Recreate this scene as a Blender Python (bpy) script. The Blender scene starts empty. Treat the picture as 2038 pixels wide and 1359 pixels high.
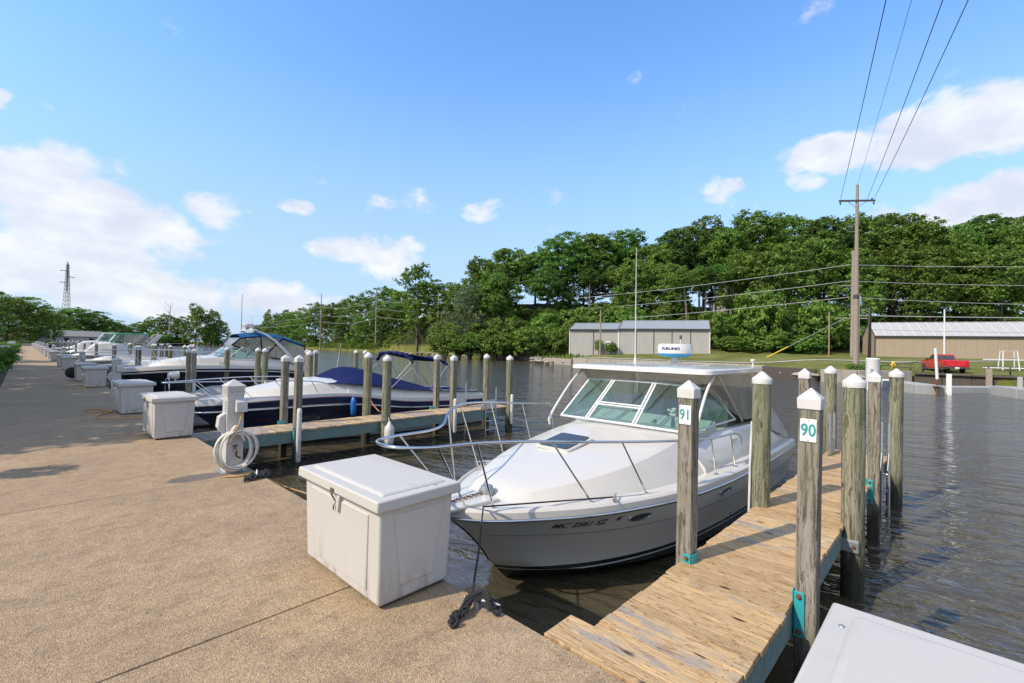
import bpy, bmesh, math, random
import numpy as np
from mathutils import Vector, Matrix, Euler

random.seed(7)
SC = bpy.context.scene
COL = SC.collection

# ------------------------------------------------------------------ camera
cam_d = bpy.data.cameras.new('camera')
cam_d.sensor_width = 36.0
cam_d.lens = 926.0 / 2038.0 * 36.0
cam_d.clip_start = 0.05
cam_d.clip_end = 6000
cam = bpy.data.objects.new('camera', cam_d)
COL.objects.link(cam)
cam.matrix_world = Matrix((
    (0.688001, -0.023849, -0.725318, 0.0),
    (-0.725436, 0.004831, -0.688272, 0.0),
    (0.019919, 0.999704, -0.013977, 1.7),
    (0, 0, 0, 1)))
SC.camera = cam

# ------------------------------------------------------------------ light
SUN_EL = math.radians(42)
SUN_AZ = math.atan2(0.30, -0.95)          # direction towards the sun, from +X
sdir = Vector((math.cos(SUN_EL) * math.cos(SUN_AZ), math.cos(SUN_EL) * math.sin(SUN_AZ), math.sin(SUN_EL)))
sun_d = bpy.data.lights.new('sun', 'SUN')
sun_d.energy = 2.35
sun_d.angle = math.radians(0.5)
sun_d.color = (1.0, 0.90, 0.75)
sun = bpy.data.objects.new('sun', sun_d)
sun.rotation_euler = sdir.to_track_quat('Z', 'Y').to_euler()
sun.location = (-20, 10, 30)
COL.objects.link(sun)

SC.view_settings.view_transform = 'Standard'
SC.view_settings.look = 'None'
SC.view_settings.exposure = 1.02
SC.view_settings.gamma = 1.0
SC.view_settings.use_curve_mapping = False
SC.cycles.max_bounces = 8
SC.cycles.transparent_max_bounces = 24
SC.cycles.caustics_reflective = False
SC.cycles.caustics_refractive = False
SC.cycles.use_denoising = True


# ------------------------------------------------------------------ node helpers
class NT:
    """small wrapper to write node trees compactly"""
    def __init__(self, tree):
        self.t = tree
        self.x = 0

    def n(self, typ, props=None, **ins):
        nd = self.t.nodes.new(typ)
        for k, v in (props or {}).items():
            setattr(nd, k, v)
        for k, v in ins.items():
            self.s(nd, k.replace('_', ' '), v)
        return nd

    def s(self, nd, key, v):
        sock = nd.inputs[key]
        if isinstance(v, bpy.types.NodeSocket):
            self.t.links.new(v, sock)
        elif isinstance(v, bpy.types.Node):
            self.t.links.new(v.outputs[0], sock)
        else:
            sock.default_value = v

    def math(self, op, a, b=0.0, c=0.0, clamp=False):
        nd = self.t.nodes.new('ShaderNodeMath')
        nd.operation = op
        nd.use_clamp = clamp
        self.s(nd, 0, a); self.s(nd, 1, b)
        if op in ('MULTIPLY_ADD', 'SMOOTH_MAX', 'SMOOTH_MIN'):
            self.s(nd, 2, c)
        return nd.outputs[0]

    def vmath(self, op, a, b=(0, 0, 0)):
        nd = self.t.nodes.new('ShaderNodeVectorMath')
        nd.operation = op
        self.s(nd, 0, a); self.s(nd, 1, b)
        return nd.outputs[0]

    def noise(self, vec, scale, detail=4.0, rough=0.5, dist=0.0, dim='3D'):
        nd = self.n('ShaderNodeTexNoise', {'noise_dimensions': dim}, Vector=vec, Scale=scale, Detail=detail, Roughness=rough, Distortion=dist)
        return nd.outputs[0]

    def ramp(self, fac, stops, interp='LINEAR'):
        nd = self.t.nodes.new('ShaderNodeValToRGB')
        cr = nd.color_ramp
        cr.interpolation = interp
        while len(cr.elements) < len(stops):
            cr.elements.new(0.5)
        for e, (p, c) in zip(cr.elements, stops):
            e.position = p
            e.color = (c, c, c, 1) if isinstance(c, (int, float)) else (c[0], c[1], c[2], 1)
        self.s(nd, 'Fac', fac)
        return nd.outputs[0]

    def mix(self, fac, a, b, blend='MIX'):
        nd = self.t.nodes.new('ShaderNodeMix')
        nd.data_type = 'RGBA'
        nd.blend_type = blend
        nd.clamp_factor = True
        self.s(nd, 0, fac)
        for i, v in ((6, a), (7, b)):
            if isinstance(v, tuple):
                v = (v[0], v[1], v[2], 1)
            self.s(nd, i, v)
        return nd.outputs[2]

    def scale(self, vec, sc, loc=(0, 0, 0), rot=(0, 0, 0)):
        nd = self.n('ShaderNodeMapping', None, Vector=vec)
        nd.inputs['Scale'].default_value = sc
        nd.inputs['Location'].default_value = loc
        nd.inputs['Rotation'].default_value = rot
        return nd.outputs[0]

    def bump(self, h, strength=0.3, dist=0.01, normal=None):
        nd = self.n('ShaderNodeBump', None, Strength=strength, Distance=dist, Height=h)
        if normal is not None:
            self.s(nd, 'Normal', normal)
        return nd.outputs[0]

    def obj(self):
        return self.n('ShaderNodeTexCoord').outputs['Object']

    def geo(self):
        return self.n('ShaderNodeNewGeometry').outputs['Position']

    def rnd(self):
        return self.n('ShaderNodeObjectInfo').outputs['Random']

    def objr(self, k=37.0):
        """object coordinates shifted by the object's own random number"""
        r = self.rnd()
        c = self.n('ShaderNodeCombineXYZ', None, X=self.math('MULTIPLY', r, k), Y=self.math('MULTIPLY', r, k * 1.7), Z=self.math('MULTIPLY', r, k * 0.6))
        return self.vmath('ADD', self.obj(), c.outputs[0])

    def hsv(self, col, h=0.5, s=1.0, v=1.0):
        nd = self.n('ShaderNodeHueSaturation', None, Hue=h, Saturation=s, Value=v)
        self.s(nd, 'Color', col)
        return nd.outputs[0]


def newmat(name):
    m = bpy.data.materials.new(name)
    m.use_nodes = True
    nt = NT(m.node_tree)
    b = m.node_tree.nodes['Principled BSDF']
    return m, nt, b


def sm(name, col, rough=0.5, metal=0.0, var=0.12, scale=6.0, bump=0.0, bscale=60.0, spec=0.5, coat=0.0, dirt=0.0, dirtcol=(0.12, 0.10, 0.07)):
    """plain surface with a little uneven colour, wear and relief"""
    m, nt, b = newmat(name)
    v = nt.objr()
    n1 = nt.noise(v, scale, 5, 0.6)
    c = nt.mix(n1, tuple(x * (1 - var) for x in col), tuple(min(1, x * (1 + var)) for x in col))
    if dirt:
        n2 = nt.noise(nt.scale(v, (1, 1, 0.25)), scale * 1.7, 6, 0.65)
        c = nt.mix(nt.math('MULTIPLY', nt.ramp(n2, [(0.48, 0.0), (0.75, 1.0)]), dirt), c, dirtcol)
    nt.s(b, 'Base Color', c)
    nt.s(b, 'Roughness', nt.math('MULTIPLY_ADD', n1, 0.18, rough - 0.09, clamp=True))
    b.inputs['Metallic'].default_value = metal
    b.inputs['Specular IOR Level'].default_value = spec
    b.inputs['Coat Weight'].default_value = coat
    b.inputs['Coat Roughness'].default_value = 0.06
    if bump:
        nt.s(b, 'Normal', nt.bump(nt.noise(v, bscale, 4, 0.6), bump, 0.01))
    return m


# ------------------------------------------------------------------ sky
world = bpy.data.worlds.new('World')
SC.world = world
world.use_nodes = True
wt = NT(world.node_tree)
bg = world.node_tree.nodes['Background']
sky = wt.n('ShaderNodeTexSky', {'sky_type': 'NISHITA', 'sun_disc': False, 'sun_elevation': SUN_EL,
                                'sun_rotation': math.pi / 2 - SUN_AZ, 'altitude': 200.0, 'air_density': 1.0,
                                'dust_density': 0.6, 'ozone_density': 1.6})
wdir = wt.n('ShaderNodeTexCoord').outputs['Generated']
sep = wt.n('ShaderNodeSeparateXYZ', None, Vector=wdir)
az = wt.math('ARCTAN2', sep.outputs[1], sep.outputs[0])
el = wt.math('ARCSINE', sep.outputs[2])
# cumulus banks: azimuth, elevation, half widths (degrees), density
CLOUDS = [(89.5, 13.6, 7.0, 3.7, 1), (85.5, 10.0, 9.0, 4.0, 1), (75.5, 13.6, 3.6, 2.2, 0.9), (92.0, 7.0, 7.8, 2.8, 0.8), (58.9, 16.9, 6.6, 1.9, 0.55), (47.5, 16.5, 3.0, 2.0, 0.8), (64.1, 10.9, 4.3, 1.8, 1.0), (57.5, 10.0, 6.0, 2.9, 0.8), (8.5, 19.6, 5.4, 2.1, 0.9), (-0.3, 19.6, 9.6, 3.2, 1.0), (-3.1, 13.3, 9.0, 3.0, 0.95), (20.8, 18.1, 3.1, 1.5, 0.6), (68.7, 14.9, 1.8, 0.8, 0.5), (91.5, 18.8, 1.3, 0.9, 0.7), (78.0, 4.3, 22.0, 3.0, 0.8), (11.8, 17.6, 2.0, 1.0, 0.5)]
m = None
shade = None
wob = wt.noise(wt.scale(wdir, (9, 9, 16)), 1.0, 3, 0.5)
azw = wt.math('MULTIPLY_ADD', wt.math('SUBTRACT', wob, 0.5), 0.10, az)
for a0, e0, ra, re, w in CLOUDS:
    da = wt.math('MULTIPLY', wt.math('SUBTRACT', azw, math.radians(a0)), 1 / math.radians(ra))
    de = wt.math('MULTIPLY', wt.math('SUBTRACT', el, math.radians(e0)), 1 / math.radians(re))
    q = wt.math('SUBTRACT', 1.0, wt.math('ADD', wt.math('MULTIPLY', da, da), wt.math('MULTIPLY', de, de)))
    q = wt.math('MULTIPLY', wt.math('MAXIMUM', q, -1.0), w)
    m = q if m is None else wt.math('MAXIMUM', m, q)
f1 = wt.noise(wt.scale(wdir, (9, 9, 13)), 1.0, 10, 0.57, 0.15)
f2 = wt.noise(wt.scale(wdir, (2.2, 2.2, 6.5), (3, 1, 2)), 1.0, 7, 0.55)
# heavy white cloud added out of view to whiten and raise the fill light
rest = wt.math('MULTIPLY', wt.math('SUBTRACT', f2, 0.42), 5.0)
front = wt.n('ShaderNodeMapRange', {'interpolation_type': 'SMOOTHSTEP'}, Value=wt.math('COSINE', wt.math('SUBTRACT', az, math.radians(45))))
front.inputs['From Min'].default_value = 0.35
front.inputs['From Max'].default_value = 0.66
rest = wt.math('SUBTRACT', rest, wt.math('MULTIPLY', front.outputs[0], 2.5))
m = wt.math('MAXIMUM', m, rest)
val = wt.math('ADD', wt.math('MULTIPLY', m, 0.75), wt.math('MULTIPLY', wt.math('SUBTRACT', f1, 0.5), 2.7))
mask = wt.n('ShaderNodeMapRange', {'interpolation_type': 'SMOOTHSTEP'}, Value=val)
mask.inputs['From Min'].default_value = 0.02
mask.inputs['From Max'].default_value = 0.50
body = wt.n('ShaderNodeMapRange', {'interpolation_type': 'SMOOTHSTEP'}, Value=wt.noise(wt.scale(wdir, (11, 11, 22), (0.1, 0.2, -0.55)), 1.0, 6, 0.55))
body.inputs['From Min'].default_value = 0.3
body.inputs['From Max'].default_value = 0.75
ccol = wt.mix(body.outputs[0], (2.45, 2.6, 3.0), (3.35, 3.4, 3.5))
hz = wt.n('ShaderNodeMapRange', {'interpolation_type': 'SMOOTHSTEP'}, Value=el)
hz.inputs['From Min'].default_value = 0.60
hz.inputs['From Max'].default_value = 0.0
hz.inputs['To Max'].default_value = 0.85
skyt = wt.mix(1.0, sky.outputs[0], (0.64, 0.9, 1.12), 'MULTIPLY')
skyc = wt.mix(hz.outputs[0], skyt, (1.65, 2.05, 2.8))
c = wt.mix(wt.math('MULTIPLY', mask.outputs[0], 0.93), skyc, ccol)
wt.s(bg, 'Color', c)
bg.inputs['Strength'].default_value = 0.15


# ------------------------------------------------------------------ mesh helpers
def lerp(a, b, t):
    return a + (b - a) * t


def cr_interp(xs, ys, x):
    """smooth (Catmull-Rom) interpolation of a table"""
    n = len(xs)
    if x <= xs[0]: return ys[0]
    if x >= xs[-1]: return ys[-1]
    i = 0
    while x > xs[i + 1]: i += 1
    h = xs[i + 1] - xs[i]
    t = (x - xs[i]) / h
    d = (ys[i + 1] - ys[i]) / h
    m0 = d if i == 0 else 0.5 * ((ys[i] - ys[i - 1]) / (xs[i] - xs[i - 1]) + d)
    m1 = d if i == n - 2 else 0.5 * ((ys[i + 2] - ys[i + 1]) / (xs[i + 2] - xs[i + 1]) + d)
    t2, t3 = t * t, t * t * t
    return (2 * t3 - 3 * t2 + 1) * ys[i] + (t3 - 2 * t2 + t) * h * m0 + (-2 * t3 + 3 * t2) * ys[i + 1] + (t3 - t2) * h * m1


def smooth_path(pts, n=6):
    """a denser smooth curve through points"""
    pts = [Vector(p) for p in pts]
    ts = list(range(len(pts)))
    out = []
    for k in range((len(pts) - 1) * n + 1):
        t = k / n
        out.append(Vector(tuple(cr_interp(ts, [p[a] for p in pts], t) for a in range(3))))
    return out


class MB:
    def __init__(self):
        self.v = []; self.f = []; self.m = []

    def add(self, vs, fs, mi=0):
        o = len(self.v)
        self.v += [tuple(v) for v in vs]
        self.f += [tuple(i + o for i in f) for f in fs]
        self.m += [mi] * len(fs)
        return self

    def box(self, x0, x1, y0, y1, z0, z1, mi=0):
        return self.frustum((x0, x1, y0, y1), (x0, x1, y0, y1), z0, z1, mi)

    def frustum(self, r0, r1, z0, z1, mi=0):
        a, b, c, d = r0; e, f, g, h = r1
        vs = [(a, c, z0), (b, c, z0), (b, d, z0), (a, d, z0), (e, g, z1), (f, g, z1), (f, h, z1), (e, h, z1)]
        return self.add(vs, [(3, 2, 1, 0), (4, 5, 6, 7), (0, 1, 5, 4), (1, 2, 6, 5), (2, 3, 7, 6), (3, 0, 4, 7)], mi)

    def obox(self, c, ax, ay, az, mi=0):
        """box from a centre and three half-axis vectors"""
        c, ax, ay, az = Vector(c), Vector(ax), Vector(ay), Vector(az)
        vs = [c + sx * ax + sy * ay + sz * az for sz in (-1, 1) for sx, sy in ((-1, -1), (1, -1), (1, 1), (-1, 1))]
        return self.add(vs, [(3, 2, 1, 0), (4, 5, 6, 7), (0, 1, 5, 4), (1, 2, 6, 5), (2, 3, 7, 6), (3, 0, 4, 7)], mi)

    def pyramid(self, x0, x1, y0, y1, z0, z1, mi=0):
        vs = [(x0, y0, z0), (x1, y0, z0), (x1, y1, z0), (x0, y1, z0), ((x0 + x1) / 2, (y0 + y1) / 2, z1)]
        return self.add(vs, [(3, 2, 1, 0), (0, 1, 4), (1, 2, 4), (2, 3, 4), (3, 0, 4)], mi)

    def tube(self, pts, r, n=8, mi=0, cap=True):
        pts = [Vector(p) for p in pts]
        rs = r if isinstance(r, (list, tuple)) else [r] * len(pts)
        t0 = (pts[1] - pts[0]).normalized()
        up = Vector((0, 0, 1)) if abs(t0.z) < 0.9 else Vector((1, 0, 0))
        nrm = (up - t0 * up.dot(t0)).normalized()
        vs, fs = [], []
        for i, p in enumerate(pts):
            a = pts[max(i - 1, 0)]; b = pts[min(i + 1, len(pts) - 1)]
            t = (b - a)
            t = t.normalized() if t.length > 1e-9 else t0
            nrm = (nrm - t * nrm.dot(t))
            nrm = nrm.normalized() if nrm.length > 1e-6 else Vector((1, 0, 0))
            bn = t.cross(nrm)
            for k in range(n):
                an = 2 * math.pi * k / n
                vs.append(p + (nrm * math.cos(an) + bn * math.sin(an)) * rs[i])
        for i in range(len(pts) - 1):
            for k in range(n):
                k2 = (k + 1) % n
                fs.append((i * n + k, i * n + k2, (i + 1) * n + k2, (i + 1) * n + k))
        if cap:
            fs.append(tuple(range(n - 1, -1, -1)))
            fs.append(tuple((len(pts) - 1) * n + k for k in range(n)))
        return self.add(vs, fs, mi)

    def lathe(self, prof, c=(0, 0, 0), n=16, mi=0, axis='z', sy=1.0):
        vs, fs = [], []
        for r, z in prof:
            for k in range(n):
                a = 2 * math.pi * (k + 0.5) / n
                p = (r * math.cos(a), r * math.sin(a) * sy, z)
                if axis == 'x': p = (p[2], p[0], p[1])
                elif axis == 'y': p = (p[0], p[2], p[1])
                vs.append((p[0] + c[0], p[1] + c[1], p[2] + c[2]))
        for i in range(len(prof) - 1):
            for k in range(n):
                k2 = (k + 1) % n
                fs.append((i * n + k, i * n + k2, (i + 1) * n + k2, (i + 1) * n + k))
        fs.append(tuple(range(n - 1, -1, -1)))
        fs.append(tuple((len(prof) - 1) * n + k for k in range(n)))
        return self.add(vs, fs, mi)

    def grid(self, rows, mi=0, closed=False):
        """quads between rows of points"""
        n = len(rows[0])
        vs = [p for r in rows for p in r]
        fs = []
        for i in range(len(rows) - 1):
            for k in range(n if closed else n - 1):
                k2 = (k + 1) % n
                fs.append((i * n + k, i * n + k2, (i + 1) * n + k2, (i + 1) * n + k))
        return self.add(vs, fs, mi)

    def prism(self, poly, axis, a, b, mi=0):
        """polygon in the plane across an axis, pushed from a to b"""
        def P(u, v, w):
            return {'x': (w, u, v), 'y': (u, w, v), 'z': (u, v, w)}[axis]
        n = len(poly)
        vs = [P(u, v, a) for u, v in poly] + [P(u, v, b) for u, v in poly]
        fs = [tuple(range(n)), tuple(range(2 * n - 1, n - 1, -1))]
        for k in range(n):
            k2 = (k + 1) % n
            fs.append((k, k + n, k2 + n, k2))
        return self.add(vs, fs, mi)

    def sheet(self, quad, t, nu=1, nv=1, mi=0, wob=0.0, sag=0.0):
        """thin panel with real thickness from 4 corners (a,b,c,d)"""
        a, b, c, d = [Vector(q) for q in quad]
        nrm = (b - a).cross(d - a).normalized()
        rows_f, rows_b = [], []
        for j in range(nv + 1):
            rf, rb = [], []
            for i in range(nu + 1):
                u, v = i / nu, j / nv
                p = (a * (1 - u) + b * u) * (1 - v) + (d * (1 - u) + c * u) * v
                k = math.sin(math.pi * u) * math.sin(math.pi * v)
                p = p + nrm * (wob * k * math.sin(u * 9.3 + v * 5.1) + sag * k)
                rf.append(p + nrm * t / 2); rb.append(p - nrm * t / 2)
            rows_f.append(rf); rows_b.append(rb)
        o = len(self.v)
        self.grid(rows_f, mi)
        self.grid([list(reversed(r)) for r in rows_b], mi)
        edge_f = rows_f[0] + [r[-1] for r in rows_f[1:]] + list(reversed(rows_f[-1][:-1])) + [r[0] for r in reversed(rows_f[1:-1])]
        edge_b = rows_b[0] + [r[-1] for r in rows_b[1:]] + list(reversed(rows_b[-1][:-1])) + [r[0] for r in reversed(rows_b[1:-1])]
        self.grid([edge_b, edge_f], mi, closed=True)
        return self

    def mesh(self, name, smooth=None):
        me = bpy.data.meshes.new(name)
        me.from_pydata(self.v, [], self.f)
        if any(self.m):
            me.polygons.foreach_set('material_index', self.m)
        bm = bmesh.new(); bm.from_mesh(me)
        bmesh.ops.remove_doubles(bm, verts=bm.verts, dist=1e-5)
        bmesh.ops.recalc_face_normals(bm, faces=bm.faces)
        bm.to_mesh(me); bm.free()
        if smooth is not None:
            me.polygons.foreach_set('use_smooth', [True] * len(me.polygons))
            me.set_sharp_from_angle(angle=math.radians(smooth))
        return me

    def build(self, name, mat, parent=None, smooth=None, bevel=0.0, seg=2, loc=None, rot=None):
        me = self.mesh(name, smooth)
        for mm in (mat if isinstance(mat, (list, tuple)) else [mat]):
            me.materials.append(mm)
        return link(name, me, parent, loc, rot, bevel, seg)


def link(name, me, parent=None, loc=None, rot=None, bevel=0.0, seg=2):
    o = bpy.data.objects.new(name, me)
    COL.objects.link(o)
    if parent is not None: o.parent = parent
    if loc is not None: o.location = loc
    if rot is not None: o.rotation_euler = rot
    if bevel:
        md = o.modifiers.new('bevel', 'BEVEL')
        md.width = bevel; md.segments = seg; md.limit_method = 'ANGLE'; md.angle_limit = math.radians(35)
        md.harden_normals = False
    return o


def tag(o, label, cat, group=None, kind=None):
    o['label'] = label
    if cat: o['category'] = cat
    if group: o['group'] = group
    if kind: o['kind'] = kind
    return o


def thing(name, label, cat, loc=(0, 0, 0), rz=0.0, group=None):
    o = bpy.data.objects.new(name, None)
    o.empty_display_size = 0.2
    COL.objects.link(o)
    o.location = loc
    o.rotation_euler = (0, 0, rz)
    return tag(o, label, cat, group)


def copy_tree(src, parent=None):
    c = src.copy()
    COL.objects.link(c)
    c.parent = parent
    for ch in src.children:
        copy_tree(ch, c)
    return c


ORD = ['first', 'second', 'third', 'fourth', 'fifth', 'sixth', 'seventh', 'eighth', 'ninth', 'tenth', 'eleventh', 'twelfth', 'thirteenth',
       'fourteenth', 'fifteenth', 'sixteenth', 'seventeenth', 'eighteenth', 'nineteenth', 'twentieth', 'twenty-first', 'twenty-second',
       'twenty-third', 'twenty-fourth', 'twenty-fifth', 'twenty-sixth', 'twenty-seventh', 'twenty-eighth', 'twenty-ninth', 'thirtieth'] + ['thirty-' + w for w in ('first', 'second', 'third', 'fourth', 'fifth', 'sixth', 'seventh', 'eighth', 'ninth')] + ['fortieth'] + ['forty-' + w for w in ('first', 'second', 'third', 'fourth', 'fifth', 'sixth', 'seventh', 'eighth', 'ninth')] + ['fiftieth']


def text_mesh(body, size, ext=0.0, sx=1.0, bold=0.0):
    """lettering as a mesh in the xz plane, centred on its middle"""
    cu = bpy.data.curves.new('lettering', 'FONT')
    cu.body = body; cu.size = size; cu.extrude = ext; cu.offset = bold
    cu.align_x = 'CENTER'; cu.align_y = 'CENTER'; cu.resolution_u = 3
    o = bpy.data.objects.new('lettering', cu)
    COL.objects.link(o)
    bpy.context.view_layer.update()
    me = bpy.data.meshes.new_from_object(o.evaluated_get(bpy.context.evaluated_depsgraph_get()))
    bpy.data.objects.remove(o); bpy.data.curves.remove(cu)
    for v in me.vertices:
        v.co = Vector((v.co.x * sx, -v.co.z, v.co.y))
    return me

# ------------------------------------------------------------------ materials
def mat_concrete():
    """exposed aggregate: pebbles in cement, traffic grime, a few stains and a wet patch"""
    m, nt, b = newmat('exposed_aggregate_concrete')
    p = nt.geo()
    vor = nt.n('ShaderNodeTexVoronoi', {'feature': 'F1'}, Vector=p, Scale=150.0)
    vo2 = nt.n('ShaderNodeTexVoronoi', {'feature': 'F1'}, Vector=nt.vmath('ADD', p, (3, 5, 2)), Scale=85.0)
    grit = nt.ramp(vor.outputs['Color'], [(0.0, (0.21, 0.138, 0.076)), (0.35, (0.37, 0.255, 0.145)), (0.7, (0.47, 0.34, 0.205)), (1.0, (0.62, 0.48, 0.325))])
    c = nt.mix(nt.math('MULTIPLY', nt.ramp(vo2.outputs['Color'], [(0.62, 0.0), (0.85, 1.0)]), 0.4), grit, (0.20, 0.138, 0.085))
    c = nt.mix(nt.math('MULTIPLY', nt.ramp(nt.noise(p, 38, 4, 0.8), [(0.5, 0.0), (0.72, 1.0)]), 0.42), c, (0.17, 0.12, 0.075))
    mid = nt.noise(nt.scale(p, (1, 1.25, 1)), 4.5, 7, 0.78)
    c = nt.mix(nt.math('MULTIPLY', nt.ramp(mid, [(0.47, 0.0), (0.70, 1.0)]), 0.62), c, (0.155, 0.115, 0.082))
    big = nt.noise(nt.scale(p, (0.7, 1.0, 1)), 0.9, 5, 0.65)
    c = nt.mix(nt.math('MULTIPLY', nt.ramp(big, [(0.45, 0.0), (0.75, 1.0)]), 0.40), c, (0.22, 0.165, 0.115))
    c = nt.mix(nt.math('MULTIPLY', nt.ramp(big, [(0.30, 1.0), (0.45, 0.0)]), 0.22), c, (0.60, 0.49, 0.36))
    sp = nt.n('ShaderNodeTexVoronoi', {'feature': 'F1'}, Vector=nt.scale(p, (1, 1, 1), (4, 2, 0)), Scale=5.0)
    c = nt.mix(nt.math('MULTIPLY', nt.ramp(sp.outputs['Distance'], [(0.0, 1.0), (0.07, 0.0)]), 0.7), c, (0.07, 0.05, 0.04))
    # water that leaked from the spigot
    wet = nt.vmath('SUBTRACT', p, (1.55, 6.86, 0.0))
    wl = nt.n('ShaderNodeVectorMath', {'operation': 'LENGTH'})
    nt.s(wl, 0, nt.vmath('MULTIPLY', wet, (1.0, 1.9, 0.0)))
    wm = nt.ramp(nt.math('ADD', wl.outputs['Value'], nt.math('MULTIPLY', nt.math('SUBTRACT', mid, 0.5), 0.25)), [(0.30, 1.0), (0.34, 0.0)])
    c = nt.mix(nt.math('MULTIPLY', wm, 0.72), c, (0.10, 0.08, 0.06))
    nt.s(b, 'Base Color', c)
    nt.s(b, 'Roughness', nt.math('MULTIPLY_ADD', wm, -0.5, 0.9))
    b.inputs['Specular IOR Level'].default_value = 0.25
    nt.s(b, 'Normal', nt.bump(vor.outputs['Distance'], 0.8, 0.006))
    return m


def mat_deck(name, new=1.0):
    """softwood planks: golden boards, grey weathered streaks, knots, flakes"""
    m, nt, b = newmat(name)
    v = nt.objr(23.0)
    r = nt.rnd()
    st = nt.scale(v, (1.0, 0.085, 1.0))
    warp = nt.noise(nt.scale(v, (3, 0.7, 1)), 1.0, 3, 0.5)
    g = nt.n('ShaderNodeTexWave', {'wave_type': 'BANDS', 'bands_direction': 'X'}, Vector=nt.vmath('ADD', nt.scale(v, (1, 0.05, 1)), nt.n('ShaderNodeCombineXYZ', None, X=nt.math('MULTIPLY', warp, 0.10)).outputs[0]), Scale=14.0, Distortion=2.5, Detail=3.0)
    fib = nt.noise(st, 90.0, 5, 0.7)
    base = nt.ramp(g.outputs['Fac'], [(0.0, (0.53, 0.345, 0.165)), (0.5, (0.61, 0.42, 0.22)), (1.0, (0.68, 0.50, 0.29))])
    base = nt.mix(nt.ramp(fib, [(0.35, 0.0), (0.7, 1.0)]), base, (0.36, 0.22, 0.10), 'MIX') if new > 0.5 else base
    grey = nt.mix(fib, (0.17, 0.135, 0.105), (0.44, 0.375, 0.305))
    wear = nt.noise(nt.scale(v, (5.0, 0.9, 1)), 1.6, 6, 0.7)
    amt = nt.math('ADD', wear, nt.math('MULTIPLY', nt.math('SUBTRACT', r, 0.5), 0.30))
    lo = 0.555 if new > 0.5 else 0.40
    c = nt.mix(nt.ramp(amt, [(lo, 0.0), (lo + 0.12, 1.0)]), base, grey)
    flk = nt.noise(nt.scale(v, (16, 3.2, 1), (5, 3, 1)), 1.6, 6, 0.75)
    c = nt.mix(nt.math('MULTIPLY', nt.ramp(flk, [(0.56, 0.0), (0.60, 1.0), (0.66, 0.4), (0.8, 0.2)]), 0.75), c, (0.22, 0.105, 0.035) if new > 0.5 else (0.14, 0.085, 0.05))
    spk = nt.noise(nt.scale(v, (60, 18, 1), (2, 7, 1)), 1.0, 3, 0.6)
    c = nt.mix(nt.math('MULTIPLY', nt.ramp(spk, [(0.62, 0.0), (0.68, 1.0)]), 0.7), c, (0.10, 0.06, 0.03))
    kn = nt.n('ShaderNodeTexVoronoi', {'feature': 'F1'}, Vector=nt.scale(v, (5.5, 2.0, 0.01)), Scale=1.0, Randomness=1.0)
    c = nt.mix(nt.ramp(kn.outputs['Distance'], [(0.05, 1.0), (0.12, 0.0)]), c, (0.055, 0.03, 0.018))
    c = nt.hsv(c, 0.5, 1.0, nt.math('MULTIPLY_ADD', r, 0.34, 0.80))
    nt.s(b, 'Base Color', c)
    b.inputs['Roughness'].default_value = 0.78
    b.inputs['Specular IOR Level'].default_value = 0.25
    nt.s(b, 'Normal', nt.bump(nt.math('ADD', fib, nt.math('MULTIPLY', flk, 0.8)), 0.5, 0.003))
    return m


def mat_post(name, dark, light, tint, green, rnd_shift=True):
    """weathered upright timber: vertical grain, checks, knots, algae towards the water"""
    m, nt, b = newmat(name)
    v = nt.objr(11.0)
    warp = nt.noise(nt.scale(v, (7, 7, 1.6)), 1.0, 4, 0.6)
    off = nt.n('ShaderNodeCombineXYZ', None, X=nt.math('MULTIPLY', warp, 0.16), Y=nt.math('MULTIPLY', warp, 0.16))
    vv = nt.vmath('ADD', v, off.outputs[0])
    g = nt.noise(nt.scale(vv, (38, 38, 1.3)), 1.0, 6, 0.72)
    fib = nt.noise(nt.scale(v, (170, 170, 4)), 1.0, 4, 0.6)
    c = nt.ramp(g, [(0.33, tuple(x * 0.16 for x in dark)), (0.44, tuple(x * 0.7 for x in dark)), (0.52, light), (0.66, tint)])
    c = nt.mix(nt.math('MULTIPLY', fib, 0.35), c, tuple(x * 0.5 for x in dark))
    kn = nt.n('ShaderNodeTexVoronoi', {'feature': 'F1'}, Vector=nt.scale(v, (4.5, 4.5, 2.1)), Scale=1.0)
    rg = nt.math('SINE', nt.math('MULTIPLY', kn.outputs['Distance'], 70.0))
    kmask = nt.ramp(kn.outputs['Distance'], [(0.10, 1.0), (0.26, 0.0)])
    c = nt.mix(nt.math('MULTIPLY', kmask, nt.ramp(rg, [(0.1, 0.0), (0.7, 0.95)])), c, tuple(x * 0.28 for x in dark))
    alg = nt.noise(nt.scale(v, (5, 5, 1.5)), 1.0, 5, 0.65)
    c = nt.mix(nt.math('MULTIPLY', nt.ramp(alg, [(0.42, 0.0), (0.68, 1.0)]), 0.75), c, green)
    # wet, dark, slimy band near the water
    z = nt.n('ShaderNodeSeparateXYZ', None, Vector=nt.geo()).outputs[2]
    wz = nt.n('ShaderNodeMapRange', None, Value=nt.math('ADD', z, nt.math('MULTIPLY', nt.math('SUBTRACT', alg, 0.5), 0.9)))
    wz.inputs['From Min'].default_value = -0.22
    wz.inputs['From Max'].default_value = -0.50
    c = nt.mix(nt.math('MULTIPLY', wz.outputs[0], 0.85), c, (0.035, 0.032, 0.024))
    nt.s(b, 'Base Color', c)
    b.inputs['Roughness'].default_value = 0.85
    b.inputs['Specular IOR Level'].default_value = 0.2
    nt.s(b, 'Normal', nt.bump(nt.math('ADD', g, nt.math('MULTIPLY', fib, 0.3)), 0.9, 0.012))
    return m


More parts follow.
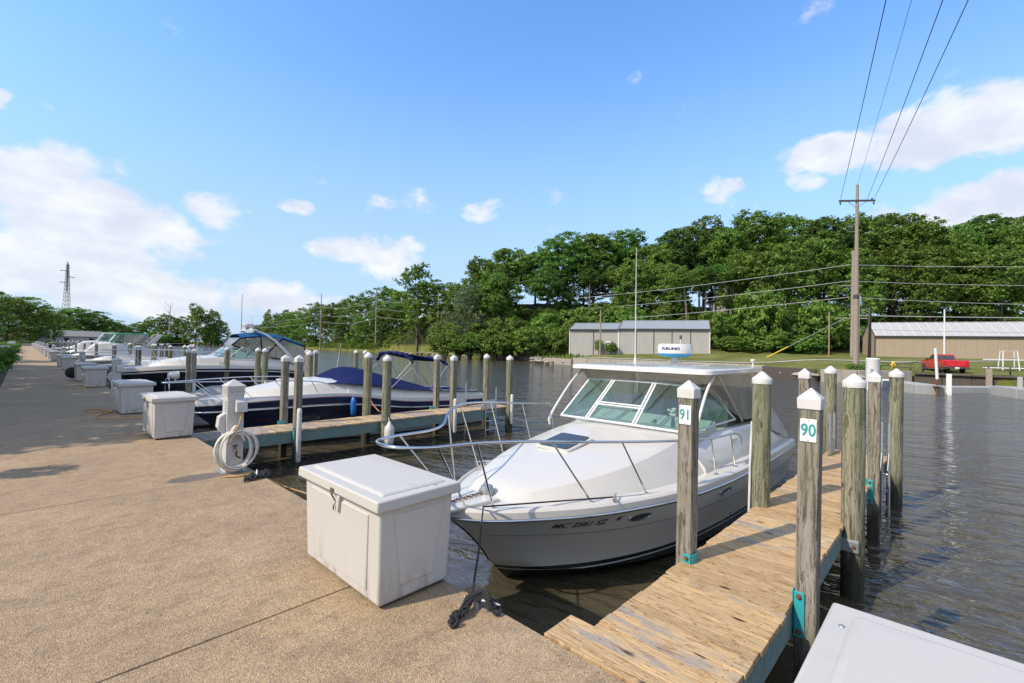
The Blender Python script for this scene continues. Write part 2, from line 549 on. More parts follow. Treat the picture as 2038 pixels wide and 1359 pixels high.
def mat_water():
    m, nt, b = newmat('river_water')
    p = nt.geo()
    # wind ripples: long crests lying across the river
    def crests(ang, sx, sy, sc, det, dist):
        ro = nt.n('ShaderNodeVectorRotate', {'rotation_type': 'Z_AXIS'}, Vector=p, Angle=ang)
        return nt.noise(nt.scale(ro.outputs[0], (sx, sy, 1)), sc, det, 0.55, dist)
    w1 = crests(1.25, 0.38, 1.0, 1.5, 2, 0.5)
    w2 = crests(1.5, 0.62, 1.6, 2.6, 3, 0.8)
    w3 = crests(1.0, 0.8, 1.5, 8.0, 3, 0.3)
    patch = nt.ramp(nt.noise(nt.scale(p, (1, 1.6, 1)), 0.10, 3, 0.5), [(0.3, 0.55), (0.65, 1.0)])
    h = nt.math('ADD', nt.math("MULTIPLY", w1, 1.0), nt.math("ADD", nt.math("MULTIPLY", w2, 0.38), nt.math("MULTIPLY", w3, 0.03)))
    # sheltered water lies calmer close to the quay
    x = nt.n('ShaderNodeSeparateXYZ', None, Vector=p).outputs[0]
    calm = nt.n('ShaderNodeMapRange', {'interpolation_type': 'SMOOTHSTEP'}, Value=x)
    calm.inputs['From Min'].default_value = 2.0
    calm.inputs['From Max'].default_value = 9.0
    calm.inputs['To Min'].default_value = 0.30
    calm.inputs['To Max'].default_value = 1.0
    bp = nt.n('ShaderNodeBump', None, Height=nt.math('MULTIPLY', nt.math('MULTIPLY', h, patch), calm.outputs[0]), Strength=1.0, Distance=0.33)
    nt.s(b, 'Normal', bp.outputs[0])
    b.inputs['Base Color'].default_value = (0.066, 0.055, 0.033, 1)
    b.inputs['Roughness'].default_value = 0.06
    b.inputs['IOR'].default_value = 1.62
    b.inputs['Specular IOR Level'].default_value = 0.5
    return m


def mat_grass(name='mown_grass', dry=0.3):
    m, nt, b = newmat(name)
    p = nt.geo()
    n1 = nt.noise(nt.scale(p, (1, 1, 1)), 0.22, 5, 0.65)
    n2 = nt.noise(p, 2.3, 5, 0.7)
    zg = nt.n('ShaderNodeSeparateXYZ', None, Vector=p).outputs[2]
    wood = nt.n('ShaderNodeMapRange', None, Value=nt.math('ADD', zg, n1))
    wood.inputs['From Min'].default_value = 2.1
    wood.inputs['From Max'].default_value = 3.0
    c = nt.ramp(n1, [(0.3, (0.085, 0.105, 0.022)), (0.5, (0.145, 0.155, 0.04)), (0.7, (0.22, 0.20, 0.075))])
    c = nt.mix(nt.ramp(n2, [(0.5, 0.0), (0.8, dry)]), c, (0.27, 0.23, 0.10))
    # leaf litter and undergrowth on the wooded slope
    c = nt.mix(wood.outputs[0], c, nt.ramp(n2, [(0.35, (0.020, 0.026, 0.010)), (0.7, (0.055, 0.065, 0.022))]))
    nt.s(b, 'Base Color', c)
    b.inputs['Roughness'].default_value = 0.95
    b.inputs['Specular IOR Level'].default_value = 0.1
    nt.s(b, 'Normal', nt.bump(nt.noise(p, 9.0, 4, 0.7), 0.8, 0.08))
    return m


def mat_leaf(name, dark, mid, light, transl=0.38):
    if name != 'purple_leaf':
        dark, mid, light = [(c[0] * 0.84, c[1], c[2] * 1.05) for c in (dark, mid, light)]
    m, nt, b = newmat(name)
    g = nt.n('ShaderNodeNewGeometry')
    r = g.outputs['Random Per Island']
    n1 = nt.noise(g.outputs['Position'], 0.28, 3, 0.5)
    f = nt.math('ADD', nt.math('MULTIPLY', r, 0.55), nt.math('MULTIPLY', n1, 0.55))
    c = nt.ramp(f, [(0.22, dark), (0.55, mid), (0.85, light)])
    c = nt.hsv(c, nt.math('MULTIPLY_ADD', nt.rnd(), 0.035, 0.482), 1.0, nt.math('MULTIPLY_ADD', nt.rnd(), 0.4, 0.82))
    nt.s(b, 'Base Color', c)
    b.inputs['Roughness'].default_value = 0.6
    b.inputs['Specular IOR Level'].default_value = 0.22
    tr = nt.n('ShaderNodeBsdfTranslucent')
    nt.s(tr, 'Color', nt.hsv(c, 0.485, 1.1, 1.25))
    mx = nt.n('ShaderNodeMixShader')
    mx.inputs[0].default_value = transl
    nt.t.links.new(b.outputs[0], mx.inputs[1]); nt.t.links.new(tr.outputs[0], mx.inputs[2])
    nt.t.links.new(mx.outputs[0], nt.t.nodes['Material Output'].inputs[0])
    return m


def mat_glass(name, tint, rough=0.02, transp=0.75, bumpy=0.0, ior=1.5):
    """thin clear sheet: lets light straight through, reflects by angle"""
    m, nt, b = newmat(name)
    tr = nt.n('ShaderNodeBsdfTransparent', None, Color=(tint[0], tint[1], tint[2], 1))
    gl = nt.n('ShaderNodeBsdfGlossy', None, Roughness=rough)
    gl.inputs['Color'].default_value = (0.95, 0.97, 1, 1)
    df = nt.n('ShaderNodeBsdfDiffuse', None, Color=(tint[0] * 0.7, tint[1] * 0.7, tint[2] * 0.7, 1))
    lw = nt.n('ShaderNodeLayerWeight')
    fac = nt.math('MULTIPLY_ADD', nt.math('POWER', lw.outputs['Facing'], 5.0), 0.9, 0.045)
    fac = nt.math('MULTIPLY', fac, 1.0 if ior > 1.4 else 0.45)
    if bumpy:
        bn = nt.bump(nt.noise(nt.scale(nt.obj(), (4, 4, 2)), 2.0, 3, 0.5, 1.0), bumpy, 0.05)
        nt.s(gl, 'Normal', bn); nt.s(lw, 'Normal', bn)
    m1 = nt.n('ShaderNodeMixShader'); m1.inputs[0].default_value = transp
    nt.t.links.new(df.outputs[0], m1.inputs[1]); nt.t.links.new(tr.outputs[0], m1.inputs[2])
    m2 = nt.n('ShaderNodeMixShader')
    nt.t.links.new(fac, m2.inputs[0]); nt.t.links.new(m1.outputs[0], m2.inputs[1]); nt.t.links.new(gl.outputs[0], m2.inputs[2])
    nt.t.links.new(m2.outputs[0], nt.t.nodes['Material Output'].inputs[0])
    return m


def mat_hull(name, stops, rough=0.25):
    """painted hull: colour bands by height above the waterline (z -0.6 .. 1.4 of the boat)"""
    m, nt, b = newmat(name)
    z = nt.n('ShaderNodeSeparateXYZ', None, Vector=nt.obj()).outputs[2]
    f = nt.math('MULTIPLY_ADD', z, 0.5, 0.3)
    c = nt.ramp(f, [((zz + 0.6) / 2.0, col) for zz, col in stops], 'CONSTANT')
    n1 = nt.noise(nt.scale(nt.obj(), (1, 1, 4)), 1.3, 5, 0.6)
    c = nt.mix(nt.math('MULTIPLY', nt.ramp(n1, [(0.4, 0.0), (0.8, 1.0)]), 0.12), c, (0.35, 0.33, 0.3))
    nt.s(b, 'Base Color', c)
    b.inputs['Roughness'].default_value = rough
    b.inputs['Specular IOR Level'].default_value = 0.4
    return m


def mat_canvas(name, col, fold=0.4):
    m, nt, b = newmat(name)
    v = nt.obj()
    n1 = nt.noise(nt.scale(v, (2.2, 7, 3)), 1.0, 4, 0.6, 0.8)
    weave = nt.noise(v, 220, 2, 0.5)
    nt.s(b, 'Base Color', nt.mix(n1, tuple(x * 0.75 for x in col), tuple(min(1, x * 1.25) for x in col)))
    b.inputs['Roughness'].default_value = 0.9
    b.inputs['Specular IOR Level'].default_value = 0.15
    nt.s(b, 'Normal', nt.bump(nt.math('ADD', n1, nt.math('MULTIPLY', weave, 0.05)), fold, 0.05))
    return m


def mat_moulded(name='moulded_white_plastic', col=(0.52, 0.488, 0.45)):
    """dock box fibreglass: orange-peel texture, faint grime runs"""
    m, nt, b = newmat(name)
    v = nt.objr(5.0)
    peel = nt.noise(v, 320, 2, 0.5)
    stain = nt.noise(nt.scale(v, (9, 9, 1.3)), 1.0, 5, 0.65)
    big = nt.noise(v, 2.5, 4, 0.6)
    c = nt.mix(big, tuple(x * 0.93 for x in col), tuple(min(1, x * 1.05) for x in col))
    z = nt.n('ShaderNodeSeparateXYZ', None, Vector=nt.obj()).outputs[2]
    low = nt.n('ShaderNodeMapRange', None, Value=z)
    low.inputs['From Min'].default_value = 0.32
    low.inputs['From Max'].default_value = 0.0
    c = nt.mix(nt.math('MULTIPLY', nt.math('MULTIPLY', nt.ramp(stain, [(0.5, 0.0), (0.72, 1.0)]), low.outputs[0]), 0.75), c, (0.17, 0.14, 0.10))
    scf = nt.noise(nt.scale(v, (3, 1.2, 6), (1, 4, 2)), 3.0, 6, 0.75)
    c = nt.mix(nt.math('MULTIPLY', nt.ramp(scf, [(0.58, 0.0), (0.74, 1.0)]), 0.30), c, (0.28, 0.25, 0.21))
    nt.s(b, 'Base Color', nt.mix(nt.math('MULTIPLY', peel, 0.13), c, (0.35, 0.34, 0.33)))
    b.inputs['Roughness'].default_value = 0.55
    b.inputs['Specular IOR Level'].default_value = 0.35
    nt.s(b, 'Normal', nt.bump(peel, 0.35, 0.0015))
    return m


CONCRETE = mat_concrete()
DECK_NEW = mat_deck('pine_deck_boards', 1.0)
DECK_OLD = mat_deck('weathered_deck_boards', 0.0)
SQ_POST = mat_post('weathered_square_timber', (0.17, 0.135, 0.105), (0.33, 0.285, 0.235), (0.40, 0.36, 0.315), (0.20, 0.19, 0.12))
RD_POST = mat_post('treated_round_piling', (0.15, 0.135, 0.088), (0.30, 0.28, 0.19), (0.39, 0.37, 0.275), (0.20, 0.205, 0.12))
WATER = mat_water()
GRASS = mat_grass()
MOULDED = mat_moulded()
LID_TOP = mat_moulded('grubby_lid_plastic', (0.51, 0.48, 0.44))
PED_WHITE = mat_moulded('pedestal_white_plastic', (0.52, 0.50, 0.47))
CAP_WHITE = sm('white_vinyl_cap', (0.62, 0.60, 0.575), 0.45, var=0.06, dirt=0.15)
GEL_WHITE = sm('white_gelcoat', (0.60, 0.56, 0.50), 0.3, var=0.025, scale=1.2, coat=0.35)
GEL_SHINE = sm('polished_white_gelcoat', (0.64, 0.615, 0.575), 0.22, var=0.03, scale=1.5, coat=0.5)
NONSKID = sm('cream_nonskid_deck', (0.68, 0.645, 0.58), 0.6, var=0.05, bump=0.4, bscale=350)
STEEL = sm('polished_stainless', (0.62, 0.61, 0.60), 0.16, metal=1.0, var=0.05)
ALU = sm('satin_aluminium', (0.62, 0.62, 0.62), 0.38, metal=0.85, var=0.08)
GALV = sm('galvanised_steel', (0.34, 0.35, 0.36), 0.5, metal=0.6, var=0.2, scale=12)
WHITE_FRAME = sm('white_painted_frame', (0.70, 0.70, 0.68), 0.35, var=0.04)
TEAL = sm('teal_painted_steel', (0.02, 0.34, 0.36), 0.5, var=0.2, dirt=0.35, dirtcol=(0.12, 0.06, 0.03))
TEAL_WASH = sm('faded_teal_timber', (0.15, 0.22, 0.20), 0.85, var=0.35, scale=9, bump=0.5, bscale=40, dirt=0.6, dirtcol=(0.16, 0.15, 0.13))
RUST = sm('rusty_bolt', (0.14, 0.06, 0.025), 0.8, var=0.4, scale=40)
BLACK_RUB = sm('black_rubber', (0.018, 0.018, 0.019), 0.6, var=0.3)
BLACK_ROPE = sm('black_braided_rope', (0.017, 0.017, 0.018), 0.75, var=0.5, scale=60, bump=0.8, bscale=180)
HOSE_W = sm('white_hose', (0.66, 0.62, 0.53), 0.5, var=0.1, scale=12, dirt=0.3, dirtcol=(0.30, 0.22, 0.12))
HOSE_O = sm('orange_tan_cord', (0.50, 0.27, 0.085), 0.6, var=0.25, scale=14)
SMOKE = sm('smoked_acrylic', (0.035, 0.04, 0.05), 0.2, var=0.1, spec=0.35)
LENS = sm('frosted_lens', (0.42, 0.40, 0.38), 0.4, var=0.15, bump=0.3, bscale=90)
PLATE_W = sm('white_number_plate', (0.78, 0.79, 0.78), 0.35, var=0.03)
TEAL_INK = sm('teal_lettering', (0.015, 0.27, 0.27), 0.5, var=0.05)
DARK_INK = sm('dark_lettering', (0.025, 0.025, 0.03), 0.5, var=0.05)
NAVY_INK = sm('navy_lettering', (0.01, 0.03, 0.10), 0.5, var=0.05)
GLASS_TEAL = mat_glass('windscreen_glass', (0.82, 0.92, 0.885), 0.015, 0.95)
GLASS_SIDE = mat_glass('side_window_glass', (0.80, 0.94, 0.88), 0.05, 0.95, ior=1.18)
VINYL = mat_glass('clear_vinyl_curtain', (0.90, 0.87, 0.82), 0.12, 0.86, bumpy=0.5)
GLASS_DARK = sm('dark_window_glass', (0.035, 0.045, 0.05), 0.06, var=0.2, coat=0.6)
BLUE_CANVAS = mat_canvas('navy_canvas', (0.010, 0.018, 0.085), 0.5)
TEALBLUE_CANVAS = mat_canvas('blue_canvas', (0.012, 0.085, 0.19), 0.3)
GREEN_CANVAS = mat_canvas('green_canvas', (0.01, 0.21, 0.11), 0.3)
BEIGE_CANVAS = mat_canvas('beige_canvas', (0.46, 0.43, 0.385), 0.6)
GREY_CANVAS = mat_canvas('grey_tarpaulin', (0.34, 0.325, 0.315), 0.9)
CUSHION = sm('pale_green_vinyl', (0.42, 0.445, 0.415), 0.5, var=0.08)
BARK = sm('tree_bark', (0.15, 0.115, 0.085), 0.95, var=0.35, scale=3, bump=0.8, bscale=12)
POLE_WOOD = sm('utility_pole_timber', (0.29, 0.235, 0.185), 0.9, var=0.3, scale=5, bump=0.4, bscale=20)
LEAF_OAK = mat_leaf('broad_leaf_green', (0.042, 0.075, 0.014), (0.13, 0.205, 0.032), (0.26, 0.34, 0.07))
LEAF_LIGHT = mat_leaf('light_leaf_green', (0.055, 0.095, 0.016), (0.17, 0.25, 0.04), (0.31, 0.37, 0.08))
LEAF_PALE = mat_leaf('pale_sage_leaf', (0.06, 0.085, 0.03), (0.16, 0.19, 0.085), (0.28, 0.31, 0.16))
LEAF_DARK = mat_leaf('dark_leaf_green', (0.03, 0.055, 0.012), (0.09, 0.15, 0.028), (0.19, 0.26, 0.055))
LEAF_PURPLE = mat_leaf('purple_leaf', (0.02, 0.008, 0.010), (0.055, 0.018, 0.022), (0.11, 0.04, 0.04))
BLOSSOM = sm('pink_blossom', (0.6, 0.22, 0.25), 0.7, var=0.2)
RIB_GREY = sm('grey_steel_cladding', (0.40, 0.375, 0.345), 0.55, var=0.06, scale=0.6, dirt=0.12)
RIB_TAN = sm('tan_steel_cladding', (0.36, 0.285, 0.20), 0.6, var=0.08, scale=0.6)
ROOF_GREY = sm('blue_grey_steel_roof', (0.30, 0.335, 0.35), 0.5, var=0.10, scale=0.8)
ROOF_PALE = sm('pale_grey_steel_roof', (0.42, 0.41, 0.40), 0.5, var=0.08, scale=0.8)
ROOF_SEAM = sm('white_roof_seam', (0.54, 0.53, 0.51), 0.5, var=0.05)
RED_TRIM = sm('dark_red_trim', (0.22, 0.035, 0.03), 0.5)
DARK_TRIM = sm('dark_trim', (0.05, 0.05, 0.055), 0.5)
OLD_CONC = sm('weathered_seawall_concrete', (0.36, 0.32, 0.265), 0.9, var=0.3, scale=1.5, bump=0.5, bscale=20, dirt=0.5)
FLOAT_CONC = sm('pale_float_concrete', (0.36, 0.355, 0.34), 0.8, var=0.12, scale=2, bump=0.3, bscale=30, dirt=0.25, dirtcol=(0.25, 0.16, 0.08))
DARK_TIMBER = sm('dark_wharf_timber', (0.085, 0.07, 0.055), 0.9, var=0.4, scale=4, bump=0.5, bscale=20)
RED_PAINT = sm('red_truck_paint', (0.58, 0.012, 0.02), 0.25, var=0.04, coat=0.6)
YELLOW = sm('yellow_paint', (0.75, 0.55, 0.02), 0.5, var=0.1)
CHROME = sm('chrome', (0.7, 0.7, 0.7), 0.15, metal=1.0, var=0.03)
RED_LENS = sm('red_lens', (0.45, 0.01, 0.01), 0.3)
MULCH = sm('bark_mulch', (0.10, 0.065, 0.04), 0.95, var=0.5, scale=14, bump=0.9, bscale=40)
WIRE = sm('weathered_cable', (0.36, 0.355, 0.35), 0.6, var=0.05)
WIRE_DARK = sm('dark_cable', (0.05, 0.055, 0.06), 0.6, var=0.05)
GRAVEL = sm('pale_gravel_path', (0.46, 0.42, 0.37), 0.95, var=0.2, scale=3)
STONE = sm('shore_stone', (0.33, 0.285, 0.235), 0.9, var=0.35, scale=2, bump=0.6, bscale=9)
HOUSE_WALL = sm('house_siding', (0.50, 0.47, 0.44), 0.8, var=0.06)
HOUSE_ROOF = sm('grey_shingle', (0.22, 0.21, 0.205), 0.9, var=0.2, scale=5)
SOIL = sm('dark_seam', (0.06, 0.05, 0.04), 0.95, var=0.3)

WATER_Z = -0.85

# ------------------------------------------------------------------ setting: walkway
wk = thing('walkway', 'beige exposed aggregate concrete walkway along the boat slips', None)
wk['kind'] = 'structure'
MB().box(-0.45, 2.165, -7.0, 150.0, -3.2, -0.05).build('walkway_base', OLD_CONC, wk)
yy = -0.47 - 3.55 * 2
slabs = {}
for k in range(44):
    L = 3.55 - 0.012
    key = 'a'
    if key not in slabs:
        me = MB().box(-0.455, 2.169, 0.0, L, -0.052, 0.0).mesh('slab')
        me.materials.append(CONCRETE)
        slabs[key] = me
    link('slab', slabs[key], wk, (0, yy + k * 3.55, 0), bevel=0.006, seg=2)
MB().box(2.05, 2.158, -7.0, 150.0, -3.0, -0.052).build('seawall_cap', SOIL, wk)

# land on the near side, left of the walkway and beyond its end
gm, gnt, gb = newmat('near_lawn_and_beds')
gp = gnt.geo()
gx = gnt.n('ShaderNodeSeparateXYZ', None, Vector=gp).outputs[0]
gn = gnt.noise(gp, 1.2, 5, 0.7)
gcol = gnt.ramp(gn, [(0.3, (0.07, 0.12, 0.02)), (0.7, (0.15, 0.20, 0.045))])
bed = gnt.math('GREATER_THAN', gnt.math('ADD', gx, gnt.math('MULTIPLY', gn, 0.6)), -2.4)
gnt.s(gb, 'Base Color', gnt.mix(bed, gcol, gnt.ramp(gnt.noise(gp, 22, 4, 0.7), [(0.3, (0.05, 0.03, 0.02)), (0.7, (0.15, 0.10, 0.065))])))
gb.inputs['Roughness'].default_value = 0.95
gnt.s(gb, 'Normal', gnt.bump(gnt.noise(gp, 12, 4, 0.7), 0.8, 0.05))
near = MB()
near.add([(-2500, -2500, -0.06), (-0.45, -2500, -0.06), (-0.45, 150, -0.06), (-2500, 150, -0.06)], [(0, 1, 2, 3)])
near.add([(-2500, 150, -0.06), (2.2, 150, -0.06), (2.2, 150.5, 0.25), (20, 200, 0.3), (70, 345, 0.3), (100, 470, 0.3), (300, 3500, 4), (-2500, 3500, 4)], [(0, 1, 2, 3, 4, 5, 6, 7)])
o = near.build('ground', gm)
tag(o, 'planted ground beside and beyond the end of the walkway', None, kind='structure')
o = MB().box(-0.43, 2.1, 150.02, 150.6, -2.5, 0.5).build('end_wall', OLD_CONC)
tag(o, 'low pinkish wall closing the far end of the walkway', 'wall')

# ------------------------------------------------------------------ setting: water
wat = MB()
wat.add([(2.1, -2500, WATER_Z), (2500, -2500, WATER_Z), (2500, 3000, WATER_Z), (2.1, 3000, WATER_Z)], [(0, 1, 2, 3)])
o = wat.build('water', WATER)
tag(o, 'brown rippled river water between the slips and the far bank', None, kind='structure')

# ------------------------------------------------------------------ setting: far bank
SHORE = [(30, -220, 1, -0.15), (36, -80, 1, 0), (50, -30, 1, 0), (56.5, -4, 1, 0.0), (57, 3.2, 1, 0.1), (53, 6.6, 1, 0.2), (52, 9, 1, 0.25), (57.5, 15.2, 0.95, 0.3), (59.5, 25, 0.95, 0.3),
         (60, 42, 0.95, 0.3), (70, 60, 0.9, 0.35), (80, 79, 0.9, 0.4), (86, 105, 0.95, 0.3), (89, 136, 0.95, 0.3), (90, 172, 0.95, 0.3), (99, 242, 0.95, 0.3),
         (108, 320, 0.9, 0.4), (112, 420, 0.6, 0.8), (100, 470, 0.1, 1.0)]


def sstep(a, b, x):
    t = max(0.0, min(1.0, (x - a) / (b - a)))
    return t * t * (3 - 2 * t)


def ground_z(x, y, off):
    """height of the far bank"""
    D = 0.7246 * x + 0.689 * y
    L = 0.689 * x - 0.725 * y
    d0 = 92.0 + max(0.0, -10.0 - L) * 2.0
    hmax = 11.0 * sstep(-120, -10, L) + 2.0
    z = 0.15 + 1.25 * sstep(2, 26, off)
    z += hmax * sstep(d0, d0 + 38, D)
    return z + 0.12 * math.sin(x * 0.21 + y * 0.13) * sstep(3, 12, off)


def shore_pts(step=4.0):
    out = []
    for a, b in zip(SHORE[:-1], SHORE[1:]):
        n = max(1, int(math.hypot(b[0] - a[0], b[1] - a[1]) / step))
        for i in range(n):
            out.append(tuple(lerp(a[k], b[k], i / n) for k in range(4)))
    out.append(SHORE[-1])
    return out


SP = shore_pts()
rows = []
OFFS = [-0.6, 0.0, 0.02, 1.5, 4, 8, 12, 17, 23, 30, 38, 46, 55, 65, 78, 95, 130, 200, 500, 2500]
for off in OFFS:
    row = []
    for (x, y, dx, dy) in SP:
        l = math.hypot(dx, dy)
        px, py = x + dx / l * off, y + dy / l * off
        z = -2.6 if off < 0 else (-0.9 if off == 0.0 else ground_z(px, py, off))
        row.append((px, py, z))
    rows.append(row)
tb = MB(); tb.grid(rows)
o = tb.build('terrain', GRASS, smooth=40)
tag(o, 'grassy far bank rising to a wooded hill', None, kind='structure')


def shore_off(x, y):
    """distance of a point behind the shoreline (approximate)"""
    return min(math.hypot(x - p[0], y - p[1]) for p in SP)


from mathutils.bvhtree import BVHTree
TERRAIN_BVH = BVHTree.FromPolygons([v.co.copy() for v in o.data.vertices], [tuple(p.vertices) for p in o.data.polygons])


def gz(x, y):
    h = TERRAIN_BVH.ray_cast(Vector((x, y, 200)), Vector((0, 0, -1)))
    return h[0].z if h[0] is not None else 0.15

# ------------------------------------------------------------------ piers
def plank_mesh(name, w, L, t, mat, seed):
    rnd = random.Random(seed)
    e0, e1 = rnd.uniform(-0.006, 0.006), rnd.uniform(-0.006, 0.006)
    b = 0.003
    mb = MB()
    x0, x1, y0, y1 = -w / 2, w / 2, -L / 2 + e0, L / 2 + e1
    mb.frustum((x0, x1, y0, y1), (x0, x1, y0, y1), -t, -b)
    mb.frustum((x0, x1, y0, y1), (x0 + b, x1 - b, y0 + b, y1 - b), -b + 1e-4, 0.0)
    me = mb.mesh(name)
    me.materials.append(mat)
    return me


def nail_mesh():
    mb = MB()
    mb.lathe([(0.0045, -0.01), (0.0045, 0.0012), (0.002, 0.0022)], n=6)
    me = mb.mesh('nail'); me.materials.append(RUST)
    return me


NAIL = nail_mesh()
BOLT = MB().lathe([(0.020, 0.0), (0.020, 0.005), (0.011, 0.006), (0.011, 0.016), (0.004, 0.018)], n=8, axis='x').mesh('bolt')
BOLT.materials.append(RUST)


def pier(label, x0, x1, y0, y1, zt, mat, seed, planks=True, step=False, nails=False, brackets=()):
    rnd = random.Random(seed)
    t = thing('pier', label, 'pier', (0, 0, 0), group='finger piers between the slips')
    w = 0.1335
    pitch = 0.1405
    if planks:
        ms = [plank_mesh('plank', w, y1 - y0, 0.038, mat, seed + i) for i in range(5)]
        xx = x0 + (0.235 if step else 0.0)
        while xx + w < x1:
            ob = link('plank', rnd.choice(ms), t, (xx + w / 2, (y0 + y1) / 2 + rnd.uniform(-0.007, 0.007), zt + rnd.uniform(-0.0035, 0.0015)))
            ob.rotation_euler = (rnd.uniform(-0.003, 0.003), rnd.uniform(-0.006, 0.006), rnd.uniform(-0.003, 0.003) + (math.pi if rnd.random() < 0.5 else 0))
            if nails and xx < 6.5:
                for ny in (y0 + 0.09, y1 - 0.09):
                    for nx in (0.03, w - 0.03):
                        link('nail', NAIL, ob, ((nx - w / 2 + rnd.uniform(-.006, .006)), ny - (y0 + y1) / 2 + rnd.uniform(-.02, .02), 0.0))
            xx += pitch
        if step:
            m2 = plank_mesh('step_plank', w, y1 - y0 + 0.12, 0.038, mat, seed + 11)
            for k in range(2):
                ob = link('step_plank', m2, t, (x0 + 0.02 + w / 2 + k * 0.0395 * 0 + k * 0.138, (y0 + y1) / 2 + 0.02, 0.0), rot=(0, 0, math.pi * k))
            MB().box(x0 + 0.0, x0 + 0.245, y0 + 0.02, y1 - 0.02, -0.075, -0.0385).build('step_block', DECK_OLD, t)
    else:
        mb = MB()
        xx = x0
        while xx + w < x1:
            mb.box(xx, xx + w, y0, y1, zt - 0.038, zt + rnd.uniform(-.003, .003)); xx += pitch
        mb.build('deck', mat, t)
    for s, y in ((1, y0), (-1, y1)):
        MB().box(x0 + 0.01, x1 - 0.02, y + s * 0.012, y + s * 0.055, zt - 0.26, zt - 0.0385).build('stringer', TEAL_WASH, t, bevel=0.004)
    for x in (4.05 + 0.1, 6.12 + 0.15, 8.2 + 0.1, x1 - 0.3):
        if x < x1 - 0.1:
            MB().box(x - 0.03, x + 0.03, y0 + 0.056, y1 - 0.056, zt - 0.25, zt - 0.0395).build('joist', DARK_TIMBER, t)
    return t


# ------------------------------------------------------------------ posts
def square_post_parts(zt, w=0.134):
    h = w / 2
    sh = MB()
    prev = None
    ch = 0.008
    ring = [(-h + ch, -h), (h - ch, -h), (h, -h + ch), (h, h - ch), (h - ch, h), (-h + ch, h), (-h, h - ch), (-h, -h + ch)]
    rows = []
    for z in (-2.6, -1.2, -0.6, 0, 0.4, 0.8, 1.1, zt - 0.09):
        rows.append([(x, y, z) for x, y in ring])
    sh.grid(rows, closed=True)
    c = MB()
    k = h + 0.007
    c.frustum((-k, k, -k, k), (-k - 0.002, k + 0.002, -k - 0.002, k + 0.002), zt - 0.155, zt - 0.075)
    c.frustum((-k - 0.002, k + 0.002, -k - 0.002, k + 0.002), (-0.004, 0.004, -0.004, 0.004), zt - 0.0749, zt)
    return sh, c


def round_post_parts(zt, r=0.100, seed=0):
    rnd = random.Random(seed)
    sh = MB()
    n = 20
    rows = []
    ph = [rnd.uniform(0, 6.28) for _ in range(4)]
    for z in (-2.6, -1.4, -0.8, -0.3, 0.1, 0.5, 0.9, 1.2, zt - 0.09):
        rr = r * (1.10 - 0.075 * (z + 1.5) / 2.5)
        rows.append([((rr + 0.004 * math.sin(3 * a + ph[0] + z) + 0.003 * math.sin(5 * a + ph[1] - 2 * z)) * math.cos(a),
                      (rr + 0.004 * math.sin(2 * a + ph[2] + z) + 0.003 * math.sin(7 * a + ph[3])) * math.sin(a), z) for a in [2 * math.pi * k / n for k in range(n)]])
    sh.grid(rows, closed=True)
    c = MB()
    rt = r * 1.045
    c.lathe([(rt + 0.001, zt - 0.15), (rt + 0.004, zt - 0.09), (rt + 0.001, zt - 0.082), (0.02, zt - 0.006), (0.004, zt)], n=22)
    return sh, c


PROTO = {}


def post(kind, x, y, zt, label, group, lean=(0, 0), number=None, fender=None, rz=0.0, cap=True, simple=False):
    t = thing('square_post' if kind == 's' else 'round_piling', label, 'post', (x, y, 0), rz, group)
    t.rotation_euler = (lean[0], lean[1], rz)
    key = (kind, round(zt, 1), (int(x * 7 + y * 3) % 3))
    if key not in PROTO:
        sh, c = square_post_parts(zt) if kind == 's' else round_post_parts(zt, seed=key[2])
        me = sh.mesh('shaft', 30); me.materials.append(SQ_POST if kind == 's' else RD_POST)
        mc = c.mesh('cap', 38); mc.materials.append(CAP_WHITE)
        PROTO[key] = (me, mc)
    link('shaft', PROTO[key][0], t)
    link('cap', PROTO[key][1], t, bevel=0.004 if not simple else 0.0)
    if number:
        p = MB()
        h = 0.0675
        p.box(-h - 0.008, -h, -0.052, 0.052, zt - 0.38, zt - 0.215)
        pl = p.build('number_plate', PLATE_W, t, bevel=0.006)
        me = text_mesh(number, 0.125, 0.0008, 0.78, 0.0022)
        me.materials.append(TEAL_INK)
        tx = link('plate_digits', me, pl, (-h - 0.0094, 0.0, zt - 0.298), (0, 0, -math.pi / 2))
        sc = MB()
        for zz in (zt - 0.226, zt - 0.37):
            sc.lathe([(0.004, 0.0), (0.004, 0.002)], (-h - 0.0102, 0, zz), 8, axis='x')
        sc.build('plate_screw', STEEL, pl)
    if fender:
        zb, zf = fender
        f = MB()
        n = 8
        prof = [(-0.042, 0.0)] + [(-0.042 + 0.084 * i / n, -0.05 - 0.022 * math.sin(math.pi * i / n)) for i in range(n + 1)] + [(0.042, 0.0)]
        hy = 0.072 if kind == 's' else 0.096
        rows = []
        for z, k in ((zb, 0.75), (zb + 0.03, 1.0), (zf - 0.05, 1.0), (zf - 0.015, 0.8), (zf, 0.45)):
            rows.append([(px * k, -hy + py * (k if k < 1 else 1), z) for px, py in prof])
        f.grid(rows, closed=True)
        f.add(rows[0], [tuple(range(len(prof)))]); f.add(rows[-1], [tuple(range(len(prof)))])
        fb = f.build('dock_bumper', CAP_WHITE, t, smooth=50)
        for i in range(4):
            MB().lathe([(0.011, -0.001), (0.011, 0.003)], (0, -hy - 0.0725, zb + 0.12 + (zf - zb - 0.24) * i / 3), 10, axis='y').build('bolt_hole', BLACK_RUB, fb)
    return t


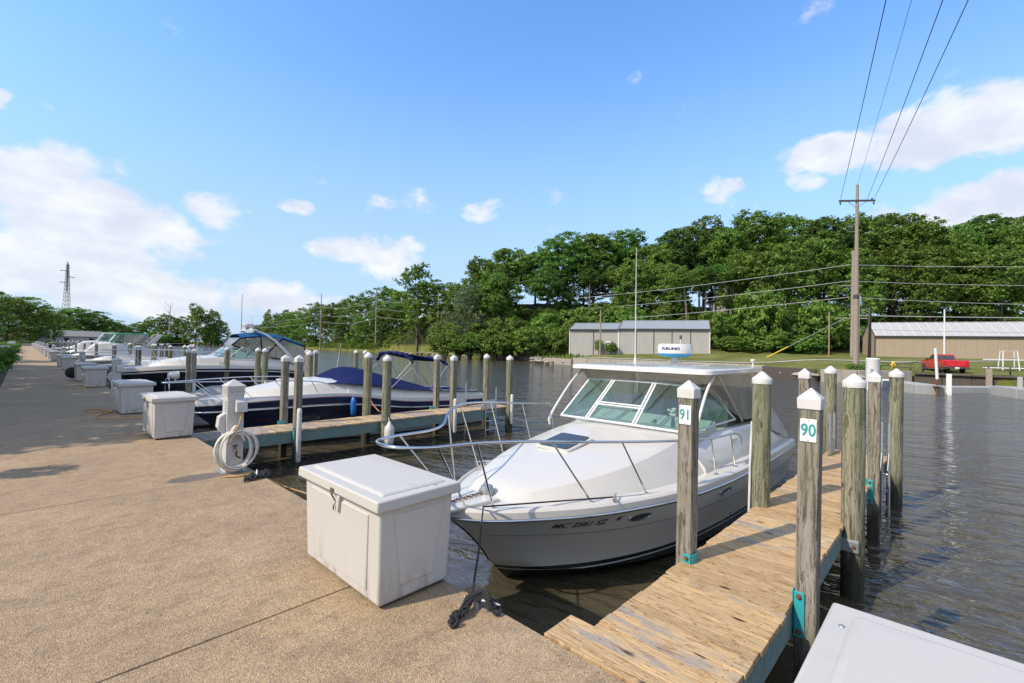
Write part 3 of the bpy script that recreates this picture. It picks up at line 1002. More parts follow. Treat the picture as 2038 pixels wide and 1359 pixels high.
def bracket(pt, x, y, side, zt, h=0.40):
    """teal steel strap bolting a post to the pier: plate on the walkway side of the post"""
    t = MB()
    t.box(x - 0.084, x - 0.0745, y - 0.034 - side * 0.036, y + 0.034 - side * 0.036, zt - h + 0.15, zt + 0.075)
    t.box(x - 0.0745, x + 0.05, y - side * 0.0785 - 0.004, y - side * 0.0785 + 0.004, zt - h + 0.19, zt + 0.075)
    o = t.build('bracket', TEAL, pt, bevel=0.008)
    for z in (zt + 0.04, zt - h + 0.19):
        link('bolt', BOLT, o, (x - 0.084, y - side * 0.036, z), (0, 0, math.pi))


# three post rows serve each pier: X of the posts, kind
PX = [(4.05, 's'), (6.10, 'r'), (8.20, 's'), (10.40, 'r')]
p1 = pier('bare pine finger pier nearest the camera, beside the grey-hulled cruiser', 2.175, 10.75, 0.835, 1.690, -0.10, DECK_NEW, 5, True, True, True)
p2 = pier('weathered finger pier beside the blue-covered boat', 2.20, 10.55, 9.95, 10.86, -0.10, DECK_OLD, 25, True, False, False)
p3 = pier('weathered finger pier in front of the navy cruiser with blue canopy', 2.20, 10.5, 18.82, 19.5, -0.10, DECK_OLD, 45, False)
p4 = pier('fourth finger pier along the walkway counting from the camera', 2.20, 10.5, 29.4, 30.2, -0.10, DECK_OLD, 55, False)
p5 = pier('fifth finger pier along the walkway counting from the camera', 2.20, 10.5, 38.3, 39.1, -0.10, DECK_OLD, 65, False)
p6 = pier('sixth finger pier along the walkway counting from the camera', 2.20, 10.5, 48.5, 49.3, -0.10, DECK_OLD, 75, False)
bracket(p1, 4.02, 1.675, 1, -0.10)
bracket(p1, 4.00, 0.766, -1, -0.10)
bracket(p1, 8.20, 0.795, -1, -0.10)
bracket(p2, 4.05, 10.93, 1, -0.10)
bracket(p2, 8.2, 10.93, 1, -0.10)
bracket(p2, 4.0, 9.875, -1, -0.10)
# steel arm holding the round piling off the near pier
arm = MB()
arm.box(6.0, 6.05, 0.70, 0.86, -0.36, -0.245)
arm.box(6.0, 6.12, 0.70, 0.86, -0.244, -0.232)
link('bolt', BOLT, arm.build('piling_arm', GALV, p1, bevel=0.004), (6.0, 0.74, -0.30), (0, 0, math.pi))
arm = MB()
arm.box(6.0, 6.05, 9.74, 9.98, -0.36, -0.26)
arm.build('piling_arm', GALV, p2, bevel=0.004)

G = 'white-capped posts of the finger piers'
post('s', 4.02, 1.675, 1.45, 'square grey timber post with number plate 91 beside the cruiser', G, (0.0, 0.004), '91')
post('s', 4.00, 0.766, 1.44, 'square grey timber post with number plate 90 on the near pier', G, (0.004, 0.016), '90')
post('r', 6.08, 1.655, 1.48, 'round greenish piling beside the cruiser with a white strip along it', G, (0.0, 0.012))
post('r', 6.12, 0.765, 1.50, 'thick round piling on the water side of the near pier behind post 90', G, (0, 0.0))
post('s', 8.22, 1.64, 1.48, 'square post seen just over the top of post 90', G)
post('s', 8.20, 0.795, 1.48, 'slim square post between the two round pilings on the near pier', G, (0, 0.003))
post('r', 10.72, 1.71, 1.52, 'round piling at the outer end of the near pier, cruiser side', G)
post('r', 10.35, 0.72, 1.50, 'round piling at the outer end of the near pier, open water side', G, (0.01, -0.004))
post('s', 4.00, 9.93, 1.47, 'square post with long white bumper on the second pier', G, (0, 0.006), None, (-0.75, 0.36))
post('s', 4.10, 10.93, 1.45, 'square post with teal bracket on the second pier, boat side', G, (0, 0.006))
post('r', 6.02, 9.80, 1.51, 'round piling with rope wrapped round it on the second pier', G)
post('r', 6.18, 11.0, 1.52, 'round piling beside the blue canvas cover on the second pier', G, (0, 0.014))
post('s', 8.12, 9.875, 1.48, 'square post with white bumper midway out on the second pier', G, (0, 0), None, (-0.62, 0.30))
post('s', 8.36, 10.93, 1.48, 'square post behind the bumper post midway out on the second pier', G)
post('r', 10.25, 9.80, 1.52, 'round piling with white bumper at the end of the second pier', G, (0, 0), None, (-0.6, 0.30))
post('r', 10.42, 11.0, 1.53, 'round piling by the ladder at the end of the second pier', G)
post('r', 6.25, 14.7, 1.49, 'thick round piling standing alone beyond the blue-covered boat', G)
post('r', 6.30, 23.4, 1.50, 'dark round piling standing in front of the navy cruiser', G)
post('r', 6.1, 33.7, 1.50, 'round piling standing alone in the fourth slip', G)
for i, (yn, yf, nm) in enumerate([(18.72, 19.6, 'third'), (29.3, 30.3, 'fourth'), (38.2, 39.2, 'fifth'), (48.4, 49.4, 'sixth'), (58.5, 59.5, 'seventh'), (68.5, 69.5, 'eighth'), (79, 80, 'ninth'),
                                  (89, 90, 'tenth'), (99, 100, 'eleventh'), (110, 111, 'twelfth'), (121, 122, 'thirteenth')]):
    for j, (x, kd) in enumerate(PX):
        where = ['nearest the walkway', 'second out from the walkway', 'third out from the walkway', 'at the outer end'][j]
        num = None
        x2 = x + (0.2 if (i == 0 and j == 1) else 0)
        f1 = (-0.6, 0.3) if (i == 0 and j in (0, 1)) else None
        post(kd, x2, yn, 1.49, 'white-capped post of the %s pier %s, camera side' % (nm, where), G, (0, 0.004 * ((i + j) % 3 - 1)), None, f1, simple=i > 1)
        post(kd, x2 + 0.03, yf, 1.49, 'white-capped post of the %s pier %s, far side' % (nm, where), G, (0, 0.004 * ((i + 2 * j) % 3 - 1)), None, None, simple=i > 1)

# white strip hanging down the round piling by the cruiser
st = MB()
st.tube(smooth_path([(6.045, 1.745, 0.88), (6.01, 1.748, 0.5), (5.995, 1.75, 0.1), (5.985, 1.752, -0.3)], 4), 0.014, 6)
tag(st.build('rubbing_strip', CAP_WHITE, smooth=60), 'narrow white strip fixed along the round piling by the cruiser', 'strip')

# rope wound round the second pier's piling
rp = MB()
for k in range(3):
    z = -0.06 - 0.03 * k
    rp.tube([(6.02 + 0.135 * math.cos(a), 9.80 + 0.135 * math.sin(a), z + 0.02 * math.sin(a * 2 + k)) for a in [2 * math.pi * i / 24 for i in range(25)]], 0.009, 6)
rp.tube([(6.0, 9.665, -0.05), (5.97, 9.65, -0.14), (6.02, 9.65, -0.22), (6.06, 9.66, -0.13)], 0.009, 6)
tag(rp.build('mooring_rope', sm('grey_rope', (0.20, 0.19, 0.17), 0.9, var=0.3, scale=50), smooth=60), 'grey rope wound round a piling of the second pier', 'rope')
# white fender hanging below it
fd = MB()
fd.lathe([(0.01, -0.68), (0.09, -0.62), (0.11, -0.5), (0.115, -0.3), (0.10, -0.2), (0.045, -0.14), (0.03, -0.09), (0.005, -0.08)], (5.98, 9.58, 0), 16)
fo = fd.build('fender', CAP_WHITE, smooth=60)
tag(fo, 'dirty white fender hanging below the rope on the second pier', 'fender', 'boat fenders')
MB().tube([(5.98, 9.58, -0.09), (6.0, 9.66, 0.0)], 0.006, 6).build('lanyard', WHITE_FRAME, fo)
# aluminium swim ladders at the pier ends
def ladder(name_label, x, y, dx, dy, ztop, zb):
    t = thing('swim_ladder', name_label, 'ladder', (x, y, 0), 0, 'aluminium pier ladders')
    for s in (0, 1):
        MB().tube([(s * dx, s * dy, zb), (s * dx, s * dy, ztop - 0.03), (s * dx, s * dy, ztop)], 0.019, 8).build('ladder_rail', ALU, t, smooth=50)
    for k in range(4):
        z = zb + 0.12 + k * 0.26
        MB().tube([(0, 0, z), (dx, dy, z)], 0.015, 8).build('rung', ALU, t, smooth=50)
    g = MB()
    for s in (0, 1):
        g.prism([(0, -0.095), (0.22, -0.095), (0, 0.16)], 'y', s * dy - 0.004, s * dy + 0.004)
    for i in range(len(g.v)):
        v = g.v[i]; g.v[i] = (-v[0] + (dx if v[1] > dy / 2 else 0), v[1], v[2])
    g.build('gusset', ALU, t)
    return t


ladder('aluminium ladder on the open water side of the near pier', 9.55, 0.735, 0.0, 0.09, 0.62, -1.1)
ladder('aluminium ladder at the outer end of the near pier by the cruiser stern', 10.0, 1.60, 0.42, 0.0, 0.62, -1.1)
ladder('aluminium ladder at the outer end of the second pier', 9.4, 9.93, 0.42, 0.0, 0.52, -1.1)
ladder('aluminium ladder behind it on the far side of the second pier', 9.0, 10.84, 0.42, 0.0, 0.60, -1.1)

# ------------------------------------------------------------------ dock boxes
def dock_box_parts(t, W=0.56, L=1.08, detail=True):
    """origin at the base centre; body widens upwards, panels stand proud of recessed faces"""
    hx, hy, zt = W / 2, L / 2, 0.655
    k = 0.018
    b = MB()
    b.frustum((-hx, hx, -hy, hy), (-hx - k, hx + k, -hy - k, hy + k), 0.022, zt)
    MB().box(-hx + .03, hx - .03, -hy + .03, hy - .03, 0.001, 0.03).build('base_skid', SOIL, t)
    body = b.build('box_body', MOULDED, t, smooth=35, bevel=0.02, seg=3)
    # raised panel on the walkway face
    def face_x(y, z): return -hx - k * (z / zt)
    def face_y(x, z): return -hy - k * (z / zt)
    pn = MB()
    d = 0.010
    quad = [(-0.40 * L / 1.08, 0.085), (0.40 * L / 1.08, 0.085), (0.43 * L / 1.08, 0.60), (-0.43 * L / 1.08, 0.60)]
    pn.add([(face_x(y, z) + 0.004, y, z) for y, z in quad] + [(face_x(y, z) - d, y * 0.985, lerp(z, 0.34, 0.03)) for y, z in quad],
           [(4, 5, 6, 7), (0, 1, 5, 4), (1, 2, 6, 5), (2, 3, 7, 6), (3, 0, 4, 7)])
    pn.build('front_panel', MOULDED, t, smooth=30, bevel=0.005)
    for s in (-1, 1):
        pn = MB()
        quad = [(-0.125, 0.115), (0.135, 0.115), (0.215, 0.60), (-0.195, 0.60)]
        pn.add([(x, s * (-face_y(x, z) - 0.004), z) for x, z in quad] + [(lerp(x, 0, 0.03), s * (-face_y(x, z) + d), lerp(z, 0.34, 0.03)) for x, z in quad],
               [(4, 5, 6, 7), (0, 1, 5, 4), (1, 2, 6, 5), (2, 3, 7, 6), (3, 0, 4, 7)])
        pn.build('end_panel', MOULDED, t, smooth=30, bevel=0.005)
    l = MB()
    ox, oy = hx + 0.062, hy + 0.062
    l.frustum((-ox, ox, -oy, oy), (-ox + 0.004, ox - 0.004, -oy + 0.004, oy - 0.004), zt - 0.008, zt + 0.066)
    l.frustum((-ox + 0.075, ox - 0.075, -oy + 0.075, oy - 0.075), (-ox + 0.10, ox - 0.10, -oy + 0.10, oy - 0.10), zt + 0.064, zt + 0.082)
    l.build('lid', LID_TOP, t, smooth=35, bevel=0.012, seg=3)
    if detail:
        lt = MB()
        xx = -ox - 0.006
        lt.box(xx - 0.006, xx, -0.018, 0.018, zt - 0.01, zt + 0.03)
        lt.box(xx + 0.045, xx + 0.051, -0.016, 0.016, zt - 0.10, zt - 0.02)
        lt.tube([(xx - 0.004, 0.0, zt - 0.012), (xx + 0.02, 0.004, zt - 0.05), (xx + 0.036, -0.004, zt - 0.085)], 0.006, 6)
        lt.tube([(xx + 0.034, 0.0, zt - 0.08), (xx + 0.03, 0.03, zt - 0.11), (xx + 0.032, 0.035, zt - 0.14)], 0.005, 6)
        lt.build('latch', sm('tarnished_latch', (0.22, 0.19, 0.16), 0.5, metal=0.6, var=0.3, scale=40), t)
        hd = MB()
        hd.prism([(-0.07, zt - 0.02), (-0.005, zt - 0.02), (-0.02, zt - 0.135), (-0.045, zt - 0.14)], 'x', -hx - 0.045, -hx - 0.010)
        hd.build('finger_pull', MOULDED, t, bevel=0.006)
        bt = MB()
        for yb in (-oy + 0.06, oy - 0.06):
            bt.lathe([(0.011, 0.0), (0.009, 0.004)], (ox - 0.19, yb, zt + 0.0665), 10)
        bt.build('lid_bolt', GALV, t)


GB = 'white dock boxes along the walkway edge'
bx = thing('dock_box', 'large white fibreglass dock box by the cruiser bow, nearest of its row', 'dock box', (1.885, 3.19, 0), 0, GB)
dock_box_parts(bx)
BOXES = [
    (1.905, -0.255, 0.0, 'white dock box lid cut off by the bottom right corner of the picture'),
    (1.875, 10.42, 0.0, 'white dock box left of the power pedestal with the coiled hose'),
    (1.865, 14.25, 0.02, 'white dock box with yellow cord looped at its foot'),
    (1.85, 22.65, 0.0, 'white dock box beside the third pier with a pedestal behind it'),
    (1.84, 26.1, 0.0, 'white dock box with a black round fender leaning at its corner'),
    (1.84, 35.6, 0.0, 'sixth white dock box along the walkway after the pedestal with the hose'),
    (1.84, 39.9, 0.0, 'seventh white dock box along the walkway, at the end of the tree shade'),
]
for k, y in enumerate([51.0, 55.6, 63.0, 67.5, 76, 80, 87, 91, 98, 102, 109, 113, 120, 124, 131, 136, 143]):
    BOXES.append((1.85, y, 0.0, '%s white dock box in the line running to the far end of the walkway' % ORD[k + 7]))
for x, y, rz, lab in BOXES:
    c = copy_tree(bx)
    c.location = (x, y, 0); c.rotation_euler = (0, 0, rz)
    c['label'] = lab

# ------------------------------------------------------------------ power pedestals
def pedestal_parts(t):
    s = 0.098
    c = MB()
    c.frustum((-s - 0.005, s + 0.005, -s - 0.005, s + 0.005), (-s, s, -s, s), 0.0, 1.06)
    c.build('column', PED_WHITE, t, bevel=0.008)
    h = MB()
    h.box(-s - 0.008, s + 0.008, -s - 0.008, s + 0.008, 1.005, 1.125)
    h.frustum((-s - 0.02, s + 0.02, -s - 0.02, s + 0.02), (-0.003, 0.003, -0.003, 0.003), 1.126, 1.215)
    hd = h.build('lamp_head', PED_WHITE, t, bevel=0.004)
    for (ax, sg) in (('x', -1), ('x', 1), ('y', -1), ('y', 1)):
        w = MB()
        q = s + 0.008
        if ax == 'x': w.box(sg * q - 0.004, sg * q + 0.004, -0.075, 0.075, 1.035, 1.105)
        else: w.box(-0.075, 0.075, sg * q - 0.004, sg * q + 0.004, 1.035, 1.105)
        w.build('lens', LENS, hd, bevel=0.002)
    # sloping weather boxes over the sockets
    o = MB()
    o.prism([(-s, 0.52), (-s, 0.78), (-s - 0.075, 0.73), (-s - 0.09, 0.60), (-s - 0.05, 0.53)], 'y', -0.06, 0.06)
    o.build('socket_hood', PED_WHITE, t, bevel=0.006)
    o = MB()
    o.prism([(-s, 0.79), (-s, 0.96), (-s - 0.03, 0.96), (-s - 0.085, 0.92), (-s - 0.095, 0.79)], 'x', -0.015, 0.115)
    o.build('socket_hood', PED_WHITE, t, bevel=0.006)
    b = MB()
    for k in range(5):
        b.box(-s - 0.012, -s - 0.008 + 0.009, -0.06, -0.02, 0.80 + k * 0.03, 0.812 + k * 0.03)
    b.build('vent', sm('grey_print', (0.35, 0.35, 0.35), 0.6), t)
    fl = MB()
    fl.box(-s - 0.05, s + 0.05, -s - 0.05, s + 0.05, 0.001, 0.012)
    fl.build('base_flange', GALV, t)
    f = MB()
    f.tube([(0.0, -s + 0.01, 0.30), (0.0, -s - 0.05, 0.30), (0.0, -s - 0.065, 0.27), (0.0, -s - 0.065, 0.225)], 0.014, 8)
    f.lathe([(0.03, 0.0), (0.03, 0.012)], (0.0, -s - 0.03, 0.345), 8)
    f.tube([(0.0, -s - 0.03, 0.30), (0.0, -s - 0.03, 0.35)], 0.008, 6)
    f.tube([(0, -s - 0.065, 0.225), (0.025, -s - 0.075, 0.205), (0.05, -s - 0.08, 0.19)], 0.012, 8)
    f.build('spigot', sm('tarnished_brass', (0.15, 0.085, 0.045), 0.5, metal=0.7, var=0.4, scale=50), t, smooth=50)


GP = 'power pedestals along the walkway edge'
pd = thing('power_pedestal', 'white power pedestal with pyramid top and a coiled hose on its hook', 'pedestal', (1.955, 6.93, 0), 0.02, GP)
pedestal_parts(pd)
for k, y in enumerate([17.75, 29.0, 43.0, 56.8, 71.5, 84.0, 95.0, 106.0, 117.0, 128.0]):
    c = copy_tree(pd)
    c.location = (1.93, y, 0)
    c['label'] = ['white power pedestal between the box with the cord and the next pair of boxes', 'third white power pedestal along the walkway, lens over the box pair'][k] if k < 2 else '%s white power pedestal along the walkway counting from the one with the hose' % ORD[k + 1]
    c['group'] = GP
# hook and hose coil on the first pedestal
hk = MB()
hk.prism([(-0.10, 0.40), (-0.05, 0.58), (-0.02, 0.62), (0.02, 0.62), (0.05, 0.58), (0.10, 0.40), (0.075, 0.41), (0.055, 0.46), (0.03, 0.495), (0, 0.505), (-0.03, 0.495), (-0.055, 0.46), (-0.075, 0.41)], 'y', -0.19, -0.098)
hk.build('hose_hook', PED_WHITE, pd, bevel=0.004)
hb = MB()
rnd = random.Random(3)
path = []
for k in range(7):
    rx = 0.20 + 0.035 * rnd.uniform(-1, 1) + 0.006 * k; rzz = 0.235 + 0.03 * rnd.uniform(-1, 1)
    cx0 = rnd.uniform(-0.03, 0.03); yo = -0.125 - 0.022 * (k % 3) - 0.006 * k
    for i in range(28):
        a = math.pi / 2 + 2 * math.pi * i / 28
        sag = 1.0 + 0.12 * max(0, -math.sin(a))
        path.append((1.955 + cx0 + rx * math.cos(a) * (1.0 + 0.18 * max(0, -math.sin(a))), 6.93 + yo, 0.52 + rzz * (math.sin(a) - 1) * sag + 0.0))
zmin = min(p[2] for p in path)
path = [(p[0], p[1], 0.022 + (p[2] - zmin) * (0.55 - 0.022) / (0.52 - zmin)) for p in path]
hb.tube(smooth_path(path[::2], 2), 0.0115, 8)
tag(hb.build('garden_hose', HOSE_W, smooth=60), 'coiled white hose hanging on the power pedestal', 'hose')
cd = MB()
cd.tube(smooth_path([(2.0, 6.77, 0.80), (1.995, 6.745, 0.72), (1.96, 6.72, 0.62), (1.90, 6.73, 0.52), (1.87, 6.75, 0.45)], 5), 0.010, 8)
tag(cd.build('tan_cable', HOSE_O, smooth=60), 'tan power cord dropping from the socket hood of the hose pedestal', 'cord')
cd = MB()
cd.tube(smooth_path([(1.80, 6.6, 0.012), (1.9, 6.55, 0.012), (2.1, 6.5, 0.02), (2.22, 6.42, -0.05), (2.5, 6.15, -0.20), (2.9, 5.5, -0.30), (3.2, 4.9, -0.15), (3.35, 4.35, 0.10)], 8), 0.010, 8)
tag(cd.build('shore_cable', HOSE_O, smooth=60), 'tan shore cord running from the pedestal over the water to the cruiser bow', 'cord')
cd = MB()
cd.tube(smooth_path([(1.60, 14.55, 0.012), (1.30, 14.6, 0.012), (1.05, 14.9, 0.012), (1.30, 15.2, 0.012), (1.5, 14.4, 0.012), (1.25, 13.9, 0.012), (1.15, 13.5, 0.012), (1.42, 13.1, 0.012), (1.8, 12.95, 0.012), (2.1, 12.9, 0.012)], 8), 0.014, 8)
tag(cd.build('yellow_cord', HOSE_O, smooth=60), 'yellow cord looped on the walkway round a dock box', 'cord')
# black round fender leaning on a box
fdm = MB()
fdm.lathe([(0.02, -0.06), (0.19, -0.055), (0.235, -0.02), (0.235, 0.02), (0.19, 0.055), (0.02, 0.06)], (1.50, 26.75, 0.30), 20, axis='y')
tag(fdm.build('black_fender', BLACK_RUB, smooth=50), 'black round fender leaning on a dock box along the walkway', 'fender')

# ------------------------------------------------------------------ cleats, chain of black rope on the quay
def cleat(t, c, ax, L, mat, h=0.05):
    ax = Vector(ax).normalized(); up = Vector((0, 0, 1)); c = Vector(c)
    m = MB()
    m.tube([c - ax * L / 2 + up * (h - 0.002), c - ax * L * 0.22 + up * h, c + ax * L * 0.22 + up * h, c + ax * L / 2 + up * (h - 0.002)], [0.006, 0.012, 0.012, 0.006], 8)
    for s in (-1, 1):
        m.tube([c + ax * s * L * 0.14, c + ax * s * L * 0.14 + up * h], [0.016, 0.010], 8)
    return m.build('cleat', mat, t, smooth=50)


o = cleat(None, (2.095, 2.21, 0.0), (0.35, -0.9, 0), 0.26, GALV, 0.06)
tag(o, 'galvanised dock cleat under the knotted black rope', 'cleat')
rk = MB()
rnd = random.Random(12)
tail = smooth_path([(1.845, 2.165, 0.014), (1.86, 2.215, 0.02), (1.90, 2.235, 0.025), (1.95, 2.225, 0.03), (1.99, 2.25, 0.04), (2.035, 2.27, 0.05), (2.07, 2.29, 0.07)], 4)
rk.tube(tail, 0.0105, 8)
for k in range(2, len(tail) - 2, 2):                # plaited loops along the tail
    c = tail[k]; r = 0.024 + 0.006 * rnd.random(); ph = rnd.uniform(0, 6)
    rk.tube([(c.x + r * math.cos(a), c.y + r * 0.8 * math.sin(a), c.z + 0.006 + 0.013 * math.sin(a * 2 + ph)) for a in [2 * math.pi * i / 14 for i in range(15)]], 0.0095, 7)
for k in range(6):                                  # figure-of-eight turns over the cleat
    ph = k * 0.9
    sp = 0.105 - 0.008 * k
    pts = []
    for i in range(25):
        a = 2 * math.pi * i / 24
        u = sp * math.sin(a); w = 0.034 * math.sin(2 * a + 0.3 * k)
        pts.append((2.095 + 0.36 * u + 0.93 * w, 2.21 - 0.93 * u + 0.36 * w, 0.052 + 0.011 * k + 0.012 * math.cos(a + ph) - 0.25 * abs(u) * (k / 6)))
    rk.tube(pts, 0.0100, 7)
rk.tube(smooth_path([(2.13, 2.13, 0.05), (2.15, 2.10, 0.03), (2.13, 2.075, 0.02), (2.10, 2.09, 0.02), (2.10, 2.13, 0.04)], 4), 0.0100, 7)
ro = rk.build('mooring_line', BLACK_ROPE, smooth=60)
tag(ro, 'black plaited mooring line heaped on the quay cleat in front of the cruiser', 'rope')
BOWLINE = (2.09, 2.30, 0.07)
# second heap by the pedestal
rk = MB()
for k in range(12):
    s = k / 11
    cx, cy = 1.96 + 0.28 * s, 6.30 + 0.07 * math.sin(k * 1.9) + 0.12 * s
    r = 0.035
    rk.tube([(cx + r * math.cos(a), cy + r * math.sin(a), 0.03 + 0.018 * math.sin(a * 2 + k)) for a in [2 * math.pi * i / 12 for i in range(13)]], 0.013, 7)
rk.tube([(1.9, 6.22, 0.02), (1.94, 6.27, 0.03), (2.0, 6.3, 0.05)], 0.013, 7)
tag(rk.build('mooring_line', BLACK_ROPE, smooth=60), 'black rope heap on the walkway at the foot of the hose pedestal', 'rope')
o = cleat(None, (2.10, 6.42, 0.0), (0.3, 0.9, 0), 0.26, CAP_WHITE, 0.06)
tag(o, 'pale dock cleat behind the hose pedestal', 'cleat')

# ------------------------------------------------------------------ boats
class Hull:
    """motor boat hull in boat coordinates: x aft from the bow, y across, z up from the waterline"""
    XS = [0, .12, .3, .6, 1.1, 1.7, 2.3, 3.0, 4.0, 5.4, 7.15]
    HB = [.045, .23, .42, .64, .94, 1.17, 1.33, 1.43, 1.49, 1.50, 1.45]

    def __init__(self, L=7.15, B=1.5, sheer=((0, .87), (3, .85), (7.15, .84)), stem=0.87, flare=0.13, chine_z=0.03):
        self.L, self.B = L, B
        self.kx, self.ky = L / 7.15, B / 1.5
        self.sx = [a for a, _ in sheer]; self.sz = [b for _, b in sheer]
        self.stem = stem; self.flare = flare; self.cz = chine_z
        self.z0 = self.sz[0]

    def hb(self, x):
        return self.ky * cr_interp(self.XS, self.HB, x / self.kx)

    def sheer(self, x):
        return cr_interp(self.sx, self.sz, x)

    def S(self, u):
        x = self.L * u
        return Vector((x, self.hb(x), self.sheer(x)))

    def stem_pt(self, z):
        """stem x at height z (above the chine start)"""
        t = max(0.0, min(1.0, (self.z0 - z) / self.z0))
        return self.stem * (0.85 * t + 0.15 * t * t)

    def C(self, u):
        zc0 = 0.27
        x0 = self.stem_pt(zc0)
        x = x0 + (self.L - x0) * u
        t = (x - x0) / self.kx
        hb = self.ky * cr_interp([0, .28, .8, 1.4, 2.2, 3.4, 5, 6.6], [.015, .30, .66, .92, 1.12, 1.24, 1.29, 1.27], t)
        z = cr_interp([0, .3, .8, 1.5, 2.4, 4, 6.6], [zc0, .21, .15, .10, .06, self.cz, self.cz], t)
        return Vector((x, hb, z))

    def K(self, u):
        zc0 = 0.27
        x0 = self.stem_pt(zc0)
        x = x0 + (self.L - x0) * u
        t = (x - x0) / self.kx
        return Vector((x, 0, cr_interp([0, .3, .7, 1.4, 3, 6.6], [zc0, -0.02, -.25, -.40, -.48, -.5], t)))

    def T(self, u, v):
        """topside point: u along, v from the sheer (0) to the chine (1)"""
        uu = u ** 1.35
        s, c = self.S(uu), self.C(uu)
        p = s * (1 - v) + c * v
        f = self.flare * math.exp(-uu * 3.0) * 4 * v * (1 - v)
        f *= min(1, uu * 14)
        p.y = max(p.y - f, 0.004)
        p.x += 0.05 * 4 * v * (1 - v) * math.exp(-uu * 18)
        return p

    def side_y(self, x, z):
        """half breadth of the topside at x, z"""
        def at(u):
            p0, p1 = self.T(u, 0.0), self.T(u, 1.0)
            return self.T(u, max(0.0, min(1.0, (p0.z - z) / max(p0.z - p1.z, 1e-6))))
        lo, hi = 0.0, 1.0
        for _ in range(26):
            mid = (lo + hi) / 2
            if at(mid).x < x: lo = mid
            else: hi = mid
        return at(lo).y

    def shell(self, t, mat, nu=44, nv=8, name='hull'):
        mb = MB()
        for s in (-1, 1):
            rows = []
            for i in range(nu + 1):
                u = i / nu
                r = []
                for j in range(nv + 1):
                    p = self.T(u, j / nv)
                    r.append((p.x, s * p.y, p.z))
                uu = u ** 1.35
                c, k = self.C(uu), self.K(uu)
                for j in range(1, 5):
                    p = c * (1 - j / 4) + k * (j / 4)
                    r.append((p.x, s * p.y, p.z))
                rows.append(r)
            mb.grid(rows)
        # transom
        r = []
        for s in (1, -1):
            q = []
            for j in range(nv + 1):
                p = self.T(1.0, j / nv); q.append((p.x, s * p.y, p.z))
            k = self.K(1.0); q.append((k.x, 0, k.z))
            r.append(q)
        mb.grid([r[0], [((a[0]), 0.0, a[2]) for a in r[0]], r[1]])
        return mb.build(name, mat, t, smooth=32)

    def stripe(self, t, mat, v0, v1, name='stripe', off=0.004, nu=44, u0=0.0, u1=1.0):
        mb = MB()
        for s in (-1, 1):
            rows = []
            for i in range(nu + 1):
                u = lerp(u0, u1, i / nu)
                r = []
                for v, o in ((v0, 0.0), (v0, off), (v1, off), (v1, 0.0)):
                    p = self.T(u, v)
                    r.append((p.x - (off * 1.2 if u < 0.02 else 0), s * (p.y + o), p.z))
                rows.append(r)
            mb.grid(rows)
        return mb.build(name, mat, t, smooth=40)

    def rubrail(self, t, mat, r=0.022, name='rub_rail'):
        pts = []
        n = 60
        for i in range(n, -1, -1):
            p = self.S((i / n) ** 1.35); pts.append((p.x, -(p.y + r * 0.4), p.z))
        for i in range(n + 1):
            p = self.S((i / n) ** 1.35); pts.append((p.x - (0.01 if i == 0 else 0), p.y + r * 0.4, p.z))
        return MB().tube(pts, r, 8).build(name, mat, t, smooth=60)

    def foredeck(self, t, mat, xa, trunk_x, trunk_w, trunk_h, lip=0.10, cap=0.07, camber=0.04, nx=46, name='foredeck', slope=0.2):
        """one moulding: gunwale, side deck, sloping trunk side, cambered trunk top, from the bow to xa"""
        mb = MB()
        rows = []
        for i in range(nx + 1):
            x = xa * (i / nx) ** 1.3
            b, z = self.hb(x), self.sheer(x)
            zt = z + lip
            tw = cr_interp(trunk_x, trunk_w, x) if x > trunk_x[0] else 0.0
            th = cr_interp(trunk_x, trunk_h, x) if x > trunk_x[0] else 0.0
            th = max(th, 0.0)
            b2 = max(b - cap, 0.02)
            tw = min(max(tw, 0.0), b2 - 0.03) if x > trunk_x[0] else min(b2 * 0.3, 0.05)
            sl = min(slope * (th / 0.45 + 0.15), tw * 0.7)
            half = [(b, z), (b - 0.006, z + lip * 0.75), (max(b - 0.03, .012), zt), (b2, zt + 0.008), (b2 - 0.02 if b2 > .06 else b2 * .8, zt - 0.012),
                    (lerp(b2, tw, 0.5), zt - 0.004), (tw, zt + 0.003), (tw - sl * 0.12, zt + th * 0.16), (tw - sl * 0.9, zt + th * 0.90), (tw - sl * 1.25, zt + th + 0.0), (max(tw - sl * 1.25, 0) * 0.55, zt + th + camber * 0.65 * min(1, th * 4 + .3)), (0.0, zt + th + camber * min(1, th * 4 + .3))]
            full = [(x, -y, zz) for y, zz in half] + [(x, y, zz) for y, zz in reversed(half[:-1])]
            rows.append(full)
        mb.grid(rows)
        return mb.build(name, mat, t, smooth=24)

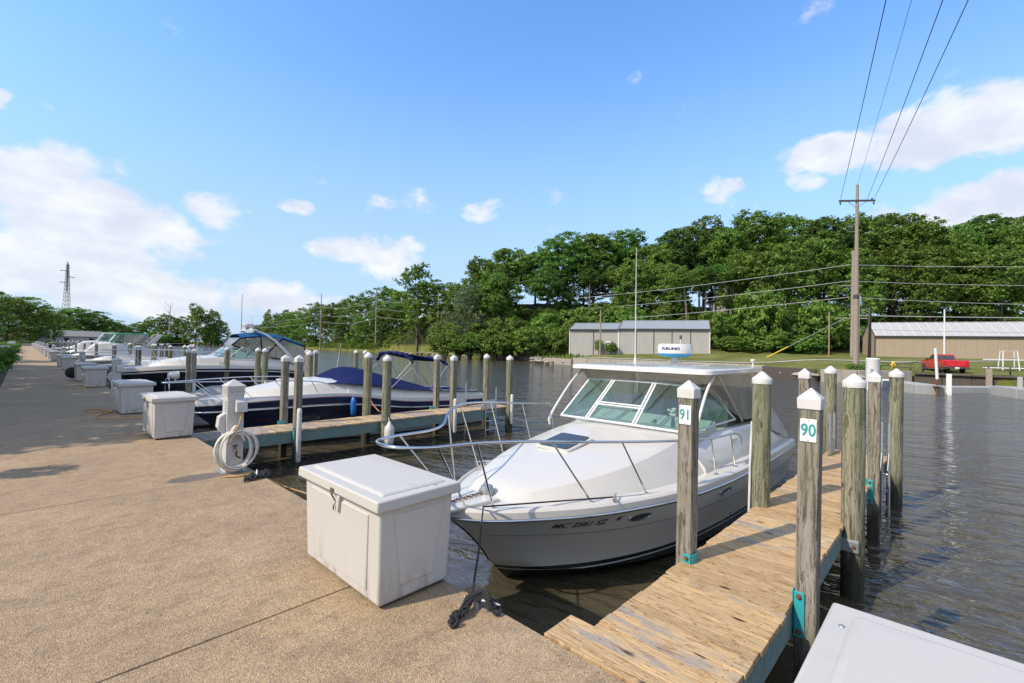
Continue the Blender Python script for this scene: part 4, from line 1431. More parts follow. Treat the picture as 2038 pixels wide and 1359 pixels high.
    def cockpit(self, t, mat, xa, xb, w0, w1, h0, h1, floor, lip=0.10, cap=0.07, name='coaming', nx=20, ch=0.20):
        """side decks with a coaming round an open cockpit"""
        mb = MB()
        for s in (-1, 1):
            rows = []
            for i in range(nx + 1):
                f = i / nx
                x = lerp(xa, xb, f)
                b, z = self.hb(x), self.sheer(x)
                zt = z + lip
                w, h = lerp(w0, w1, f), lerp(h0, h1, f)
                w = min(w, b - cap - 0.04)
                c = lerp(ch, .09, sstep(0, .45, f))
                prof = [(b, z), (b - .006, z + lip * .75), (b - .03, zt), (b - cap, zt + .008), (b - cap - .02, zt - .012), (w + .02, zt), (w, zt + h * .16), (w - c, zt + h * .90), (w - c * 1.3 - .02, zt + h), (w - c * 1.3 - .13, zt + h), (w - c * 1.3 - .15, zt + h - .03), (w - c * 1.3 - .17, floor)]
                rows.append([(x, s * y, zz) for y, zz in prof])
            mb.grid(rows)
            for r in (rows[0], rows[-1]):
                mb.add(r, [tuple(range(len(r)))])
            mb.build(name, mat, t, smooth=38)
            mb = MB()


def rail(t, pts, posts, r=0.0125, name='bow_rail', mat=None, pr=0.010):
    """stainless rail: top tube and raked posts, each post its own part"""
    mat = mat or STEEL
    o = MB().tube(smooth_path(pts, 8), r, 8).build(name, mat, t, smooth=60)
    for a, b in posts:
        MB().tube([a, b], pr, 7).lathe([(0.026, 0.0), (0.024, 0.010), (0.014, 0.014)], (b[0], b[1], b[2] - 0.002), 10).build('stanchion', mat, o, smooth=50)
    return o


def pane(t, quad, name, mat, nu=1, nv=1, th=0.006, wob=0.0, sag=0.0):
    return MB().sheet(quad, th, nu, nv, wob=wob, sag=sag).build(name, mat, t, smooth=50)


def lozenge(h, L, x, z, s, name_mat, t, nm='porthole', ang=0.0, off=0.006):
    """oval port light lying on the topside"""
    mb = MB()
    for k, (f, o) in enumerate(((1.0, off), (0.8, off + 0.006))):
        pass
    ring, inner = [], []
    n = 22
    for i in range(n):
        a = 2 * math.pi * i / n
        def P(f, o):
            xx = x + L / 2 * f * math.cos(a) * math.cos(ang) - 0.045 * f * math.sin(a) * math.sin(ang) * -1
            zz = z + 0.048 * f * math.sin(a) + L / 2 * f * math.cos(a) * math.sin(ang)
            return (xx, s * (h.side_y(xx, zz) + o), zz)
        ring.append([P(1.04, 0.0), P(1.0, off + .008), P(0.93, off + .008), P(0.90, off)])
        inner.append(P(0.91, off))
    rows = [list(r) for r in zip(*ring)]
    MB().grid(rows, closed=True).build(nm + '_rim', name_mat, t, smooth=50)
    return MB().add(inner, [tuple(range(n))]).build(nm, GLASS_DARK, t)


# ================================================================== cruiser in the near slip
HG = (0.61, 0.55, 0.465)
BLK = (0.010, 0.010, 0.011)
WHT = (0.62, 0.61, 0.58)
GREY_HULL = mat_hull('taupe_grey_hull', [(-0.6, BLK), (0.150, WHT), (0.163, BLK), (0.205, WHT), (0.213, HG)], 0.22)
B1 = thing('motor_cruiser', 'grey and cream express cruiser with hardtop and radar moored at post 91', 'boat', (2.93, 3.60, WATER_Z), 0.0, 'boats in the slips')
h1 = Hull()
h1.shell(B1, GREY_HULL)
TX, TW, TH = [0.52, .72, 1.1, 1.7, 2.3, 3.0, 3.5], [.30, .48, .73, .99, 1.13, 1.22, 1.24], [0.0, .085, .15, .235, .315, .415, .475]
h1.foredeck(B1, GEL_WHITE, 3.45, TX, TW, TH, slope=0.30, camber=0.03, nx=60)
h1.cockpit(B1, GEL_WHITE, 3.30, 7.15, 1.235, 1.22, .455, .36, .30, ch=0.31)
h1.rubrail(B1, STEEL, 0.017)
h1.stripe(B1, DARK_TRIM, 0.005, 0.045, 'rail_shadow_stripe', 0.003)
h1.stripe(B1, sm('hull_pinstripe', (0.11, 0.105, 0.10), 0.3), 0.345, 0.355, 'pinstripe', 0.002, u0=0.05)
# sole, bulkhead, seats inside the cockpit
MB().box(3.3, 7.1, -1.0, 1.0, 0.26, 0.30).build('cockpit_sole', NONSKID, B1)
MB().box(7.02, 7.14, -1.22, 1.22, 0.30, 1.25).build('transom_wall', GEL_WHITE, B1, bevel=0.03)
dsh = MB()
dsh.prism([(3.42, 0.5), (3.42, 1.44), (3.95, 1.40), (4.25, 1.52), (4.32, 1.38), (4.30, 0.5)], 'y', -1.02, 0.95)
dsh.build('dashboard', CUSHION, B1, bevel=0.02)
for y0, y1, nm in ((-0.85, -0.25, 'helm_seat'), (0.3, 0.9, 'companion_seat')):
    st = MB()
    st.box(4.75, 5.25, y0, y1, 0.3, 1.05)
    st.prism([(5.12, 1.0), (5.28, 1.0), (5.36, 1.72), (5.24, 1.74)], 'y', y0, y1)
    st.build(nm, CUSHION, B1, bevel=0.05, seg=3)
whl = MB()
whl.tube([(4.38 + 0.05 * math.sin(a), -0.5 + 0.19 * math.cos(a), 1.40 + 0.18 * math.sin(a)) for a in [2 * math.pi * i / 20 for i in range(21)]], 0.014, 6)
whl.build('steering_wheel', BLACK_RUB, B1, smooth=60)
MB().box(6.2, 6.9, -0.9, 0.9, 0.3, 0.78).build('aft_bench', CUSHION, B1, bevel=0.05)

# windscreen: three front panes and two long side panes in an aluminium frame
wc = 0.10
WB = {'fr': (3.28, 1.16 + wc), 'd1': (3.20, 0.53 + wc), 'd2': (3.20, -0.33), 'nr': (3.28, -0.98)}
zb = 1.455
def wsp(x, y, z): return Vector((x, y, z))
far_b, d1_b, d2_b, near_b = wsp(3.36, 1.19, zb - .02), wsp(3.24, 0.60, zb + .005), wsp(3.24, -0.22, zb + .005), wsp(3.36, -0.96, zb - .02)
far_t, d1_t, d2_t, near_t = wsp(4.02, 1.08, 2.03), wsp(3.98, 0.56, 2.045), wsp(3.98, -0.18, 2.045), wsp(4.02, -0.84, 2.02)
farE, nearE = wsp(5.15, 1.20, 1.47), wsp(5.05, -1.04, 1.47)
farM, nearM = wsp(4.55, 1.15, 1.93), wsp(4.45, -0.93, 1.92)
ws = MB()
def bar(mb, a, b, w=0.028, d=0.018):
    a, b = Vector(a), Vector(b)
    ax = (b - a); l = ax.length; ax.normalize()
    up = Vector((0, 1, 0)) if abs(ax.y) < 0.8 else Vector((1, 0, 0.8)).normalized()
    sd = ax.cross(up).normalized(); u2 = sd.cross(ax)
    mb.obox((a + b) / 2, ax * (l / 2 + 0.004), u2 * w / 2, sd * d / 2)
wf = MB()
for a, b in ((far_b, d1_b), (d1_b, d2_b), (d2_b, near_b), (far_t, d1_t), (d1_t, d2_t), (d2_t, near_t), (far_b, far_t), (near_b, near_t), (near_b, nearE), (far_b, farE)):
    bar(wf, a, b, 0.032, 0.022)
for a, b in ((d1_b, d1_t), (d2_b, d2_t)):
    for o in (-0.024, 0.024):
        bar(wf, a + Vector((0, o, 0)), b + Vector((0, o, 0)), 0.030, 0.024)
mid1, mid2 = d1_b.lerp(d1_t, 0.36), d2_b.lerp(d2_t, 0.36)
bar(wf, mid1, mid2, 0.022, 0.03); bar(wf, mid1 + Vector((0.02, 0, 0.034)), mid2 + Vector((0.02, 0, 0.034)), 0.022, 0.03)
for a, m_, e in ((far_t, farM, farE), (near_t, nearM, nearE)):
    pth = smooth_path([a, m_, a.lerp(e, 0.78) * 0.4 + m_.lerp(e, 0.6) * 0.6, e], 6)
    wf.tube(pth, 0.016, 6)
frm = wf.build('windscreen_frame', WHITE_FRAME, B1, bevel=0.004)
def inset(q, k=0.02):
    c = sum((Vector(p) for p in q), Vector()) / 4
    return [Vector(p).lerp(c, k) for p in q]
pane(B1, inset((far_b, d1_b, d1_t, far_t)), 'windscreen_pane', GLASS_TEAL)
pane(B1, inset((d1_b, d2_b, mid2, mid1)), 'windscreen_pane', GLASS_TEAL)
pane(B1, inset((mid1, mid2, d2_t, d1_t)), 'vent_pane', GLASS_TEAL)
pane(B1, inset((d2_b, near_b, near_t, d2_t)), 'windscreen_pane', GLASS_TEAL)
for b_, e, a, m_ in ((near_b, nearE, near_t, nearM), (far_b, farE, far_t, farM)):
    mb = MB()
    off = Vector((0, 0.004, 0))
    poly = [b_, b_.lerp(e, 0.5), e, m_.lerp(e, 0.5) + Vector((0.06, 0, 0.02)), m_, a]
    mb.add([p - off for p in poly] + [p + off for p in poly], [(0, 1, 2, 3, 4, 5), (11, 10, 9, 8, 7, 6)] + [(i, i + 6, (i + 1) % 6 + 6, (i + 1) % 6) for i in range(6)])
    mb.build('side_pane', GLASS_SIDE, B1)
# wipers
for y in (0.78, -0.12, -0.45):
    w = MB()
    w.tube([(3.97, y, 2.03), (3.80, y + 0.06, 1.90), (3.62, y + 0.13, 1.76)], 0.006, 5)
    w.tube([(3.76, y + 0.03, 1.89), (3.50, y + 0.15, 1.66)], 0.008, 5)
    w.build('wiper', BLACK_RUB, B1)
# hardtop
ht = MB()
def rr(x0, x1, y0, y1, r, n=6):
    out = []
    for cx, cy, a0 in ((x1 - r, y1 - r, 0), (x0 + r, y1 - r, 90), (x0 + r, y0 + r, 180), (x1 - r, y0 + r, 270)):
        for k in range(n + 1):
            a = math.radians(a0 + 90 * k / n)
            out.append((cx + r * math.cos(a), cy + r * math.sin(a)))
    return out
X0, X1, Y0, Y1 = 3.78, 6.28, -1.12, 1.36
rows = []
for z, ins, cam in ((2.232, 0.05, 0), (2.214, 0.012, 0), (2.218, 0.0, 0), (2.272, 0.004, 0), (2.282, 0.016, 0), (2.292, 0.12, 0.0), (2.306, 0.34, 0.0)):
    rows.append([(x, y, z + 0.02 * (1 - ((x - (X0 + X1) / 2) / 1.3) ** 2)) for x, y in rr(X0 + ins, X1 - ins, Y0 + ins, Y1 - ins, 0.15 - ins * 0.2)])
ht.grid(rows, closed=True)
ht.add(rows[-1], [tuple(range(len(rows[-1])))]); ht.add(rows[0], [tuple(range(len(rows[0])))])
top = ht.build('hardtop', GEL_SHINE, B1, smooth=45)
# struts
for nm, pts, r in (('strut', [(4.12, -1.04, 2.21), (3.75, -1.06, 1.95), (3.30, -1.10, 1.45), (3.27, -1.11, 1.36)], 0.021), ('strut', [(4.12, 1.28, 2.21), (3.70, 1.27, 1.95), (3.17, 1.26, 1.46), (3.14, 1.26, 1.30)], 0.021)):
    MB().tube(smooth_path(pts, 4), r, 10).build(nm, GEL_SHINE, B1, smooth=60)
for s, y in ((-1, -1.07), (1, 1.30)):
    MB().tube([(4.20, y, 2.21), (5.25, y * 1.02, 1.42)], 0.014, 8).build('strut', STEEL, B1, smooth=60)
    MB().tube([(6.0, y, 2.21), (6.05, y * 1.04, 1.40)], 0.016, 8).build('strut', STEEL, B1, smooth=60)
# clear vinyl curtains
pane(B1, (far_t + Vector((-.02, .03, .02)), near_t + Vector((-.02, -.05, .02)), (3.98, -1.03, 2.205), (3.98, 1.28, 2.205)), 'front_curtain', VINYL, 24, 4, 0.004, wob=0.02)
pane(B1, (near_t + Vector((.02, -.05, 0)), (5.2, -1.07, 1.48), (5.25, -1.08, 2.205), (4.1, -1.07, 2.205)), 'side_curtain', VINYL, 12, 6, 0.004, wob=0.02)
pane(B1, ((5.2, -1.07, 1.45), (6.12, -1.09, 1.40), (6.15, -1.09, 2.205), (5.25, -1.08, 2.205)), 'side_curtain', VINYL, 14, 6, 0.004, wob=0.03)
pane(B1, (far_t + Vector((.02, .05, 0)), (5.2, 1.28, 1.48), (5.25, 1.31, 2.205), (4.1, 1.31, 2.205)), 'side_curtain', VINYL, 12, 6, 0.004, wob=0.02)
pane(B1, ((5.2, 1.28, 1.45), (6.12, 1.29, 1.40), (6.15, 1.32, 2.205), (5.25, 1.31, 2.205)), 'side_curtain', VINYL, 14, 6, 0.004, wob=0.03)
pane(B1, ((6.2, -1.08, 1.9), (6.2, 1.3, 1.9), (6.22, 1.3, 2.2), (6.22, -1.08, 2.2)), 'rear_curtain', VINYL, 10, 4, 0.004, wob=0.02)
# sloping aft cover from the hardtop to the transom
pane(B1, ((6.22, -1.10, 1.92), (6.22, 1.32, 1.92), (7.16, 1.36, 1.02), (7.16, -1.30, 1.02)), 'aft_cover', BEIGE_CANVAS, 20, 10, 0.006, wob=0.03)
for y0, y1 in ((-1.10, -1.31), (1.32, 1.37)):
    MB().sheet(((6.12, y0, 1.30), (6.22, y0, 1.90), (7.16, y1, 1.03), (7.14, y1, 0.95)), 0.005, 8, 6, wob=0.01).build('aft_cover_side', BEIGE_CANVAS, B1, smooth=50)
# bow rail
rz0 = 1.66
nearp = [(4.55, -1.30, 1.17), (4.35, -1.33, 1.33), (4.05, -1.335, 1.395), (3.3, -1.33, 1.43), (2.3, -1.20, 1.50), (1.3, -0.93, 1.58), (0.55, -0.60, 1.635), (0.0, -0.40, 1.66), (-0.45, -0.32, rz0 + .01), (-0.68, -0.18, rz0 + .02), (-0.74, 0.0, rz0 + .02)]
farp = [(-0.68, 0.20, rz0 + .02), (-0.42, 0.34, rz0 + .01), (0.05, 0.40, 1.665), (0.28, 0.46, 1.70), (0.45, 0.58, 1.80), (0.8, 0.76, 1.85), (1.5, 1.02, 1.80), (2.4, 1.25, 1.70), (3.3, 1.36, 1.62), (4.2, 1.38, 1.50), (4.6, 1.36, 1.2)]
stn = []
for (tx, tz, bxx) in ((3.95, 1.40, 4.05), (3.25, 1.43, 3.4), (2.45, 1.49, 2.72), (1.55, 1.56, 1.92), (0.75, 1.62, 1.20)):
    ty = cr_interp([0, .55, 1.3, 2.3, 3.3, 4.05], [-.40, -.60, -.93, -1.20, -1.33, -1.335], tx)
    bb = h1.hb(bxx) - 0.12
    stn.append(((tx, ty, tz), (bxx, -bb, h1.sheer(bxx) + 0.10)))
    zf = cr_interp([0.05, .45, .8, 1.5, 2.4, 3.3, 4.2], [1.665, 1.80, 1.85, 1.80, 1.70, 1.62, 1.50], tx)
    yf = cr_interp([0.05, .45, .8, 1.5, 2.4, 3.3, 4.2], [.40, .58, .76, 1.02, 1.25, 1.36, 1.38], tx)
    stn.append(((tx, yf, zf), (bxx, bb, h1.sheer(bxx) + 0.10)))
stn += [((0.0, -0.40, 1.66), (0.32, -0.30, 0.98)), ((-0.40, -0.33, 1.67), (0.12, -0.12, 0.97)), ((-0.35, 0.35, 1.67), (0.14, 0.12, 0.97)), ((0.42, 0.55, 1.78), (0.42, 0.40, 0.97))]
rail(B1, nearp + farp, stn, 0.0145)
# anchor platform, roller, windlass with chain, hatch, cleats, vents
plf = MB()
plf.prism([(-0.28, -0.10), (0.5, -0.22), (0.5, 0.22), (-0.28, 0.10)], 'z', 0.955, 1.0)
plf.build('bow_pulpit', GEL_WHITE, B1, bevel=0.015, smooth=40)
wl = MB()
wl.lathe([(0.075, 0.0), (0.072, 0.06), (0.062, 0.095), (0.03, 0.105)], (0.52, 0.0, 0.985), 20)
wlo = wl.build('windlass', GALV, B1, smooth=40)
ch = MB()
for k in range(14):
    x = 0.44 - k * 0.035
    d = 0.011
    if k % 2: ch.tube([(x + .018, 0.0 - d, 1.02), (x - .018, -d, 1.02), (x - .018, d, 1.02), (x + .018, d, 1.02), (x + .018, -d, 1.02)], 0.005, 5)
    else: ch.tube([(x + .018, 0.0, 1.02 - d), (x - .018, 0, 1.02 - d), (x - .018, 0, 1.02 + d), (x + .018, 0, 1.02 + d), (x + .018, 0, 1.02 - d)], 0.005, 5)
ch.build('anchor_chain', RUST, wlo)
hq = MB()
hq.prism(rr(1.86, 2.46, -0.08, 0.46, 0.05), 'z', 0.0, 0.03)
hq2 = MB(); hq2.prism(rr(1.895, 2.425, -0.045, 0.425, 0.04), 'z', 0.03, 0.042)
tilt = (0, -0.158, 0)
hf = hq.build('hatch_frame', GEL_SHINE, B1, smooth=40, loc=(0, 0.0, 0.945), rot=tilt)
ht2 = hq2.build('hatch_pane', SMOKE, B1, smooth=40, loc=(0, 0, 0.945), rot=tilt)
for s in (-1, 1):
    x = 1.42
    cleat(B1, (x, s * (h1.hb(x) - 0.06), h1.sheer(x) + 0.105), (1, -s * 0.45, 0), 0.27, STEEL, 0.045)
    x = 4.35
    cleat(B1, (x, s * (h1.hb(x) - 0.06), h1.sheer(x) + 0.105), (1, 0, 0), 0.25, STEEL, 0.045)
    MB().box(4.50, 4.78, s * 1.16 - 0.012, s * 1.16 + 0.012, 1.14, 1.24).build('vent_cover', GEL_SHINE, B1, bevel=0.02)
for x, z, L in ((1.80, 0.72, 0.30), (3.55, 0.71, 0.32)):
    for s in (-1, 1):
        lozenge(h1, L, x, z, s, STEEL, B1)
thr = MB()
for x in (4.1, 4.25, 4.4):
    thr.lathe([(0.022, -0.004), (0.022, 0.006), (0.012, 0.008)], (x, -h1.side_y(x, 0.26) - 0.0, 0.26), 10, axis='y')
thr.build('through_hull', STEEL, B1)
# registration lettering bent onto the bow
def bend_text(h, body, size, x, z, s, mat, t, nm, sx=1.0, slope=0.0, bold=0.0, off=0.011, flip=False):
    me = text_mesh(body, size, 0.0, sx, bold)
    for v in me.vertices:
        xx = x + v.co.x * (1 if s < 0 else -1); zz = z + v.co.z + v.co.x * slope
        v.co = (xx, s * (h.side_y(xx, zz) + off), zz)
    me.materials.append(mat)
    return link(nm, me, t)
for s in (-1, 1):
    bend_text(h1, 'MC 2561 SZ', 0.096, 1.09, 0.742, s, DARK_INK, B1, 'registration_letters', 1.08, 0.0, 0.0012)
sx_ = MB()
q = []
for xx, zz in ((1.47, 0.73), (1.53, 0.73), (1.53, 0.78), (1.47, 0.78)):
    q.append((xx, -(h1.side_y(xx, zz) + 0.005), zz))
sx_.add(q, [(0, 1, 2, 3)])
sx_.build('registration_sticker', sm('maroon_sticker', (0.16, 0.07, 0.06), 0.5), B1)
# black bow line from the quay cleat to the near side cleat
bl = MB()
cl = Vector((2.93 + 1.42, 3.60 - h1.hb(1.42) + 0.06, WATER_Z + h1.sheer(1.42) + 0.14))
q0 = Vector(BOWLINE)
fair = Vector((2.93 + 0.16, 3.60 - 0.33, WATER_Z + 1.02))
bl.tube([q0, q0.lerp(fair, 0.5) + Vector((0.01, 0, -0.03)), fair, fair.lerp(cl, 0.5) + Vector((0, 0, 0.0)), cl], 0.0085, 8)
tag(bl.build('bow_line', BLACK_ROPE, smooth=50), 'black bow line running from the quay cleat up to the cruiser deck', 'rope')
# radar, antenna, lights on the hardtop
rd = MB()
rc = (5.12, 0.02)
rd.lathe([(0.05, 2.335), (0.06, 2.40), (0.045, 2.46)], (rc[0], rc[1], 0), 14)
rd.build('radar_mast', GEL_SHINE, B1, smooth=50)
rb = MB()
rb.lathe([(0.12, 2.445), (0.22, 2.455), (0.295, 2.49), (0.302, 2.51)], (rc[0], rc[1], 0), 32)
rb.build('radar_base', sm('sky_blue_plastic', (0.03, 0.30, 0.55), 0.4, var=0.03), B1, smooth=50)
rt = MB()
rt.lathe([(0.302, 2.5105), (0.305, 2.54), (0.288, 2.655), (0.272, 2.678), (0.20, 2.685), (0.01, 2.688)], (rc[0], rc[1], 0), 40)
rto = rt.build('radar_dome', GEL_SHINE, B1, smooth=40)
me = text_mesh('FURUNO', 0.062, 0.0, 1.25, 0.0035)
a_mid = math.radians(190)
for v in me.vertices:
    zz = 2.592 + v.co.z
    r = 0.3065 - (zz - 2.54) * 0.148 + 0.0015
    a = a_mid + v.co.x / 0.30
    v.co = (rc[0] + r * math.cos(a), rc[1] + r * math.sin(a), zz)
me.materials.append(NAVY_INK)
link('radar_lettering', me, rto)
an = MB()
an.tube([(5.95, 1.25, 2.30), (5.95, 1.25, 2.75), (5.93, 1.25, 4.72)], [0.016, 0.013, 0.006], 8)
an.lathe([(0.03, 2.29), (0.03, 2.36), (0.016, 2.40)], (5.95, 1.25, 0), 10)
an.build('whip_antenna', GEL_SHINE, B1, smooth=50)
gp = MB()
gp.tube([(6.15, -0.98, 2.28), (6.15, -0.98, 2.38)], 0.014, 8)
gp.lathe([(0.02, 2.38), (0.04, 2.395), (0.042, 2.425), (0.03, 2.435)], (6.15, -0.98, 0), 14)
gp.build('gps_antenna', GEL_SHINE, B1, smooth=50)
al = MB()
al.tube([(5.55, 0.1, 2.33), (5.55, 0.1, 2.78)], 0.011, 8)
al.build('light_mast', GEL_SHINE, B1, smooth=50)
MB().lathe([(0.02, 2.78), (0.024, 2.81), (0.024, 2.84), (0.012, 2.85)], (5.55, 0.1, 0), 10).build('anchor_light', DARK_TRIM, B1, smooth=50)
# little things on the dash: flowers in a vase, a small skull ornament
fl = thing('flower_vase', 'vase of white flowers on the cruiser dash behind the windscreen', 'vase', (2.93 + 3.72, 3.60 - 0.60, WATER_Z + 1.43))
MB().lathe([(0.03, 0.0), (0.035, 0.05), (0.02, 0.12), (0.028, 0.16)], n=12).build('vase', sm('dark_green_vase', (0.01, 0.05, 0.035), 0.3), fl, smooth=50)
fw = MB()
rnd = random.Random(5)
for k in range(16):
    a, r = rnd.uniform(0, 6.28), rnd.uniform(0, 0.06)
    c = (r * math.cos(a) - 0.02, r * math.sin(a), 0.20 + rnd.uniform(-.03, .07))
    fw.lathe([(0.002, -0.02), (0.02, -0.008), (0.026, 0.006), (0.012, 0.018)], c, 7)
fw.build('petals', sm('cream_petals', (0.72, 0.66, 0.55), 0.7), fl, smooth=60)
sk = thing('skull_ornament', 'small skull ornament with a dark hat on the cruiser dash', 'ornament', (2.93 + 3.62, 3.60 - 0.36, WATER_Z + 1.435))
MB().lathe([(0.012, 0.0), (0.028, 0.012), (0.034, 0.04), (0.032, 0.06), (0.02, 0.075)], n=14).build('skull', sm('bone', (0.55, 0.52, 0.44), 0.6), sk, smooth=60)
MB().lathe([(0.06, 0.055), (0.045, 0.066), (0.028, 0.085), (0.01, 0.092)], n=14, sy=0.6).build('hat', BLACK_RUB, sk, smooth=60)

# ================================================================== boat with the navy canvas, second slip
NV = (0.010, 0.013, 0.042)
NAVY_HULL = mat_hull('navy_hull', [(-0.6, (0.40, 0.39, 0.38)), (0.16, (0.40, 0.39, 0.38)), (0.185, WHT), (0.205, (0.28, 0.012, 0.018)), (0.25, NV)], 0.15)
B2 = thing('sport_cruiser', 'white and navy sport boat under a navy canvas cover at the second pier', 'boat', (2.80, 12.95, WATER_Z), 0.0, 'boats in the slips')
h2 = Hull(8.2, 1.38, ((0, .88), (1.5, .955), (3.0, .97), (3.6, .93), (5.0, .76), (6.3, .70), (8.2, .66)), 0.95, 0.12)
h2.shell(B2, NAVY_HULL)
h2.foredeck(B2, GEL_WHITE, 3.3, [0.7, 1.0, 1.6, 2.4, 3.3], [.05, .35, .75, 1.02, 1.1], [0, .08, .16, .25, .30], lip=0.30, slope=0.3, camber=0.09)
h2.cockpit(B2, GEL_WHITE, 3.3, 8.2, 1.12, 1.10, .30, .10, .4, lip=0.30)
h2.stripe(B2, sm('navy_band', (0.02, 0.035, 0.10), 0.2, coat=0.5), -0.24, -0.05, 'sheer_band', 0.012)
h2.stripe(B2, sm('red_pinstripe', (0.35, 0.05, 0.06), 0.3), -0.262, -0.243, 'pinstripe', 0.013)
h2.rubrail(B2, STEEL, 0.024)
cv = MB()
rows = []
for i in range(25):
    f = i / 24
    x = lerp(2.42, 8.1, f)
    zr = cr_interp([2.42, 2.8, 3.5, 4.0, 5.0, 6.0, 7.0, 8.1], [1.50, 1.62, 1.90, 1.88, 1.62, 1.36, 1.10, 0.98], x)
    ze = h2.sheer(x) + 0.30 + lerp(0.28, 0.1, f) * (1 if x > 3.2 else (0.9))
    w = min(1.12, h2.hb(x) - 0.12) * (0.72 + 0.28 * min(1, f * 6))
    r = []
    for j in range(17):
        g = -1 + j / 8
        sag = 0.05 * math.sin(abs(g) * math.pi) + 0.012 * math.sin(i * 1.7 + j * 2.3)
        r.append((x + 0.12 * abs(g), g * w, ze + (max(zr - ze, 0.02)) * (1 - abs(g) ** 1.6) - sag * (1 - abs(abs(g) - .5))))
    rows.append(r)
cv.grid(rows)
cv.build('canvas_cover', BLUE_CANVAS, B2, smooth=50)
# folded bimini on its hoops
bm_ = MB()
pts = smooth_path([(5.35, -1.05, 2.12), (5.32, -0.7, 2.27), (5.35, 0, 2.33), (5.4, 0.8, 2.28), (5.45, 1.05, 2.1)], 6)
bm_.tube([(p.x + .03 * math.sin(i * 1.3), p.y, p.z + 0.015 * math.sin(i * 2.1)) for i, p in enumerate(pts)], [0.05 + 0.02 * math.sin(i * 1.9) for i in range(len(pts))], 9)
bm_.tube([(p.x + 1.35 + .03 * math.sin(i * 1.7), p.y, p.z - 0.16 + 0.012 * math.sin(i * 2.7)) for i, p in enumerate(pts)], [0.04 + 0.014 * math.sin(i * 2.3) for i in range(len(pts))], 9)
bm_.sheet(((5.4, -0.95, 2.28), (6.75, -0.98, 2.05), (6.75, 0.9, 2.08), (5.4, 0.9, 2.32)), 0.03, 10, 6, wob=0.04, sag=-0.05)
bm_.build('folded_bimini', BLUE_CANVAS, B2, smooth=60)
for s in (-1, 1):
    for a, b in (((5.35, s * 1.06, 2.12), (6.05, s * 1.16, 1.18)), ((6.75, s * 1.04, 1.98), (6.05, s * 1.16, 1.18)), ((5.5, s * 1.05, 2.0), (4.6, s * 1.1, 1.3)), ((6.75, s * 1.04, 1.98), (7.3, s * 1.12, 1.05)), ((5.9, s * 1.05, 2.05), (6.5, s * 1.12, 1.12))):
        MB().tube([a, b], 0.013, 6).build('bimini_pole', STEEL, B2)
nearp = [(2.9, -1.18, 1.40), (2.5, -1.12, 1.58), (1.5, -0.92, 1.63), (0.6, -0.6, 1.63), (-0.05, -0.3, 1.62), (-0.5, -0.14, 1.61), (-0.6, 0, 1.61)]
farp = [(p[0], -p[1], p[2]) for p in reversed(nearp[:-1])]
stn = []
for tx, bx_ in ((2.3, 2.5), (1.5, 1.8), (0.7, 1.05), (0.0, 0.45)):
    y = cr_interp([-.5, -.05, .6, 1.5, 2.5], [.14, .3, .6, .92, 1.12], tx)
    for s in (-1, 1):
        stn.append(((tx, s * y, 1.625), (bx_, s * (h2.hb(bx_) - .12), h2.sheer(bx_) + .30)))
rail(B2, nearp + farp, stn, 0.014)
sp = MB()
sp.tube([(-0.35, 0, 1.61), (-0.35, 0, 1.70)], 0.015, 6)
sp.lathe([(0.02, -0.13), (0.06, -0.12), (0.085, -0.03), (0.09, 0.08), (0.07, 0.085)], (-0.37, 0, 1.77), 16, axis='x')
sp.build('spotlight', GEL_SHINE, B2, smooth=50)
for x in (2.35, 4.0):
    for s in (-1, 1):
        lozenge(h2, 0.42, x, 0.66, s, STEEL, B2)
for s in (-1, 1):
    bend_text(h2, 'MC  52', 0.085, 1.30, 0.68, s, sm('red_lettering', (0.28, 0.02, 0.02), 0.5), B2, 'registration_letters', 1.0)
for s in (-1, 1):
    x = 3.8
    cleat(B2, (x, s * (h2.hb(x) - 0.05), h2.sheer(x) + 0.31), (1, 0, 0), 0.26, DARK_TRIM, 0.04)
MB().prism(rr(1.9, 2.4, -0.25, 0.25, 0.1), 'z', 1.55, 1.60).build('deck_hatch', GEL_SHINE, B2, bevel=0.01, rot=None)
an = MB(); an.tube([(3.9, 0.9, 1.5), (4.1, 1.0, 2.6)], [0.011, 0.006], 6); an.build('whip_antenna', GEL_SHINE, B2)
# blue fender, yellow shore cord on that boat
fd = MB()
fd.lathe([(0.02, -0.16), (0.06, -0.12), (0.075, 0.0), (0.075, 0.22), (0.055, 0.30), (0.02, 0.33), (0.018, 0.37)], (6.0, 11.35, 0.0), 14)
tag(fd.build('fender', sm('blue_fender', (0.01, 0.13, 0.45), 0.4), smooth=60), 'bright blue fender hanging beside the navy-covered boat', 'fender', 'boat fenders')
cd = MB()
cd.tube(smooth_path([(6.35, 11.50, 0.42), (6.42, 11.42, 0.38), (6.5, 11.2, 0.1), (6.55, 11.0, -0.04), (6.6, 10.8, -0.085)], 5), 0.014, 6)
tag(cd.build('yellow_cord', HOSE_O, smooth=60), 'yellow shore cord plugged into the navy-covered boat', 'cord')

